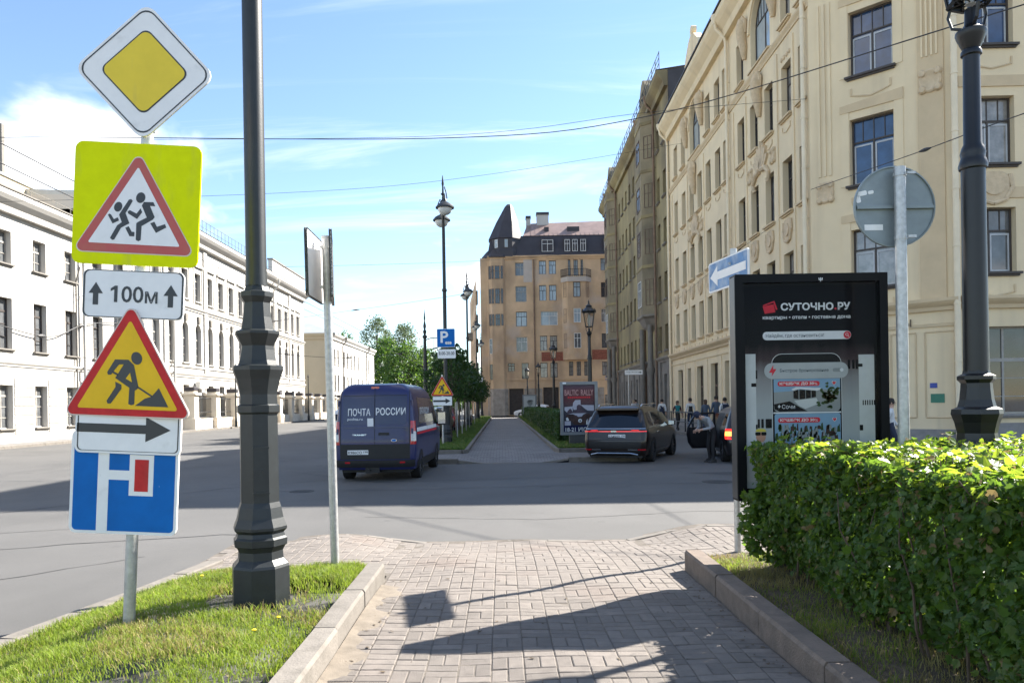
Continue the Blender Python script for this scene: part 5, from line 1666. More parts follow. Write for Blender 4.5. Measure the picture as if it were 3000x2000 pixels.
# ================================================================== advertising stands
M['ad_frame'] = mat('stand_frame', (0.005, 0.0055, 0.007), .5, var=.2, scale=5, spec=.15)
M['ad_side'] = mat('stand_side', (0.07, 0.072, 0.075), .35, metal=.5, var=.15, scale=4)
M['ad_frame2'] = mat('grey_stand_frame', (0.18, 0.19, 0.20), .4, metal=.3, var=.1, scale=5)
M['ad_glass'] = glassmat('stand_glass', .02, (.97, .97, .97), .14)
def flat(name, col, rough=.5, var=.05, scale=8): 
    m = mat(name, col, rough, var=var, scale=scale, obj=True, spec=.15); M[name] = m; return m
for nm, c in (('p_white', (.72, .73, .74)), ('p_red', (.62, .03, .05)), ('p_dark', (.004, .004, .006)), ('p_grey', (.42, .44, .44)), ('p_pale', (.56, .58, .57)), ('p_mid', (.27, .29, .29)), ('p_text', (.03, .06, .08)), ('p_green', (.045, .085, .03)), ('p_sky', (.22, .36, .50)), ('p_skin', (.5, .27, .18)), ('p_yellow', (.6, .5, .08)), ('p_pink', (.55, .30, .30)), ('p_navy', (.012, .014, .06)), ('p_brown', (.07, .04, .035)), ('p_lav', (.50, .49, .56)), ('p_plum', (.10, .07, .09))): flat(nm, c, var=.06 if c[0] > .1 else .3)
# printed background that runs from black to pale grey
def ramp_mat(name, stops, z0, z1, streak=.0):
    m = bpy.data.materials.new(name); m.use_nodes = True
    t = m.node_tree; bsdf = t.nodes['Principled BSDF']; bsdf.inputs['Roughness'].default_value = .6; bsdf.inputs['Specular IOR Level'].default_value = .1
    tc_ = t.nodes.new('ShaderNodeTexCoord'); sp = t.nodes.new('ShaderNodeSeparateXYZ'); t.links.new(tc_.outputs['Object'], sp.inputs[0])
    no = t.nodes.new('ShaderNodeTexNoise'); no.inputs['Scale'].default_value = 4; mpp = t.nodes.new('ShaderNodeMapping'); mpp.inputs['Scale'].default_value = (3, 1, .5)
    t.links.new(tc_.outputs['Object'], mpp.inputs[0]); t.links.new(mpp.outputs[0], no.inputs['Vector'])
    ad = t.nodes.new('ShaderNodeMath'); ad.operation = 'MULTIPLY_ADD'; ad.inputs[1].default_value = streak; t.links.new(no.outputs[0], ad.inputs[0]); t.links.new(sp.outputs[2], ad.inputs[2])
    mr = t.nodes.new('ShaderNodeMapRange'); mr.inputs[1].default_value = z0; mr.inputs[2].default_value = z1; t.links.new(ad.outputs[0], mr.inputs[0])
    cr = t.nodes.new('ShaderNodeValToRGB'); t.links.new(mr.outputs[0], cr.inputs[0])
    el = cr.color_ramp.elements
    el[0].position = stops[0][0]; el[0].color = stops[0][1] + (1,)
    el[1].position = stops[-1][0]; el[1].color = stops[-1][1] + (1,)
    for p, c in stops[1:-1]:
        q = el.new(p); q.color = c + (1,)
    t.links.new(cr.outputs[0], bsdf.inputs['Base Color'])
    return m

def stand(name, label, loc, rz, W, z0, z1, depth, ped, fr, side, mar, group=None):
    t = thing(name, label, 'advertising stand', loc, (0, 0, rz), group)
    b = MB(); b.bbox((-ped, .03, -.1), (ped, depth - .03, z0), .02); b.build('pedestal', side, t)
    b = MB()
    for a, c in (((-W / 2, 0, z0), (-W / 2 + mar, depth, z1)), ((W / 2 - mar, 0, z0), (W / 2, depth, z1)), ((-W / 2 + mar, 0.001, z1 - mar), (W / 2 - mar, depth - .001, z1)), ((-W / 2 + mar, 0.001, z0), (W / 2 - mar, depth - .001, z0 + mar))): b.box(a, c)
    b.build('frame', fr, t)
    b = MB(); b.box((-W / 2 + mar, .07, z0 + mar), (W / 2 - mar, .1, z1 - mar)); b.build('back_panel', M['ad_frame'], t)
    b = MB(); b.face([(-W / 2 + mar, .012, z0 + mar), (W / 2 - mar, .012, z0 + mar), (W / 2 - mar, .012, z1 - mar), (-W / 2 + mar, .012, z1 - mar)]); b.build('glass', M['ad_glass'], t)
    return t

# ------------------------------------------------------------------ near stand
ZT = 2.80
ad = stand('advertising_stand', 'black lightbox stand behind the hedge with a dark travel booking advert', (2.86, 7.05, 0), 0.0, 1.40, .72, ZT, .175, .36, M['ad_frame'], M['ad_side'], .075)
b = MB(); b.box((-.706, .01, .74), (-.7005, .165, ZT - .02)); b.build('side_panel', M['ad_side'], ad)
inst('lettering', text_mesh('ЭЛЬБА', .05, M['p_white'], bold=.02), ad, (-.708, .09, 2.2), (0, R(-90), R(-90))) if False else None
m = MB(); m.face([(-.598, .068, .83), (.598, .068, .83), (.598, .068, 2.70), (-.598, .068, 2.70)])
bgm = ramp_mat('poster_print', [(0, (.48, .52, .52)), (.45, (.36, .38, .38)), (.58, (.24, .235, .235)), (.66, (.06, .042, .045)), (.74, (.007, .007, .009)), (1, (.004, .004, .006))], .83, 2.70, .12)
poster = m.build('poster', bgm, ad)
X = lambda x: (x - 747) / 962.0
Z = lambda y: ZT - (y - 40) / 962.0
PT = lambda pts: [(X(x), Z(y)) for x, y in pts]
def pp(name, polys, y, mt): return layer(poster, name, polys, y, M[mt], .0008)
def rr(x0, x1, y0, y1, r): return rrect(X(x1) - X(x0), Z(y0) - Z(y1), r / 962.0, (X(x0) + X(x1)) / 2, (Z(y0) + Z(y1)) / 2)
Y0 = .066
def tx(body, x0, x1, y0, y1, mt, y, bold=.0):
    me = text_mesh(body, Z(y0) - Z(y1), M[mt], width=X(x1) - X(x0), bold=bold, ext=.0)
    return inst('lettering', me, poster, ((X(x0) + X(x1)) / 2, y, (Z(y0) + Z(y1)) / 2))
pp('panel', [rr(1182, 1321, 760, 1880, 2), rr(174, 264, 740, 1880, 2)], Y0, 'p_pale')
pp('logo_box', [PT([(335, 318), (352, 384), (447, 371), (432, 300)]), PT([(440, 272), (466, 345), (452, 352), (432, 290)]), PT([(338, 306), (440, 270), (436, 283), (340, 316)])], Y0 - .001, 'p_red')
tx('СУТОЧНО', 495, 965, 290, 358, 'p_white', Y0 - .002, .035); tx('РУ', 1003, 1115, 290, 358, 'p_white', Y0 - .002, .035)
pp('logo_dot', [circle(.009, X(983), Z(347), 12)], Y0 - .002, 'p_red')
tx('квартиры • отели • гостевые дома', 333, 1115, 408, 442, 'p_white', Y0 - .002, .02)
pp('search_bar', [rr(330, 1118, 545, 619, 36)], Y0 - .002, 'p_white')
tx('Найдём, где остановиться!', 358, 876, 563, 602, 'p_text', Y0 - .004)
pp('search_button', [circle(.034, X(1083), Z(582), 20)], Y0 - .003, 'p_red')
pp('magnifier', ring_polys(circle(.014, X(1080), Z(578), 14), .004) + stroke(PT([(1088, 588), (1100, 601)]), .005), Y0 - .0042, 'p_white')
pp('phone_edge', [rr(405, 1028, 742, 1880, 90)], Y0 - .001, 'p_white'); pp('phone', [rr(409, 1024, 746, 1880, 87)], Y0 - .0022, 'p_dark')
pp('booking_bar', [rr(338, 1088, 823, 966, 70)], Y0 - .0036, 'p_grey')
pp('bolt', [PT([(420, 840), (380, 908), (410, 910), (403, 943), (447, 878), (418, 876)])], Y0 - .005, 'p_red')
tx('Быстрое бронирование', 478, 911, 876, 914, 'p_text', Y0 - .005)
pp('toggle', [rr(948, 1045, 876, 910, 16)], Y0 - .005, 'p_mid'); pp('toggle_knob', [circle(.017, X(1028), Z(893), 14)], Y0 - .006, 'p_white')
pp('photo_ground', [rr(420, 1012, 968, 1260, 40)], Y0 - .0036, 'p_mid')
pp('photo_sky', [PT([(420, 968), (1012, 968), (1012, 1075), (830, 1060), (420, 1085)][::-1])], Y0 - .0044, 'p_sky')
pp('photo_house', [PT([(575, 1060), (620, 1040), (830, 1050), (860, 1060), (800, 1075), (650, 1058), (600, 1075)])], Y0 - .0054, 'p_white')
pp('photo_windows', [PT([(595, 1072), (640, 1060), (640, 1150), (595, 1140)]), PT([(648, 1062), (700, 1066), (700, 1145), (648, 1150)]), PT([(706, 1068), (750, 1070), (750, 1138), (706, 1144)]), PT([(756, 1072), (795, 1075), (795, 1130), (756, 1137)])], Y0 - .0054, 'p_dark')
pp('photo_path', [PT([(600, 1160), (800, 1140), (820, 1190), (700, 1235), (640, 1205)])], Y0 - .0054, 'p_pale')
pp('photo_shade', [PT([(420, 1190), (560, 1165), (660, 1225), (720, 1256), (470, 1257), (425, 1235)])], Y0 - .0050, 'p_dark')
rp_ = random.Random(4)
pp('photo_tree', [PT([(x + 16 * math.cos(a) * k, y + 12 * math.sin(a) * k) for a, k in [(R(60 * q), rp_.uniform(.7, 1.3)) for q in range(6)]]) for x, y in [(rp_.gauss(905, 45), rp_.gauss(1125, 45)) for _ in range(75)] if 800 < x < 1005 and y < 1235], Y0 - .0062, 'p_green')
def badge(y0):
    pp('badge', [rr(455, 829, y0, y0 + 44, 20)], Y0 - .0068, 'p_red'); tx('КЭШБЭК ДО 30', 472, 778, y0 + 8, y0 + 37, 'p_white', Y0 - .0082, .03); tx('%', 781, 808, y0 + 14, y0 + 36, 'p_white', Y0 - .0082)
    hx, hy = 957, y0 + 20
    heart = lambda s: PT([(hx, hy + 22 * s), (hx - 20 * s, hy), (hx - 19 * s, hy - 13 * s), (hx - 10 * s, hy - 18 * s), (hx, hy - 9 * s), (hx + 10 * s, hy - 18 * s), (hx + 19 * s, hy - 13 * s), (hx + 20 * s, hy)])
    pp('heart_edge', [heart(1.0)], Y0 - .0068, 'p_white'); pp('heart', [heart(.75)], Y0 - .008, 'p_red')
badge(988)
tx('Сочи', 490, 606, 1194, 1232, 'p_white', Y0 - .0072); pp('small_bolt', [PT([(470, 1192), (452, 1216), (466, 1218), (460, 1232), (480, 1208), (467, 1207)])], Y0 - .0072, 'p_white')
pp('card_gap', [rr(414, 1018, 1262, 1274, 2)], Y0 - .0034, 'p_white')
pp('photo_forest', [rr(425, 1012, 1276, 1600, 20)], Y0 - .0036, 'p_sky')
for nm, col, cnt in (('forest_dark', 'p_green', 70), ('forest_bark', 'p_brown', 45), ('forest_mid', 'p_mid', 36)):
    pp(nm, [PT([(x - w_, y + h_), (x + w_, y + h_), (x + w_ * .5, y - h_), (x - w_ * .6, y - h_ * .8)]) for x, y, w_, h_ in [(rp_.uniform(440, 1000), rp_.uniform(1390, 1560), rp_.uniform(6, 20), rp_.uniform(12, 40)) for _ in range(cnt)]], Y0 - .0046 - .0006 * ('forest_dark', 'forest_bark', 'forest_mid').index(nm), col)
badge(1312)
marks = [(1085, 1106, 805, 885), (1124, 1146, 805, 885), (1155, 1176, 805, 888), (1175, 1216, 840, 868), (222, 267, 1000, 1032), (263, 277, 885, 962), (275, 293, 1320, 1400), (306, 328, 1320, 1400), (345, 400, 1320, 1402), (1183, 1213, 1385, 1435), (258, 272, 1368, 1410)] + [(1212 + 20 * k, 1222 + 20 * k, 1165, 1210) for k in range(6)]
pp('print_marks', [rr(a, b_, c, d, 4) for a, b_, c, d in marks], Y0 - .0012, 'p_dark')
pp('face', [circle(.05, X(300), Z(1480), 20, .9)], Y0 - .0012, 'p_skin'); pp('sunglasses', [rr(250, 298, 1436, 1466, 10), rr(304, 350, 1436, 1466, 10)], Y0 - .0030, 'p_dark'); pp('yellow_cap', [PT([(250, 1432), (262, 1412), (300, 1404), (338, 1412), (350, 1432)])], Y0 - .0024, 'p_yellow')
b = MB()
for k in (-1, 0, 1): b.tube([(k * .012, -.004, 2.735), (k * .016, -.004, 2.758)], .004, 5)
b.tube([(-.018, -.004, 2.742), (.018, -.004, 2.742)], .003, 5); b.tube([(0, -.004, 2.72), (0, -.004, 2.76)], .003, 5)
b.build('emblem', M['p_white'], ad, (.083, 0, .0))

# ------------------------------------------------------------------ motorcycle rally poster across the road
ad2 = stand('advertising_stand', 'grey poster stand on the far verge with a motorcycle rally poster', (2.82, 28.0, .05), 0.0, 1.37, .42, 2.36, .2, .38, M['ad_frame2'], M['ad_side'], .11)
X2 = lambda x: (x - 665) / 630.0
Z2 = lambda y: 2.36 - (y - 125) / 630.0
m = MB(); m.face([(-.575, .068, Z2(1312)), (.575, .068, Z2(1312)), (.575, .068, Z2(185)), (-.575, .068, Z2(185))])
poster2 = m.build('poster', ramp_mat('rally_print', [(0, (.02, .02, .06)), (.14, (.02, .02, .05)), (.16, (.05, .05, .065)), (.5, (.07, .065, .08)), (.72, (.14, .05, .06)), (.86, (.16, .06, .07)), (1, (.09, .08, .12))], Z2(1312), Z2(185)), ad2)
P2 = lambda pts: [(X2(x), Z2(y)) for x, y in pts]
def p2l(name, polys, y, mt): return layer(poster2, name, [P2(q) for q in polys], .066 - y * .004, M[mt], .003)
def t2(body, x0, x1, y0, y1, mt): inst('lettering', text_mesh(body, Z2(y0) - Z2(y1), M[mt], width=X2(x1) - X2(x0), bold=.02, ext=0), poster2, ((X2(x0) + X2(x1)) / 2, .045, (Z2(y0) + Z2(y1)) / 2))
t2('BALTIC', 335, 655, 310, 442, 'p_pink'); t2('RALLY', 712, 1000, 310, 442, 'p_pink')
p2l('small_print', [[(410 + 48 * k, 465), (446 + 48 * k, 465), (446 + 48 * k, 506), (410 + 48 * k, 506)] for k in range(11)], 1, 'p_red')
t2('18-21 ИЮЛЯ', 345, 1005, 1172, 1270, 'p_white')
p2l('sky_patch', [[(330, 705), (520, 690), (520, 820), (400, 840), (330, 780)], [(705, 660), (1010, 670), (1010, 800), (860, 790), (790, 740)], [(330, 1030), (470, 1030), (470, 1128), (330, 1128)], [(860, 980), (1010, 900), (1010, 1120), (840, 1110)]], 1, 'p_lav')
p2l('white_flag', [[(520, 700), (530, 610), (580, 548), (700, 545), (705, 690), (640, 770), (540, 770)]], 2, 'p_lav')
p2l('rider', [[(612, 690), (640, 655), (690, 655), (715, 690), (720, 750), (800, 820), (860, 850), (480, 855), (560, 800), (610, 760)], [(400, 800), (450, 745), (480, 750), (520, 820), (500, 850), (380, 850)]], 3, 'p_plum')
p2l('motorcycle', [[(350, 900), (430, 870), (560, 880), (640, 930), (730, 930), (790, 880), (900, 860), (930, 910), (850, 1080), (760, 1110), (560, 1110), (430, 1000)]], 4, 'p_brown')
p2l('windscreen', [[(540, 850), (830, 850), (760, 880), (720, 930), (640, 935), (600, 890)], [(410, 870), (530, 845), (620, 900), (600, 905), (520, 870)]], 5, 'p_lav')
p2l('headlamp', [[(x, z) for x, z in circle(44, 685, 1020, 16)]], 5, 'p_white'); p2l('headlamp_centre', [[(x, z) for x, z in circle(18, 685, 1025, 12)]], 6, 'p_dark')
p2l('wheel', [[(360, 960), (400, 940), (430, 1000), (420, 1020), (370, 1020)], [(830, 1020), (860, 980), (850, 1110), (820, 1110)]], 5, 'p_white')
p2l('date_band', [[(308, 1130), (1025, 1130), (1025, 1310), (308, 1310)]], 2, 'p_navy')
b = MB(); b.prism(rrect(.13, .06, .01), -.012, 0); b.build('maker_plate', M['p_white'], ad2, (-.53, 0, 2.31))
# ------------------------------------------------------------------ portrait poster near the brown house
ad3 = stand('advertising_stand', 'small stand with a black and white portrait poster before the brown house', (2.75, 76.0, .05), 0.0, 1.36, .55, 2.45, .2, .38, M['ad_frame2'], M['ad_side'], .1)
b = MB(); b.face([(-.575, .068, .66), (.575, .068, .66), (.575, .068, 2.34), (-.575, .068, 2.34)]); p3_ = b.build('poster', M['p_pale'], ad3)
layer(p3_, 'portrait', [[(-.5, .68), (.5, .68), (.42, 1.1), (.1, 1.35), (-.25, 1.3), (-.45, 1.0)], circle(.25, .05, 1.62, 18), [(-.3, 1.7), (.4, 1.75), (.25, 1.95), (-.1, 1.95)]], .06, M['p_mid'], .004)
# ================================================================== vehicles
M['tyre'] = mat('tyre', (0.008, 0.008, 0.009), .85, var=.2, scale=20)
M['rim'] = mat('alloy_rim', (0.30, 0.30, 0.31), .3, metal=.7, var=.15, scale=10)
M['rim_dark'] = mat('dark_rim', (0.10, 0.10, 0.105), .3, metal=.7, var=.15, scale=10)
M['plastic'] = mat('black_plastic', (0.009, 0.009, 0.010), .6, var=.2, scale=8, bump=.1, bscale=150)
M['van_blue'] = mat('van_paint', (0.007, 0.012, 0.082), .4, var=.12, scale=2.0, coat=.3)
M['kia_brown'] = mat('brown_car_paint', (0.013, 0.007, 0.005), .32, metal=.1, var=.15, scale=3, coat=.3)
M['car_dark'] = mat('dark_car_paint', (0.010, 0.010, 0.013), .3, metal=.1, var=.1, coat=.4)
M['car_white'] = mat('white_car_paint', (0.62, 0.63, 0.64), .25, var=.04, coat=.8)
M['car_silver'] = mat('silver_car_paint', (0.35, 0.36, 0.37), .28, metal=.5, var=.06, coat=.8)
M['car_red'] = mat('dark_red_car_paint', (0.13, 0.02, 0.02), .28, var=.06, coat=.8)
M['car_glass'] = mat('car_glass', (0.005, 0.007, 0.011), .05, var=.3, scale=2, spec=.9)
M['tail_red'] = mat('tail_lamp_red', (0.45, 0.012, 0.02), .18, var=.2, scale=20, coat=.7)
M['tail_white'] = mat('tail_lamp_clear', (0.50, 0.48, 0.48), .15, var=.2, scale=30, coat=.7)
M['chrome'] = mat('chrome', (0.60, 0.61, 0.63), .14, metal=.9, var=.05)
M['plate_w'] = mat('number_plate', (0.72, 0.72, 0.72), .4, var=.03)
M['tail_lit'] = emit('tail_lamp_lit', (1.0, 0.03, 0.02), .5)
M['tail_lit_y'] = emit('tail_lamp_lit_amber', (1.0, 0.42, 0.08), .75)
M['tail_line'] = emit('tail_light_bar', (1.0, 0.03, 0.03), .3)

def lerp_tab(tab, z):
    if z <= tab[0][0]: return tab[0][1]
    for (a, va), (b, vb) in zip(tab[:-1], tab[1:]):
        if z <= b: return va + (vb - va) * (z - a) / (b - a)
    return tab[-1][1]

class Car:
    """Body as a stack of rounded plan outlines; local +Y is forward, origin on the ground under the rear axle."""
    def __init__(s, t, rear, frontt, wid, rad, bow=.05, top=None):
        s.t, s.rt, s.ft, s.wt, s.rd, s.bow = t, rear, frontt, wid, rad, bow
    def yr(s, z): return lerp_tab(s.rt, z)
    def yf(s, z): return lerp_tab(s.ft, z)
    def w(s, z): return lerp_tab(s.wt, z)
    def ring(s, z, off=0.0):
        w, r = s.w(z) + off, lerp_tab(s.rd, z)
        y0, y1 = s.yr(z) - off, s.yf(z) + off
        bow = s.bow
        pts = []
        n = 6
        xs = [-1 + 2 * k / n for k in range(n + 1)]
        for u in xs: pts.append(((w - r) * u, y0 + bow * u * u))
        for k in range(1, 5):
            a = R(-90 + 90 * k / 5); pts.append((w - r + r * math.cos(a), y0 + bow + r + r * math.sin(a)))
        ny = 14
        rf = r * 1.6
        for k in range(ny + 1): pts.append((w, y0 + bow + r + (y1 - 2 * bow - rf - (y0 + bow + r)) * k / ny))
        for k in range(1, 5):
            a = R(90 * k / 5); pts.append((w - rf + rf * math.cos(a), y1 - 2 * bow - rf + rf * math.sin(a)))
        for u in reversed(xs): pts.append(((w - rf) * u, y1 - 2 * bow * u * u))
        for k in range(1, 5):
            a = R(90 + 90 * k / 5); pts.append((-(w - rf) + rf * math.cos(a), y1 - 2 * bow - rf + rf * math.sin(a)))
        for k in range(ny, -1, -1): pts.append((-w, y0 + bow + r + (y1 - 2 * bow - rf - (y0 + bow + r)) * k / ny))
        for k in range(1, 5):
            a = R(180 + 90 * k / 5); pts.append((-(w - r) + r * math.cos(a), y0 + bow + r + r * math.sin(a)))
        return [(x, y, z) for x, y in pts]
    def body(s, name, zs, m, roof_crown=.05):
        b = MB()
        rings = [s.ring(z) for z in zs]
        # crown the roof
        last = rings[-1]; cy = sum(p[1] for p in last) / len(last)
        for k, dz in ((.9, roof_crown * .55), (.55, roof_crown * .92), (.1, roof_crown)):
            rings.append([(x * k, cy + (y - cy) * k, z + dz) for x, y, z in last])
        b.loft(rings, True, True)
        return b.build(name, m, s.t, smooth=38)
    def xm(s, z): return s.w(z) - lerp_tab(s.rd, z)
    def rear(s, x, z, off):
        xm, r = s.xm(z), lerp_tab(s.rd, z)
        y0 = s.yr(z)
        ax = abs(x); sg = 1 if x >= 0 else -1
        if ax <= xm:
            u = ax / xm
            return (x, y0 + s.bow * u * u - off, z)
        a = min(math.pi / 2, (ax - xm) / r)            # wrap round the corner by arc length
        return (sg * (xm + (r + off) * math.sin(a)), y0 + s.bow + r - (r + off) * math.cos(a), z)
    def patch_rear(s, name, xa, xb, z0, z1, m, off=.004, nx=10, nz=8, parent=None, label=None):
        fa = xa if callable(xa) else (lambda z: xa)
        fb = xb if callable(xb) else (lambda z: xb)
        b = MB(); vv = []
        for j in range(nz + 1):
            z = z0 + (z1 - z0) * j / nz
            for i in range(nx + 1):
                vv.append(s.rear(fa(z) + (fb(z) - fa(z)) * i / nx, z, off))
        b.add(vv, [(j * (nx + 1) + i, j * (nx + 1) + i + 1, (j + 1) * (nx + 1) + i + 1, (j + 1) * (nx + 1) + i) for j in range(nz) for i in range(nx)])
        o = b.build(name, m, s.t if parent is None else parent, smooth=50)
        if label: o['label'] = label
        return o
    def patch_side(s, name, sd, ya, yb, z0, z1, m, off=.004, ny=6, nz=6, parent=None):
        fa = ya if callable(ya) else (lambda z: ya)
        fb = yb if callable(yb) else (lambda z: yb)
        b = MB(); vv = []
        for j in range(nz + 1):
            z = z0 + (z1 - z0) * j / nz
            for i in range(ny + 1):
                vv.append((sd * (s.w(z) + off), fa(z) + (fb(z) - fa(z)) * i / ny, z))
        ff = [(j * (ny + 1) + i, j * (ny + 1) + i + 1, (j + 1) * (ny + 1) + i + 1, (j + 1) * (ny + 1) + i) for j in range(nz) for i in range(ny)]
        if sd < 0: ff = [f[::-1] for f in ff]
        b.add(vv, ff)
        return b.build(name, m, s.t if parent is None else parent, smooth=50)
    def patch_front(s, name, hw, z0, z1, m, off=.004):
        b = MB(); vv = []; nx, nz = 8, 6
        for j in range(nz + 1):
            z = z0 + (z1 - z0) * j / nz
            for i in range(nx + 1):
                u = -1 + 2 * i / nx
                vv.append((-(s.w(z) - hw) * u, s.yf(z) - 2 * s.bow * u * u + off, z))
        b.add(vv, [(j * (nx + 1) + i, j * (nx + 1) + i + 1, (j + 1) * (nx + 1) + i + 1, (j + 1) * (nx + 1) + i) for j in range(nz) for i in range(nx)])
        return b.build(name, m, s.t, smooth=50)
    def wheels(s, wb, tr, rad, tw, rimm, steer=0.0):
        for (y, st) in ((0, 0), (wb, steer)):
            for sd in (-1, 1):
                mt = Matrix.Rotation(R(90) * sd, 4, 'Y')
                b = MB(); b.lathe([(rad * .66, -tw * .5), (rad * .97, -tw * .5), (rad, -tw * .38), (rad, tw * .38), (rad * .97, tw * .5), (rad * .68, tw * .5), (rad * .64, tw * .34)], 28, mat=mt)
                wo = b.build('wheel', M['tyre'], s.t, (sd * (tr / 2), y, rad), (0, 0, st), smooth=40)
                b = MB(); b.lathe([(rad * .66, tw * .30), (rad * .66, tw * .36), (rad * .58, tw * .2), (.02, tw * .2)], 20, mat=mt)
                for k in range(10):
                    a = 2 * math.pi * k / 10
                    b.box((-.022, rad * .1, tw * .18), (.022, rad * .64, tw * .36), mat=mt @ Matrix.Rotation(a, 4, 'Z'))
                b.lathe([(rad * .17, tw * .2), (rad * .17, tw * .40), (rad * .05, tw * .42)], 12, mat=mt)
                inst('rim', b.mesh('rim', rimm, 40), wo)
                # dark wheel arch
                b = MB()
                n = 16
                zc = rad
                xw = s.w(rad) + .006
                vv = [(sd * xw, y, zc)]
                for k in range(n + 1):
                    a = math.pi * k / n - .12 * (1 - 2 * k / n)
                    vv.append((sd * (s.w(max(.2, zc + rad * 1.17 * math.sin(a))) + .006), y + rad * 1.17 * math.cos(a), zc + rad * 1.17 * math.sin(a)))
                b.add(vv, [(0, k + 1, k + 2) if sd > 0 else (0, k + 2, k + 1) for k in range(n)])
                b.build('wheel_arch', M['plastic'], s.t)
    def plate(s, x, z, body, reg, hw=.26, hh=.056):
        p = s.rear(x, z, .012)
        b = MB(); b.prism(rrect(hw * 2 + .03, hh * 2 + .03, .01), -.004, .02)
        o = b.build('number_plate', M['plastic'], s.t, p)
        b = MB(); b.prism(rrect(hw * 2, hh * 2, .008), -.008, -.0042); b.build('plate_face', M['plate_w'], o)
        inst('lettering', text_mesh(body, hh * 1.25, M['sign_black'], width=hw * 1.32, bold=.012, ext=0), o, (-hw * .27, -.011, -.004))
        inst('lettering', text_mesh(reg, hh * .9, M['sign_black'], width=hw * .42, bold=.008, ext=0), o, (hw * .75, -.011, .008))
        return o

# ------------------------------------------------------------------ post van
VS = .955
van = thing('delivery_van', 'dark blue postal delivery van with white lettering on its rear doors', 'van', (-2.98, 19.15, -.15), (0, 0, R(-2.2)))
van.scale = (VS, VS, VS)
vz = [.30, .38, .46, .60, .75, .9, 1.0, 1.1, 1.25, 1.4, 1.55, 1.7, 1.85, 2.0, 2.12, 2.22, 2.30, 2.36, 2.40]
V = Car(van, [(.3, -.98), (.46, -1.04), (.6, -1.05), (1.0, -1.05), (1.4, -1.02), (2.0, -.94), (2.25, -.90), (2.4, -.80)],
        [(.3, 4.25), (.6, 4.35), (.95, 4.30), (1.15, 4.0), (1.25, 3.75), (1.9, 3.05), (2.2, 2.65), (2.4, 2.3)],
        [(.3, .96), (.46, .99), (.7, 1.01), (1.05, 1.02), (1.3, 1.0), (1.8, .955), (2.1, .92), (2.22, .89), (2.32, .83), (2.4, .72)],
        [(.3, .14), (1.2, .13), (2.1, .12), (2.4, .16)], .035)
V.body('body', vz, M['van_blue'], .06)
# rear doors: lower grey band, recessed window fields, seams
V.patch_rear('lower_door_panel', -.86, .86, .56, .93, M['plastic'], .006)
V.patch_rear('rear_bumper', -.99, .99, .36, .54, M['plastic'], .03, 14, 4)
M['van_panel'] = mat('van_window_film', (0.009, 0.012, 0.055), .25, var=.2, scale=1.6, coat=.4)
for sd in (-1, 1):
    xa = (lambda z: -.80 + .05 * max(0, (1.55 - z)) * 1.6) if sd < 0 else .015
    xb = -.015 if sd < 0 else (lambda z: .80 - .05 * max(0, (1.55 - z)) * 1.6)
    V.patch_rear('window_panel', xa, xb, 1.42, 2.13, M['van_panel'], .006)
V.patch_rear('door_seam', -.006, .006, .56, 2.35, M['plastic'], .008, 1, 20)
V.patch_rear('panel_shadow', -.80, .80, 2.13, 2.145, M['plastic'], .008, 10, 1)
V.patch_rear('seam', -.87, -.855, .56, 2.25, M['plastic'], .007, 1, 12); V.patch_rear('seam', .855, .87, .56, 2.25, M['plastic'], .007, 1, 12)
V.patch_rear('door_crease', -.80, .80, 1.335, 1.35, M['van_panel'], .014, 10, 1)
V.patch_rear('lower_crease', -.80, .80, 1.005, 1.02, M['van_panel'], .013, 10, 1)
for sd in (-1, 1):
    f = lambda a, b_: ((a, b_) if sd > 0 else (-b_, -a))
    a, b_ = f(.885, 1.045)
    tl = V.patch_rear('tail_lamp', a, b_, .92, 1.50, M['tail_red'], .014, 6, 8)
    a, b_ = f(.90, 1.035)
    V.patch_rear('reversing_lamp', a, b_, 1.0, 1.24, M['tail_white'], .02, 5, 4, tl)
    a, b_ = f(.62, .75); V.patch_rear('reflector', a, b_, .46, .50, M['tail_red'], .034, 3, 1)
    for z in (1.25, 1.95):
        p = V.rear(sd * .93, z, .012); b = MB(); b.bbox((-.025, -.03, -.07), (.025, .02, .07), .01); b.build('hinge', M['van_blue'], van, p)
def on_rear(body, x, z, h, wd, m, bold=.015):
    p = V.rear(x, z, .016)
    sl = math.atan2(V.yr(z + .1) - V.yr(z - .1), .2)
    me = text_mesh(body, h, m, width=wd, bold=bold, ext=0)
    return inst('lettering', me, van, p, (-sl, 0, 0))
on_rear('ПОЧТА', -.385, 1.73, .185, .56, M['p_white']); on_rear('РОССИИ', .40, 1.74, .185, .74, M['p_white'])
on_rear('pochta.ru', -.49, 1.55, .085, .38, M['p_white'], .01)
p = V.rear(-.105, 1.475, .012); b = MB(); b.prism(rrect(.15, .2, .004), -.004, .004); b.build('sticker', M['p_white'], van, p)
on_rear('TRANSIT', -.38, 1.165, .035, .36, M['chrome'], .02)
p = V.rear(.48, .985 + .04, .018); b = MB(); b.prism(circle(.035, 0, 0, 22, 2.1), -.004, .012); o = b.build('badge', M['chrome'], van, p)
b = MB(); b.prism(circle(.028, 0, 0, 22, 2.2), -.007, -.0045); b.build('badge_field', M['sign_blue'], o)
b = MB(); b.bbox((-.13, -.03, -.03), (.13, .03, .03), .012); b.build('door_handle', M['plastic'], van, V.rear(.23, 1.19, .015))
V.plate(-.42, .735, 'К986СО', '198')
b = MB(); b.box((-.25, -1.0, .22), (.1, -.85, .36)); b.tube([(-.15, -1.12, .3), (-.15, -.8, .3)], .025, 6); b.build('tow_bar', M['plastic'], van)
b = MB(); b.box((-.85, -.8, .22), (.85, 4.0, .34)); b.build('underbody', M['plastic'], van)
b = MB(); b.prism(rrect(.2, .05, .02), -.005, .02); b.build('brake_lamp', M['tail_red'], van, V.rear(0.0, 2.335, .01))
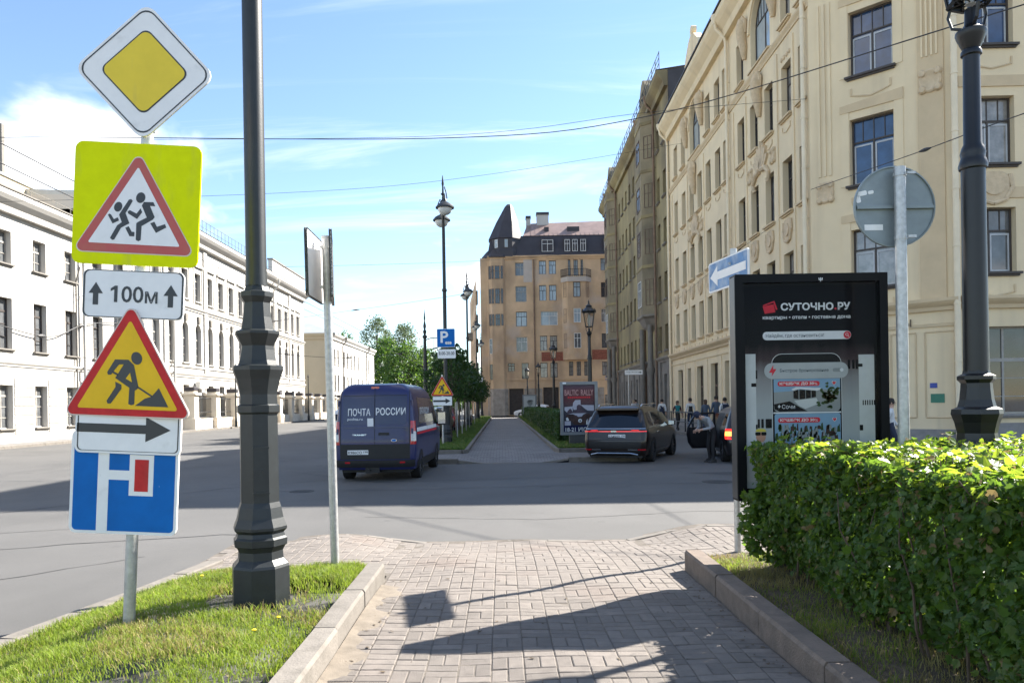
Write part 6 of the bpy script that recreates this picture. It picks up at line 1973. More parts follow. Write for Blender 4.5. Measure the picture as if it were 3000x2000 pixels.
# side details
for sd in (-1, 1):
    V.patch_side('side_panel', sd, -.2, 2.6, 1.42, 2.08, M['van_panel'], .006)
    V.patch_side('white_stripe', sd, -.72, 3.2, 1.22, 1.32, M['p_white'], .006, 10, 2)
    V.patch_side('red_stripe', sd, -.72, 3.2, 1.15, 1.205, M['p_red'], .006, 10, 2)
    V.patch_side('sill', sd, -.6, 3.9, .32, .5, M['plastic'], .01, 8, 2)
    V.patch_side('door_window', sd, 2.72, lambda z: 3.62 - (z - 1.25) * .95, 1.36, 1.98, M['car_glass'], .008)
    for y in (1.2, 2.62): V.patch_side('seam', sd, y, y + .012, .5, 2.15, M['plastic'], .007, 1, 10)
    for z in (1.40, 1.46): V.patch_side('vent_strip', sd, -.5, .2, z, z + .012, M['chrome'], .009, 2, 1)
    b = MB(); b.bbox((-.13, -.06, 0), (.13, .09, .42), .04); mo = b.build('mirror', M['plastic'], van, (sd * 1.18, 3.2, 1.28)); b = MB(); b.tube([(-sd * .02, 0, .1), (-sd * .2, .05, .05)], .035, 6); b.build('mirror_arm', M['plastic'], mo)
    b = MB(); b.face([(-.11, -.062, .04), (.11, -.062, .04), (.11, -.062, .38), (-.11, -.062, .38)]); b.build('mirror_glass', M['chrome'], mo)
me = text_mesh('ПОЧТА РОССИИ', .2, M['p_white'], width=1.75, bold=.02, ext=0)
inst('lettering', me, van, (V.w(1.73) + .016, .9, 1.73), (R(2.0), 0, R(90)))
V.patch_front('windscreen', .16, 1.3, 2.15, M['car_glass'])
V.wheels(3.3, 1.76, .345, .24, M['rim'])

# ------------------------------------------------------------------ generic people carrier / cars
def mpv(name, label, loc, rz, paint, sc=1.0, group=None):
    t = thing(name, label, 'car', loc, (0, 0, rz), group)
    t.scale = (sc, sc, sc)
    zs = [.24, .32, .45, .6, .72, .85, .95, 1.03, 1.08, 1.2, 1.35, 1.5, 1.6, 1.66, 1.70]
    K = Car(t, [(.24, -.90), (.32, -1.0), (.55, -1.05), (.72, -1.04), (.80, -.99), (.98, -.99), (1.06, -.95), (1.5, -.66), (1.62, -.60), (1.70, -.42)],
            [(.24, 3.85), (.4, 3.98), (.75, 3.95), (.92, 3.7), (1.0, 3.35), (1.08, 2.95), (1.5, 2.1), (1.62, 1.75), (1.70, 1.3)],
            [(.24, .90), (.4, .95), (.6, .975), (.9, .985), (1.03, .96), (1.1, .94), (1.5, .80), (1.62, .745), (1.70, .64)],
            [(.24, .2), (.7, .2), (1.1, .17), (1.7, .15)], .05)
    K.body('body', zs, paint, .035)
    return t, K
kia, K = mpv('people_carrier', 'dark brown people carrier with a red light bar turning right across the junction', (3.66, 23.35, -.15), R(-23.5), M['kia_brown'], .97)
K.patch_rear('rear_window', lambda z: -.84 + (z - 1.07) * .18, lambda z: .84 - (z - 1.07) * .18, 1.08, 1.47, M['car_glass'], .006)
sp = MB(); sp.bbox((-.66, -.78, 1.60), (.66, -.45, 1.66), .02); sp.build('spoiler', M['kia_brown'], kia)
K.patch_rear('chrome_strip', -.93, .93, 1.035, 1.06, M['chrome'], .012, 14, 1)
K.patch_rear('light_bar', -.98, .98, .945, .985, M['tail_red'], .008, 16, 1)
K.patch_rear('light_line', -.98, .98, .958, .972, M['tail_line'], .012, 16, 1)
for sd in (-1, 1):
    a, b_ = (.52, .74) if sd > 0 else (-.74, -.52)
    K.patch_rear('tail_lamp', a, b_, .955, 1.01, M['tail_red'], .012, 4, 2); K.patch_rear('lamp_loop', a, b_, .995, 1.008, M['tail_line'], .015, 4, 1)
    a, b_ = (.72, .95) if sd > 0 else (-.95, -.72); K.patch_rear('reflector', a, b_, .40, .435, M['tail_red'], .02, 4, 1)
    a, b_ = (.42, .70) if sd > 0 else (-.70, -.42); K.patch_rear('bumper_trim', a, b_, .405, .43, M['chrome'], .02, 4, 1)
    K.patch_side('quarter_window', sd, -.38, .10, 1.14, 1.50, M['car_glass'], .006)
    K.patch_side('rear_door_window', sd, .32, 1.35, 1.12, 1.52, M['car_glass'], .006)
    K.patch_side('front_door_window', sd, 1.42, lambda z: 2.75 - (z - 1.1) * 1.75, 1.12, 1.50, M['car_glass'], .006)
    K.patch_side('pillar', sd, lambda z: .12 + (z - 1.1) * -.05, lambda z: .28 - (z - 1.1) * .05, 1.08, 1.55, M['chrome'], .009, 2, 6)
    K.patch_side('belt_strip', sd, -.5, 2.85, 1.075, 1.095, M['chrome'], .008, 8, 1)
    K.patch_side('sill_strip', sd, .5, 2.6, .34, .36, M['chrome'], .012, 8, 1)
    for y in (.30, 1.38, 2.5): K.patch_side('seam', sd, y, y + .01, .35, 1.08, M['plastic'], .006, 1, 8)
    b = MB(); b.tube([(sd * .66, -.35, 1.70), (sd * .68, -.2, 1.76), (sd * .68, 1.5, 1.78), (sd * .66, 1.7, 1.72)], .02, 6); b.build('roof_rail', M['chrome'], kia)
    b = MB(); b.bbox((-.11, -.05, 0), (.11, .08, .17), .03); o = b.build('mirror', M['kia_brown'], kia, (sd * 1.07, 2.35, 1.06)); b = MB(); b.face([(-.09, -.052, .02), (.09, -.052, .02), (.09, -.052, .14), (-.09, -.052, .14)]); b.build('mirror_glass', M['chrome'], o)
    b = MB(); b.bbox((-.015, -.1, -.015), (.015, .1, .015), .006); b.build('door_handle', M['chrome'], kia, (sd * 1.0, .55, .92)); 
K.patch_rear('bumper_panel', -.80, .80, .45, .66, M['plastic'], .007, 12, 3)
K.patch_rear('lower_bumper', -.9, .9, .25, .39, M['plastic'], .006, 12, 3)
b = MB(); b.tube([(-.72, -1.03, .27), (-.5, -1.09, .315), (.5, -1.09, .315), (.72, -1.03, .27)], .022, 6); b.build('bumper_bar', M['chrome'], kia)
K.patch_rear('tailgate_seam', -.9, .9, .70, .71, M['plastic'], .006, 12, 1)
b = MB(); b.prism(rrect(.17, .045, .02), -.006, .01); b.build('badge', M['chrome'], kia, K.rear(-.02, .968, .012))
K.plate(.08, .82, 'С545НУ', '198')
K.patch_front('windscreen', .1, 1.1, 1.58, M['car_glass'])
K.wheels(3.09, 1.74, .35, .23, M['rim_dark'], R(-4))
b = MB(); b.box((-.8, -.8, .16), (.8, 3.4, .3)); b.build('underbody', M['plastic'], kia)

# ------------------------------------------------------------------ dark car with an open door
dc, D = mpv('dark_car', 'dark car with lit tail lamps and an open left rear door', (7.35, 22.5, -.15), R(-7), M['car_dark'], .93)
for sd in (-1, 1):
    a, b_ = (.74, 1.1) if sd > 0 else (-1.1, -.74)
    tl = D.patch_rear('tail_lamp', a, b_, .74, 1.06, M['tail_lit'], .012, 6, 5)
    D.patch_rear('amber_lamp', a + .05, b_ - .05, .84, .98, M['tail_lit_y'], .018, 5, 3, tl)
    if sd > 0: D.patch_side('rear_door_window', sd, .32, 1.35, 1.12, 1.52, M['car_glass'], .006)
    D.patch_side('front_door_window', sd, 1.42, lambda z: 2.75 - (z - 1.1) * 1.75, 1.12, 1.50, M['car_glass'], .006)
    D.patch_side('quarter_window', sd, -.38, .10, 1.14, 1.50, M['car_glass'], .006)
D.patch_side('door_opening', -1, .30, 1.38, .38, 1.52, M['plastic'], .007)
D.patch_rear('rear_window', -.8, .8, 1.1, 1.46, M['car_glass'], .006)
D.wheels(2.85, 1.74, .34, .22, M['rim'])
# the open door, hinged at the centre pillar
prof = [(0, .36), (.86, .36), (1.0, .55), (1.06, .85), (1.02, 1.04), (.86, 1.3), (.7, 1.50), (.05, 1.54), (0, 1.06)]
dr = inst('open_door', None, dc, (-.97, 1.36, 0), (0, 0, R(180 + 52)))
bpy.data.objects.remove(dr)
b = MB()
def swing(pts, y0, y1): return [(x, z) for x, z in pts]
lower = [(0, .36), (.86, .36), (1.0, .55), (1.06, .85), (1.02, 1.06), (0, 1.06)]
b.prism(lower, -.05, .05)
for q in stroke([(0.02, 1.06), (.02, 1.52), (.70, 1.50), (.88, 1.3), (1.02, 1.06)], .06): b.prism(q, -.03, .03)
do = b.build('open_door', M['car_dark'], dc, (-.97, 1.36, 0), (0, 0, R(205)))
b = MB(); b.face([(.04, 0, 1.06), (.98, 0, 1.06), (.84, 0, 1.3), (.68, 0, 1.48), (.04, 0, 1.5)]); b.build('door_glass', M['ad_glass'], do)
b = MB(); b.prism([(.06, .42), (.8, .42), (.95, .6), (.98, 1.0), (.06, 1.0)], .05, .058); b.prism([(.06, .42), (.8, .42), (.95, .6), (.98, 1.0), (.06, 1.0)], -.058, -.05); b.build('door_trim', M['plastic'], do)
# ------------------------------------------------------------------ parked cars
def parked(name, label, loc, rz, paint, sc=.95, group=None):
    t, Q = mpv(name, label, loc, rz, paint, sc, group)
    Q.patch_rear('rear_window', -.8, .8, 1.1, 1.46, M['car_glass'], .006); Q.patch_front('windscreen', .1, 1.1, 1.55, M['car_glass'])
    for sd in (-1, 1):
        Q.patch_side('side_window', sd, .1, lambda z: 2.7 - (z - 1.1) * 1.75, 1.12, 1.50, M['car_glass'], .006)
        a, b_ = (.76, 1.1) if sd > 0 else (-1.1, -.76); Q.patch_rear('tail_lamp', a, b_, .78, 1.02, M['tail_red'], .012, 5, 3)
    Q.patch_rear('lower_bumper', -.9, .9, .25, .45, M['plastic'], .006)
    Q.plate(0, .72, '', '') if False else None
    Q.wheels(2.8, 1.74, .34, .22, M['rim'])
    return t
gp = 'cars parked along the tree verge'
parked('parked_car', 'white car parked beside the tree verge just beyond the post van', (-4.05, 33.5, -.15), R(1), M['car_white'], group=gp)
parked('parked_car', 'silver car parked beside the tree verge behind the white car', (-4.1, 40.0, -.15), 0, M['car_silver'], group=gp)
parked('parked_car', 'dark car parked beside the tree verge behind the silver car', (-4.1, 46.8, -.15), 0, M['car_dark'], group=gp)
parked('parked_car', 'dark red car parked further along the tree verge', (-4.1, 53.6, -.15), 0, M['car_red'], group=gp)
parked('parked_car', 'white car standing across the road end before the brown house', (5.2, 97.0, -.15), R(70), M['car_white'], group='cars by the brown house')
parked('parked_car', 'white car passing on the left carriageway half hidden behind the post van', (-8.15, 41.0, -.15), R(0), M['car_white'], group='cars on the left carriageway')
# ================================================================== vegetation
def noise3(x, y, s=1.0):
    return math.sin(x * 3.1 * s + 1.3 * math.sin(y * 2.3 * s)) * .5 + math.sin(y * 4.7 * s + 1.7 * math.sin(x * 3.9 * s)) * .35 + math.sin((x + y) * 9.1 * s) * .15

LEAF = [(0, 0), (.30, .12), (.50, .34), (.34, .42), (.42, .70), (.20, .68), (0, 1.0)]
def leaf_pts(c, n, d, size, fold=.25, wid=1.0):
    # c: stem point, n: leaf normal, d: direction of the tip
    x = d.cross(n).normalized()
    n2 = x.cross(d).normalized()
    r = []
    for (lx, ly) in LEAF:
        r.append(c + d * (ly * size) + x * (lx * size * wid) + n2 * (lx * size * fold - ly * ly * size * .18))
    l = []
    for (lx, ly) in LEAF[1:-1]:
        l.append(c + d * (ly * size) - x * (lx * size * wid) + n2 * (lx * size * fold - ly * ly * size * .18))
    return r, l
def add_leaf(m, c, n, d, size, mi=0, fold=.25):
    r, l = leaf_pts(c, n, d, size, fold)
    i = len(m.v)
    m.v.extend([tuple(p) for p in r]); m.v.extend([tuple(p) for p in l])
    k = len(r)
    m.f.append((i, i + 1, i + 2, i + 3, i + 4, i + 5, i + 6)); m.m.append(mi)
    m.f.append((i + 6, i + k + 4, i + k + 3, i + k + 2, i + k + 1, i + k, i)); m.m.append(mi)

M['leaf'] = leafmat('hedge_leaf', (0.060, 0.115, 0.022), (0.19, 0.33, 0.032), var=.4, scale=7, trans=.40, rough=.33)
M['leaf_b'] = leafmat('hedge_leaf_light', (0.105, 0.165, 0.022), (0.42, 0.56, 0.045), var=.35, scale=7, trans=.48, rough=.42)
M['leaf_dry'] = leafmat('hedge_leaf_dry', (0.20, 0.15, 0.07), (0.30, 0.22, 0.08), var=.3, scale=7, trans=.3, rough=.6)
M['twig'] = mat('twig', (0.085, 0.06, 0.042), .85, var=.3, scale=9)
M['bark'] = mat('bark', (0.09, 0.072, 0.055), .9, var=.3, scale=6, bump=.6, bscale=30)

rh = random.Random(21)
hedge = thing('hedge', 'thick clipped leafy hedge standing in front of the black advertising stand', 'hedge', (3.9, 4.6, .1))
HX0, HX1, HY0, HY1, HT = 2.34, 5.7, 2.0, 6.88, 1.25
def htop(x, y): return HT + .055 * noise3(x, y) + .03 * math.sin(11 * x + 7 * y) - .06 * sm((hside(y, 1.1) + .14 - x) / .14) - .03 * sm((y - 6.75) / .13)
def hside(y, z): return HX0 - .09 * sm((y - 5.9) / .7) * sm((z - .25) / .3) + .07 * noise3(y, z * 1.6) + .10 * sm((.55 - z) / .4) - .03 * sm((z - .8) / .3)
m = MB()
def rvec(r, k=1.0): return Vector((r.gauss(0, k), r.gauss(0, k), r.gauss(0, k)))
big = []
def one(c, n, tip, size, mi): add_leaf(m, c, n, tip, size, mi, rh.uniform(.05, .4))
# top
for _ in range(27000):
    y = HY0 + (HY1 - HY0) * rh.random(); xl_ = hside(y, 1.15); x = xl_ - .02 + (HX1 - xl_) * rh.random() ** 1.15
    if x / y > .95 and rh.random() < .6: continue
    z = htop(x, y) - abs(rh.gauss(0, .06)) + (.05 if rh.random() < .05 else 0)
    n = (Vector((0, 0, 1)) + rvec(rh, .42)).normalized()
    d = rvec(rh); d.z = d.z * .3 + .1; d = (d - n * d.dot(n)).normalized()
    q = rh.random()
    one(Vector((x, y, z)), n, d, rh.uniform(.02, .05) if rh.random() < .45 else rh.uniform(.04, .064), 2 if q < .08 else (1 if q < .50 else 0))
# left side
for _ in range(21000):
    y = HY0 + (HY1 - HY0) * rh.random(); z = .2 + (HT - .2) * rh.random() ** .85
    x = hside(y, z) + abs(rh.gauss(0, .07)) - (.06 if rh.random() < .04 else 0)
    if z < .42 and rh.random() < .35: continue
    n = (Vector((-.8, -.12, .6)) + rvec(rh, .48)).normalized()
    d = Vector((rh.gauss(-.2, .5), rh.gauss(0, .7), rh.gauss(-.5, .5))); d = (d - n * d.dot(n)).normalized()
    one(Vector((x, y, z)), n, d, rh.uniform(.022, .05) if rh.random() < .4 else rh.uniform(.04, .064), 1 if rh.random() < .05 else (2 if rh.random() < .03 else 0))
# far end, and the open fringe at its corner
for _ in range(7000):
    x = HX0 - .08 + (HX1 - HX0 + .08) * rh.random(); z = .2 + (HT - .2) * rh.random()
    y = HY1 + .05 * noise3(x, z) - abs(rh.gauss(0, .07))
    n = (Vector((0, 1, .3)) + rvec(rh, .5)).normalized(); d = rvec(rh); d = (d - n * d.dot(n)).normalized()
    one(Vector((x, y, z)), n, d, rh.uniform(.035, .066), 0)
for _ in range(420):
    t_ = rh.random(); z = .28 + .55 * rh.random()
    c = Vector((HX0 - .04 - .14 * t_ * (1 - abs(z - .55)), HY1 - .15 + .28 * rh.random(), z))
    n = rvec(rh).normalized(); d = (Vector((-1, .4, -.2)) + rvec(rh, .6)); d = (d - n * d.dot(n)).normalized()
    one(c, n, d, rh.uniform(.04, .065), 0)
# inner fill
for _ in range(9000):
    c = Vector((HX0 + .1 + 1.1 * rh.random(), HY0 + (HY1 - HY0) * rh.random(), .25 + (HT - .4) * rh.random()))
    n = rvec(rh).normalized(); d = rvec(rh); d = (d - n * d.dot(n)).normalized()
    one(c, n, d, rh.uniform(.04, .07), 0)
o = m.build('foliage', [M['leaf'], M['leaf_b'], M['leaf_dry']], hedge, (-3.9, -4.6, -.1)); o['kind'] = 'stuff'
# the largest single leaves
me_leaf = []
for k, mt in ((0, 'leaf_b'), (1, 'leaf_b'), (2, 'leaf')):
    q = MB(); add_leaf(q, Vector((0, 0, 0)), Vector((0, 0, 1)), Vector((0, 1, 0)), 1.0, 0, .1 + .12 * k); me_leaf.append(q.mesh('leaf', M[mt]))
for k in range(290):
    if k < 190:
        y = 3.4 + 3.4 * rh.random(); x = HX0 + (min(HX1, .72 * y) - HX0) * rh.random() ** 1.2
        c = (x, y, htop(x, y) + rh.uniform(-.01, .05)); e = (rh.gauss(.25, .4), rh.gauss(0, .4), rh.uniform(0, 6.28))
        mi = rh.choice((0, 1))
    else:
        y = 3.4 + 3.4 * rh.random(); z = .4 + .8 * rh.random()
        c = (hside(y, z) - rh.uniform(.0, .05), y, z); e = (rh.gauss(.9, .4), rh.gauss(0, .5), R(90) + rh.gauss(0, .9)); mi = 2
    s_ = rh.uniform(.055, .08)
    inst('leaf', me_leaf[mi], hedge, (c[0] - 3.9, c[1] - 4.6, c[2] - .1), e, (s_, s_, s_))
q = MB()
for _ in range(150):
    x = HX0 + .12 + 1.4 * rh.random() ** 1.6; y = HY0 + (HY1 - .1 - HY0) * rh.random()
    p = [Vector((x, y, .06))]
    for s_ in range(4): p.append(p[-1] + Vector((rh.gauss(-.01, .05), rh.gauss(0, .05), .24)))
    q.tube(p, [.011, .009, .007, .005, .003], 5)
for _ in range(420):
    y = 2.6 + (HY1 - 2.6) * rh.random(); x = hside(y, 1.1) + (min(HX1, .75 * y) - HX0) * rh.random() ** 1.3
    z = htop(x, y) - .12
    q.tube([(x, y, z), (x + rh.gauss(0, .03), y + rh.gauss(0, .03), z + rh.uniform(.08, .16))], [.004, .0025], 4)
o = q.build('stems', M['twig'], hedge, (-3.9, -4.6, -.1)); o['kind'] = 'stuff'

# clipped hedge along the far path
rf = random.Random(4)
fh = thing('hedge', 'long clipped dark green hedge running along the far path', 'hedge', (3.0, 58, .05))
M['leaf_far'] = leafmat('far_hedge_leaf', (0.035, 0.075, 0.018), (0.08, 0.16, 0.025), var=.4, scale=2, trans=.3)
m = MB()
def card(m, c, n, s, mi=0):
    a = n.orthogonal().normalized(); b_ = n.cross(a)
    t_ = rf.uniform(0, 6.28); x = a * math.cos(t_) + b_ * math.sin(t_); y = n.cross(x)
    i = len(m.v)
    m.v += [tuple(c - x * s * .5), tuple(c - y * s * .28), tuple(c + x * s * .5), tuple(c + y * s * .28)]
    m.f.append((i, i + 1, i + 2, i + 3)); m.m.append(mi)
m.box((2.35, 30.2, .0), (3.7, 86, 1.15))
for _ in range(26000):
    y = 30.0 + 56 * rf.random() ** 1.9
    q = rf.random()
    if q < .5: c = Vector((2.22 + abs(rf.gauss(0, .05)) + .06 * noise3(y * .4, 0), y, .12 + 1.15 * rf.random())); n = (Vector((-1, 0, .3)) + rvec(rf, .5)).normalized()
    elif q < .85: c = Vector((2.2 + 1.6 * rf.random(), y, 1.22 + .06 * noise3(y * .5, rf.random()) + rf.gauss(0, .02))); n = (Vector((0, 0, 1)) + rvec(rf, .5)).normalized()
    else: c = Vector((2.2 + 1.6 * rf.random(), 30.05 + abs(rf.gauss(0, .05)), .12 + 1.15 * rf.random())); n = (Vector((0, -1, .3)) + rvec(rf, .5)).normalized()
    card(m, c, n, rf.uniform(.06, .13) * (1 + (y - 30) * .012))
o = m.build('foliage', M['leaf_far'], fh, (-3.0, -58, -.05)); o['kind'] = 'stuff'

# ------------------------------------------------------------------ trees
def tree(name, label, loc, H, cr, cz0, trunk_r, n, leaf_s, mats, group, seed, flat=1.0, clumps=26, parts=True):
    r = random.Random(seed)
    t = thing(name, label, 'tree', loc, group=group)
    b = MB()
    pts = [(0, 0, -.1), (r.gauss(0, .03), r.gauss(0, .03), cz0 * .5), (r.gauss(0, .06), r.gauss(0, .06), cz0), (r.gauss(0, .1) * cr * .3, r.gauss(0, .1) * cr * .3, (cz0 + H) / 2), (0, 0, H * .92)]
    b.tube(pts, [trunk_r * 1.25, trunk_r, trunk_r * .85, trunk_r * .5, trunk_r * .12], 8)
    cc = []
    for k in range(clumps):
        th = 2 * math.pi * (k * .618); u = (k + .5) / clumps
        zz = cz0 + (H - cz0) * (u * .92 + .04)
        prof = math.sin(math.pi * min(1, (u * .85 + .15))) ** .7
        rr_ = cr * prof * r.uniform(.45, .95)
        c = Vector((rr_ * math.cos(th), rr_ * math.sin(th), zz))
        cc.append((c, cr * r.uniform(.26, .46)))
        if k % 2 == 0:
            z0 = cz0 + (zz - cz0) * .45
            b.tube([(0, 0, z0), tuple(Vector((0, 0, z0)).lerp(c, .5) + Vector((0, 0, .1 * cr))), tuple(c)], [trunk_r * .45, trunk_r * .25, trunk_r * .08], 5)
    b.build('trunk', M['bark'], t, smooth=50)
    m = MB()
    for _ in range(n):
        c, rad = r.choice(cc)
        v = rvec(r).normalized() * rad * r.random() ** .4
        v.z *= .8 * flat
        nrm = (v.normalized() + rvec(r, .6)).normalized()
        p = c + v
        a = nrm.orthogonal().normalized(); b_ = nrm.cross(a)
        tt = r.uniform(0, 6.28); x = a * math.cos(tt) + b_ * math.sin(tt); y = nrm.cross(x)
        s = leaf_s * r.uniform(.6, 1.25)
        i = len(m.v)
        m.v += [tuple(p - x * s * .5), tuple(p - y * s * .3 + x * s * .05), tuple(p + x * s * .5), tuple(p + y * s * .3 + x * s * .05)]
        m.f.append((i, i + 1, i + 2, i + 3)); m.m.append(1 if r.random() < .3 else 0)
    o = m.build('crown', mats, t); o['kind'] = 'stuff'
    return t
M['tree_a'] = leafmat('tree_leaf', (0.05, 0.10, 0.022), (0.12, 0.24, 0.03), var=.35, scale=.8, trans=.32)
M['tree_b'] = leafmat('tree_leaf_light', (0.08, 0.14, 0.03), (0.20, 0.32, 0.04), var=.3, scale=.8, trans=.35)
M['tree_g'] = leafmat('willow_leaf', (0.11, 0.14, 0.075), (0.16, 0.22, 0.09), var=.3, scale=.6, trans=.3)
M['lime'] = leafmat('young_tree_leaf', (0.030, 0.062, 0.018), (0.06, 0.14, 0.02), var=.4, scale=2, trans=.3)
tl = ['young dark-leaved tree beside the blue parking sign', 'young dark-leaved tree second from the parking sign', 'young dark-leaved tree third from the parking sign', 'young dark-leaved tree fourth from the parking sign', 'young dark-leaved tree fifth from the parking sign', 'young dark-leaved tree before the third tall lamp', 'young dark-leaved tree beyond the third tall lamp', 'young dark-leaved tree nearest the turret corner']
for i, y in enumerate((35.0, 39.3, 43.8, 48.2, 57.5, 63, 69, 81)):
    tree('young_tree', tl[i], (-2.35 + rf.uniform(-.12, .12), y, .08), 4.15 + rf.uniform(-.3, .35), 1.25 + rf.uniform(-.1, .2), 1.9, .05, 2300, .17, [M['lime'], M['lime']], 'young trees on the verge', 40 + i, clumps=22)
    if i < 5:
        for sx in (-.3, .3):
            b = MB(); b.tube([(0, 0, 0), (0, 0, 1.7)], .03, 6); tag(b.build('tree_stake', M['zinc'], None, (-2.35 + sx, y + .1, .08)), 'pale stake of the ' + tl[i], 'stake', 'stakes of the young trees')
far_trees = [(-21.5, 172, 15.5, 6.0, 'broad sunlit green tree next to the cream house', 0), (-17.0, 176, 14.2, 5.8, 'broad green tree behind the post van roof', 0), (-13.0, 182, 12.8, 5.0, 'rounded green tree left of the spear-topped mast', 0), (-26.5, 178, 17.5, 5.5, 'dark green tree rising over the cream roof end', 0),
    (-33.0, 205, 25.5, 5.6, 'tall greyish willow rising above the cream roof', 1), (-26.0, 208, 24.0, 5.0, 'tall greyish willow standing alone right of its twin', 1), (-41, 200, 20.5, 6, 'green tree top showing over the cream roof ridge', 0), (-10.2, 190, 9.5, 4.2, 'low green tree beyond the spear-topped mast', 0), (-6.5, 196, 9.0, 4.2, 'low green tree seen through the young trees', 0), (-3.2, 205, 10.5, 4.4, 'low green tree beside the grey house corner', 0)]
for i, (x, y, H, cr, lb, k) in enumerate(far_trees):
    tree('park_tree', lb, (x, y, -.2), H, cr, H * .12 if k == 0 else H * .35, .35, 5200, .62 if k == 0 else .5, [M['tree_a'], M['tree_b']] if k == 0 else [M['tree_g'], M['tree_g']], 'trees beyond the cream house', 70 + i, clumps=40)
# low houses far off between the trees
for (x0, x1, y, h, lb) in ((-30, 2, 235, 9.5, 'far pale house behind the park trees'),):
    t = thing('far_house', lb, 'building', ((x0 + x1) / 2, y, -.2))
    F9 = Facade(t, (x0, y), (x1, y), -.2)
    for k in range(10):
        for z in (1.5, 5.2): F9.window(1.5 + 3 * k, 2.8 + 3 * k, z, z + 2.1, 0, 'two', 'frame_grey', 'g_mid', None)
    F9.wall(h, 'cream_st'); b = MB(); b.loft([[(0, 0, h), (x1 - x0, 0, h), (x1 - x0, 10, h), (0, 10, h)], [(2, 4, h + 2.6), (x1 - x0 - 2, 4, h + 2.6), (x1 - x0 - 2, 6, h + 2.6), (2, 6, h + 2.6)]], False, True); F9.part('roof', b, M['roof_grey'])
# ================================================================== people
def cmat(name, col, rough=.85): 
    if name not in M: M[name] = mat(name, col, rough, var=.15, scale=14)
    return M[name]
cmat('skin', (.48, .29, .21), .55); cmat('hair_dark', (.025, .02, .017)); cmat('hair_brown', (.09, .055, .035)); cmat('hair_fair', (.38, .30, .2)); cmat('c_navy', (.018, .024, .05)); cmat('c_black', (.014, .014, .016)); cmat('c_white', (.60, .60, .60)); cmat('c_grey', (.26, .28, .30)); cmat('c_teal', (.02, .20, .22)); cmat('c_jeans', (.045, .065, .12)); cmat('c_denim', (.07, .10, .15)); cmat('c_maroon', (.06, .025, .035)); cmat('shoe_dark', (.03, .03, .032)); cmat('shoe_white', (.6, .6, .6))
BASE = dict(pelvis=(0, 0, .95), spine=(0, 0, 1.14), chest=(0, 0, 1.33), neck=(0, .0, 1.47), head=(0, -.015, 1.58), crown=(0, -.012, 1.67),
    shl=(-.17, 0, 1.40), ell=(-.225, .03, 1.13), wrl=(-.22, -.05, .89), shr=(.17, 0, 1.40), elr=(.225, .03, 1.13), wrr=(.22, -.05, .89),
    hil=(-.085, 0, .90), knl=(-.10, -.02, .50), anl=(-.10, .02, .10), tol=(-.11, -.13, .045), hir=(.085, 0, .90), knr=(.10, -.02, .50), anr=(.10, .02, .10), tor=(.11, -.13, .045))
RAD = dict(pelvis=(.15, .11), spine=(.135, .10), chest=(.165, .115), neck=(.055, .06), head=(.075, .09), crown=(.07, .085), sh=(.07, .07), el=(.05, .05), wr=(.036, .036), hi=(.09, .095), kn=(.062, .065), an=(.045, .05), to=(.045, .035))
BON = [('pelvis', 'spine'), ('spine', 'chest'), ('chest', 'neck'), ('neck', 'head'), ('head', 'crown'), ('chest', 'shl'), ('shl', 'ell'), ('ell', 'wrl'), ('chest', 'shr'), ('shr', 'elr'), ('elr', 'wrr'), ('pelvis', 'hil'), ('hil', 'knl'), ('knl', 'anl'), ('anl', 'tol'), ('pelvis', 'hir'), ('hir', 'knr'), ('knr', 'anr'), ('anr', 'tor')]
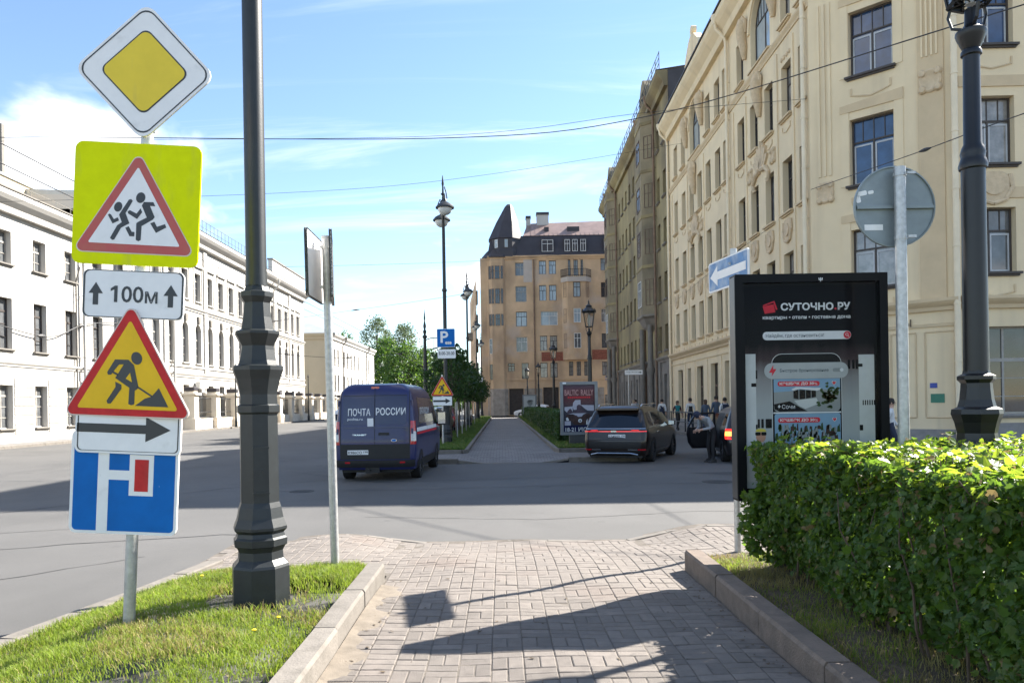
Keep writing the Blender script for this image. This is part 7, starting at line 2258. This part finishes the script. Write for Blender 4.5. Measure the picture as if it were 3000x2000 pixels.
def person(label, loc, rz, top, legs, hair, pose=None, h=1.75, sleeves=None, shoes='shoe_dark', vest=None, group=None, cap=None, arms_bare=False):
    J = {k: Vector(v) for k, v in BASE.items()}
    if pose:
        for k, v in pose.items(): J[k] = Vector(v)
    V_, E_, RR = [], [], []
    idx = {}
    for k, v in J.items():
        idx[k] = len(V_); V_.append(v)
        RR.append(RAD.get(k) or RAD[k[:2]])
    for a, b in BON: E_.append((idx[a], idx[b]))
    # palm and five fingers on each hand
    for s in ('l', 'r'):
        w_, e_ = J['wr' + s], J['el' + s]
        d = (w_ - e_).normalized()
        side = d.cross(Vector((0, 1, 0)) if abs(d.y) < .8 else Vector((1, 0, 0))).normalized()
        pi_ = len(V_); pal = w_ + d * .07; V_.append(pal); RR.append((.035, .022)); E_.append((idx['wr' + s], pi_))
        for q, (off, ln) in enumerate(((-.03, .075), (-.01, .088), (.012, .082), (.032, .065))):
            a = len(V_); V_.append(pal + side * off + d * .035); RR.append((.009, .009)); E_.append((pi_, a))
            V_.append(pal + side * off * 1.1 + d * (.03 + ln) + d.cross(side) * .02); RR.append((.008, .008)); E_.append((a, a + 1))
        a = len(V_); V_.append(pal - side * .055 + d * .0); RR.append((.010, .010)); E_.append((pi_, a))
        V_.append(pal - side * .07 + d * .045); RR.append((.009, .009)); E_.append((a, a + 1))
    me = bpy.data.meshes.new('skeleton'); me.from_pydata([tuple(v) for v in V_], E_, [])
    ob = bpy.data.objects.new('skeleton', me); C.objects.link(ob)
    sk = ob.modifiers.new('skin', 'SKIN'); sk.use_smooth_shade = True; sk.branch_smoothing = .4
    for i, sv_ in enumerate(me.skin_vertices[0].data):
        sv_.radius = RR[i]; sv_.use_root = (i == idx['pelvis'])
    sb = ob.modifiers.new('sub', 'SUBSURF'); sb.levels = 1; sb.render_levels = 1
    dg = bpy.context.evaluated_depsgraph_get(); dg.update()
    bm_ = bpy.data.meshes.new_from_object(ob.evaluated_get(dg))
    bpy.data.objects.remove(ob)
    mats = [M['skin'], M[top], M[legs], M[sleeves or top], M[vest or top]]
    bm_.materials.clear()
    for q in mats: bm_.materials.append(q)
    def seg(p, a, b):
        ab = b - a; t_ = max(0, min(1, (p - a).dot(ab) / max(1e-6, ab.length_squared)))
        return (p - a - ab * t_).length
    for pg in bm_.polygons:
        c = Vector(pg.center)
        best = min(BON, key=lambda q: seg(c, J[q[0]], J[q[1]]))
        k = best[1]
        mi = 1
        if k in ('head', 'crown') or k == 'neck' and c.z > J['neck'].z - .02: mi = 0
        elif k[:2] in ('kn', 'an', 'to', 'hi'): mi = 2
        elif k[:2] == 'el': mi = 3
        elif k[:2] == 'wr': mi = 0 if ((c - J[best[1]]).length < .05 or (c - J[best[0]]).length > (J[best[1]] - J[best[0]]).length or arms_bare) else 3
        elif k in ('spine', 'chest'): mi = 4
        pg.material_index = mi
        pg.use_smooth = True
    t = thing('person', label, 'person', loc, (0, 0, rz), group)
    sc = h / 1.75
    t.scale = (sc, sc, sc)
    inst('body', bm_, t)
    # hair, face, shoes
    hd = J['head']; cr = J['crown']; ax = (cr - hd).normalized()
    q = ax.to_track_quat('Z', 'Y').to_matrix().to_4x4()
    b = MB(); b.lathe([(.088, -.03), (.100, .02), (.098, .07), (.08, .115), (.045, .14), (.01, .147)], 14, mat=Matrix.Translation(hd + ax * .015 + Vector((0, .02, 0))) @ q)
    if hair in ('hair_fair', 'hair_brown'): b.lathe([(.07, -.12), (.09, -.05), (.09, .03)], 12, mat=Matrix.Translation(hd + Vector((0, .035, 0))) @ q)
    b.build('cap' if cap else 'hair', M[cap or hair], t, smooth=60)
    fd = Vector((0, -1, 0)); fd = (fd - ax * fd.dot(ax)).normalized()
    sx = ax.cross(fd)
    b = MB(); b.tube([tuple(hd + fd * .085 + ax * .04), tuple(hd + fd * .108 - ax * .005), tuple(hd + fd * .085 - ax * .012)], [.008, .014, .01], 6)
    for s in (-1, 1): b.lathe([(.012, -.03), (.016, 0), (.012, .03)], 8, mat=Matrix.Translation(hd + sx * s * .086 + ax * .005))
    b.build('nose_and_ears', M['skin'], t, smooth=60)
    for s in (-1, 1):
        b = MB(); b.lathe([(.002, -.008), (.010, 0), (.002, .008)], 8, mat=Matrix.Translation(hd + sx * s * .034 + fd * .083 + ax * .03)); b.build('eye', M['hair_dark'], t)
    b = MB(); b.tube([tuple(hd + sx * -.025 + fd * .082 - ax * .045), tuple(hd + fd * .09 - ax * .045), tuple(hd + sx * .025 + fd * .082 - ax * .045)], .006, 5); b.build('mouth', M['c_maroon'], t)
    for s in ('l', 'r'):
        a_, t_ = J['an' + s], J['to' + s]
        d = (t_ - a_); d.z = 0; d.normalize()
        o_ = Vector((a_.x, a_.y, min(a_.z, t_.z) - .02))
        b = MB(); mt = Matrix.Translation(Vector((a_.x, a_.y, t_.z - .045))) @ Matrix.Rotation(math.atan2(d.y, d.x), 4, 'Z')
        b.loft([[(-.08, -.04, 0), (.19, -.05, 0), (.22, 0, 0), (.19, .05, 0), (-.08, .04, 0)], [(-.08, -.045, .03), (.19, -.052, .03), (.225, 0, .03), (.19, .052, .03), (-.08, .045, .03)], [(-.07, -.04, .09), (.1, -.042, .075), (.16, 0, .06), (.1, .042, .075), (-.07, .04, .09)]], mat=mt)
        b.build('shoe', M[shoes], t)
    return t
WALK = dict(knl=(-.10, -.16, .52), anl=(-.10, -.12, .12), tol=(-.11, -.27, .06), knr=(.10, .02, .50), anr=(.10, .24, .15), tor=(.11, .12, .05), wrl=(-.22, .12, .92), ell=(-.225, .10, 1.14), elr=(.225, -.02, 1.13), wrr=(.2, -.16, .93))
gw = 'people on the right pavement'
person('person in a black vest over white sleeves standing with back turned by the railing', (10.45, 42.6, 0), R(180), 'c_white', 'c_navy', 'hair_dark', sleeves='c_white', vest='c_black', shoes='shoe_white', group=gw, h=1.82)
person('person in a dark jacket open over a teal top by the railing', (10.2, 44.6, 0), R(15), 'c_teal', 'c_black', 'hair_brown', WALK, sleeves='c_maroon', group=gw, h=1.68)
person('person in a navy vest with white sleeves beside the white drainpipe', (10.05, 48.2, 0), R(170), 'c_white', 'c_navy', 'hair_dark', WALK, sleeves='c_white', vest='c_navy', group=gw, h=1.8)
person('person in a denim jacket seen behind the open car door', (10.95, 41.3, 0), R(180), 'c_denim', 'c_jeans', 'hair_brown', group=gw, h=1.72)
person('tall person in a grey-blue jacket beside the one with the backpack', (11.05, 39.6, 0), R(200), 'c_denim', 'c_jeans', 'hair_dark', WALK, group=gw, h=1.9)
bp_p = person('person in a white shirt wearing a navy backpack', (11.0, 37.9, 0), R(180), 'c_white', 'c_jeans', 'hair_dark', group=gw, h=1.80)
tb = thing('backpack', 'navy backpack on the back of the person in a white shirt', 'backpack', (11.0, 37.9, 0), (0, 0, R(180)))
b = MB(); b.bbox((-.15, .10, 1.0), (.15, .26, 1.46), .05); b.build('pack', M['c_navy'], tb)
for s in (-1, 1):
    b = MB(); b.tube([(s * .11, .12, 1.42), (s * .12, 0, 1.5), (s * .12, -.13, 1.38), (s * .13, -.1, 1.1), (s * .13, .1, 1.04)], .022, 6); b.build('strap', M['c_navy'], tb)
person('fair-haired person in a dark coat nearest the black advertising stand', (11.05, 36.4, 0), R(190), 'c_black', 'c_navy', 'hair_fair', group=gw, h=1.66)
person('person in a white shirt stepping out from behind the black advertising stand', (11.15, 22.0, -.15), R(60), 'c_white', 'c_navy', 'hair_dark', WALK, group=gw, h=1.80)
for i, (x, y, a, tp, hr, lb) in enumerate(((8.7, 61, 180, 'c_white', 'hair_dark', 'far person in white whose head shows over the brown people carrier'), (9.1, 63, 150, 'c_black', 'hair_brown', 'far person in black beside one in white beyond the people carrier'), (10.3, 60, 20, 'c_white', 'hair_fair', 'far fair-haired person in white before the stone piers'), (10.9, 62.5, 170, 'c_grey', 'hair_dark', 'far person in grey before the stone piers'), (11.4, 66, 190, 'c_navy', 'hair_dark', 'far person in navy close to the olive house wall'))):
    person(lb, (x, y, 0 if x > 9.6 else -.15), R(a), tp, 'c_navy', hr, WALK if i % 2 else None, group='people far along the right pavement', h=1.74 + .03 * i)
# the man bending at the open car door, facing left
BEND = dict(pelvis=(0, .10, .93), spine=(0, .0, 1.10), chest=(0, -.20, 1.24), neck=(0, -.36, 1.29), head=(0, -.47, 1.33), crown=(0, -.53, 1.40),
    shl=(-.17, -.24, 1.27), ell=(-.22, -.22, .99), wrl=(-.12, -.42, .93), shr=(.17, -.24, 1.27), elr=(.23, -.18, .99), wrr=(.10, -.40, .95),
    hil=(-.085, .09, .88), knl=(-.10, .02, .48), anl=(-.10, .08, .10), tol=(-.11, -.08, .045), hir=(.085, .09, .88), knr=(.10, .0, .48), anr=(.10, .02, .10), tor=(.11, -.14, .045))
person('person in a grey hooded jacket and dark cap bending at the open car door', (6.05, 22.35, -.15), R(-62), 'c_grey', 'c_black', 'hair_dark', BEND, h=1.78, cap='c_navy', shoes='shoe_dark')
# ================================================================== railing, small signs, wires
rl_ = thing('pedestrian_railing', 'black two-rail pedestrian railing along the kerb in front of the beige house', 'railing', (9.78, 37.6, 0))
for k in range(6):
    b = MB(); b.tube([(0, 0, 0), (0, 0, 1.08)], .035, 8); b.lathe([(.06, 0), (.06, .03)], 8); b.build('post', M['metal_black'], rl_, (0, k * 1.7, 0))
for z in (.52, 1.04):
    b = MB(); b.tube([(0, 0, z), (0, 8.5, z)], .028, 8); b.build('rail', M['metal_black'], rl_)
def name_plate(t, loc, body, w_, rz=0):
    o = plate(t, 'name_plate', rrect(w_, .32, .02), loc, M['sign_white'], (0, 0, rz))
    inst('lettering', text_mesh(body, .10, M['sign_black'], width=w_ * .62, ext=0), o, (-w_ * .1, -.006, .02))
    layer(o, 'arrow', [bx(w_ * .26, w_ * .38, -.02, .02), [(w_ * .36, -.06), (w_ * .46, 0), (w_ * .36, .06)]], -.005, M['sign_black'], .004)
t = thing('street_name_sign', 'white street name plate with an arrow before the olive house', 'sign', (8.95, 54.0, -.15))
b = MB(); b.tube([(0, 0, 0), (0, 0, 4.1)], .04, 8); b.build('post', M['zinc'], t, smooth=40)
name_plate(t, (.35, -.06, 3.85), 'ПОДОЛЬСКАЯ', 1.25)
name_plate(lamps[1], (.55, -.1, 3.3), 'УЛИЦА', .9, R(-8))
F.box('house_plate', (FX(884), -.04, FZ(1290)), (FX(938), 0, FZ(1273)), 'sign_blue')
# overhead wires
M['wire'] = mat('wire', (0.03, 0.03, 0.032), .6)
def wire(label, pts, r=.011, sag=.0, knots=(), grp=None, n=36):
    P = [Vector(p) for p in pts]
    t = thing('overhead_wire', label, 'wire', tuple(P[0]), group=grp)
    Q = []
    segs = len(P) - 1
    for i in range(segs):
        p0, p1, p2, p3 = P[max(0, i - 1)], P[i], P[i + 1], P[min(segs, i + 2)]
        for k in range(n // segs + 1):
            u = k / (n // segs + 1)
            Q.append(.5 * ((2 * p1) + (p2 - p0) * u + (2 * p0 - 5 * p1 + 4 * p2 - p3) * u * u + (-p0 + 3 * p1 - 3 * p2 + p3) * u ** 3))
    Q.append(P[-1])
    if sag: Q = [q - Vector((0, 0, sag * 4 * (i / (len(Q) - 1)) * (1 - i / (len(Q) - 1)))) for i, q in enumerate(Q)]
    b = MB(); b.tube([q - P[0] for q in Q], r, 5); b.build('cable', M['wire'], t)
    for kf in knots:
        c = Q[int(kf * (len(Q) - 1))]; d = (Q[min(len(Q) - 1, int(kf * (len(Q) - 1)) + 1)] - c).normalized()
        b = MB(); b.tube([c - P[0] - d * .35, c - P[0] - d * .2, c - P[0], c - P[0] + d * .2, c - P[0] + d * .35], [r * 1.5, r * 3.2, r * 4.2, r * 3.2, r * 1.5], 6); b.build('insulator', M['wire'], t)
wire('thick cable crossing the whole street high above the road', [(-26, 31, 12.35), (-19.6, 30, 12.35), (-2.4, 28, 11.35), (4.9, 26, 11.25), (10.9, 16, 9.75), (17, 6, 8.4)], .016)
wire('second thin cable just under the thick crossing cable', [(-26, 31.2, 12.2), (-19.6, 30.2, 12.27), (-2.4, 28.2, 11.5), (5.2, 26.2, 11.5), (11.75, 29.1, 13.0)], .008)
wire('thin span wire from the white building to the beige house front', [(-26, 38, 12.0), (-6, 43.6, 14.1), (12.1, 50, 18.4)], .010)
wire('thin span wire from the white building to the olive house', [(-25.6, 57, 12.0), (-3, 66, 13.9), (12.6, 75, 16.6)], .012)
wire('trolley wire over the left carriageway, the inner of the pair', [(-8.1, -10, 6.05), (-8.1, 50, 6.0), (-8.1, 170, 6.0)], .010, grp='trolley wires')
wire('trolley wire over the left carriageway, the outer of the pair', [(-8.75, -10, 6.05), (-8.75, 50, 6.0), (-8.75, 170, 6.0)], .010, grp='trolley wires')
wire('knotted span wire carrying the trolley wires to the tall lamp', [(-25.4, 64, 8.0), (-15.4, 56, 8.3), (-2.3, 53, 9.3)], .012, knots=(.25, .45, .7), sag=.25)
wire('sagging trolley suspension with droplets before the white building', [(-25.4, 75, 7.4), (-16, 74, 6.6), (-8, 72, 6.9), (-4.3, 70, 7.3)], .02, knots=(.2, .4, .6, .8), sag=.3)
wire('insulated wire running to the corner drainpipe of the beige house', [(11.75, 28.85, 9.5), (10.9, 20, 8.0), (10.3, 15, 7.15), (9.6, 6, 5.6)], .012, knots=(.38,))
wire('thin wire stretched low across the beige house front', [(12.35, 55, 8.6), (11.9, 43, 8.9), (11.6, 33, 9.0)], .008, knots=(.75,))
wire('slack service cable on the white building wall', [(-25.9, 39, 6.2), (-25.8, 44, 5.9), (-25.85, 49, 7.2), (-25.8, 60, 8.0)], .03, knots=(.3, .6))
# air conditioner boxes on the white building
for yy, z in ((64.2, 3.3), (72.6, 3.0), (85.2, 3.2)):
    t = thing('air_conditioner', 'small white air conditioner box mounted under a window of the white building', 'air conditioner', (-25.4, yy, z), group='air conditioners on the white building')
    b = MB(); b.bbox((0, -.45, 0), (.4, .45, .6), .03); b.build('casing', M['frame_white'], t); b = MB(); b.lathe([(.22, .401), (.22, .41), (.05, .41)], 14, mat=Matrix.Translation((0, 0, .3)) @ Matrix.Rotation(R(90), 4, 'Y')); b.build('fan_grille', M['frame_grey'], t)
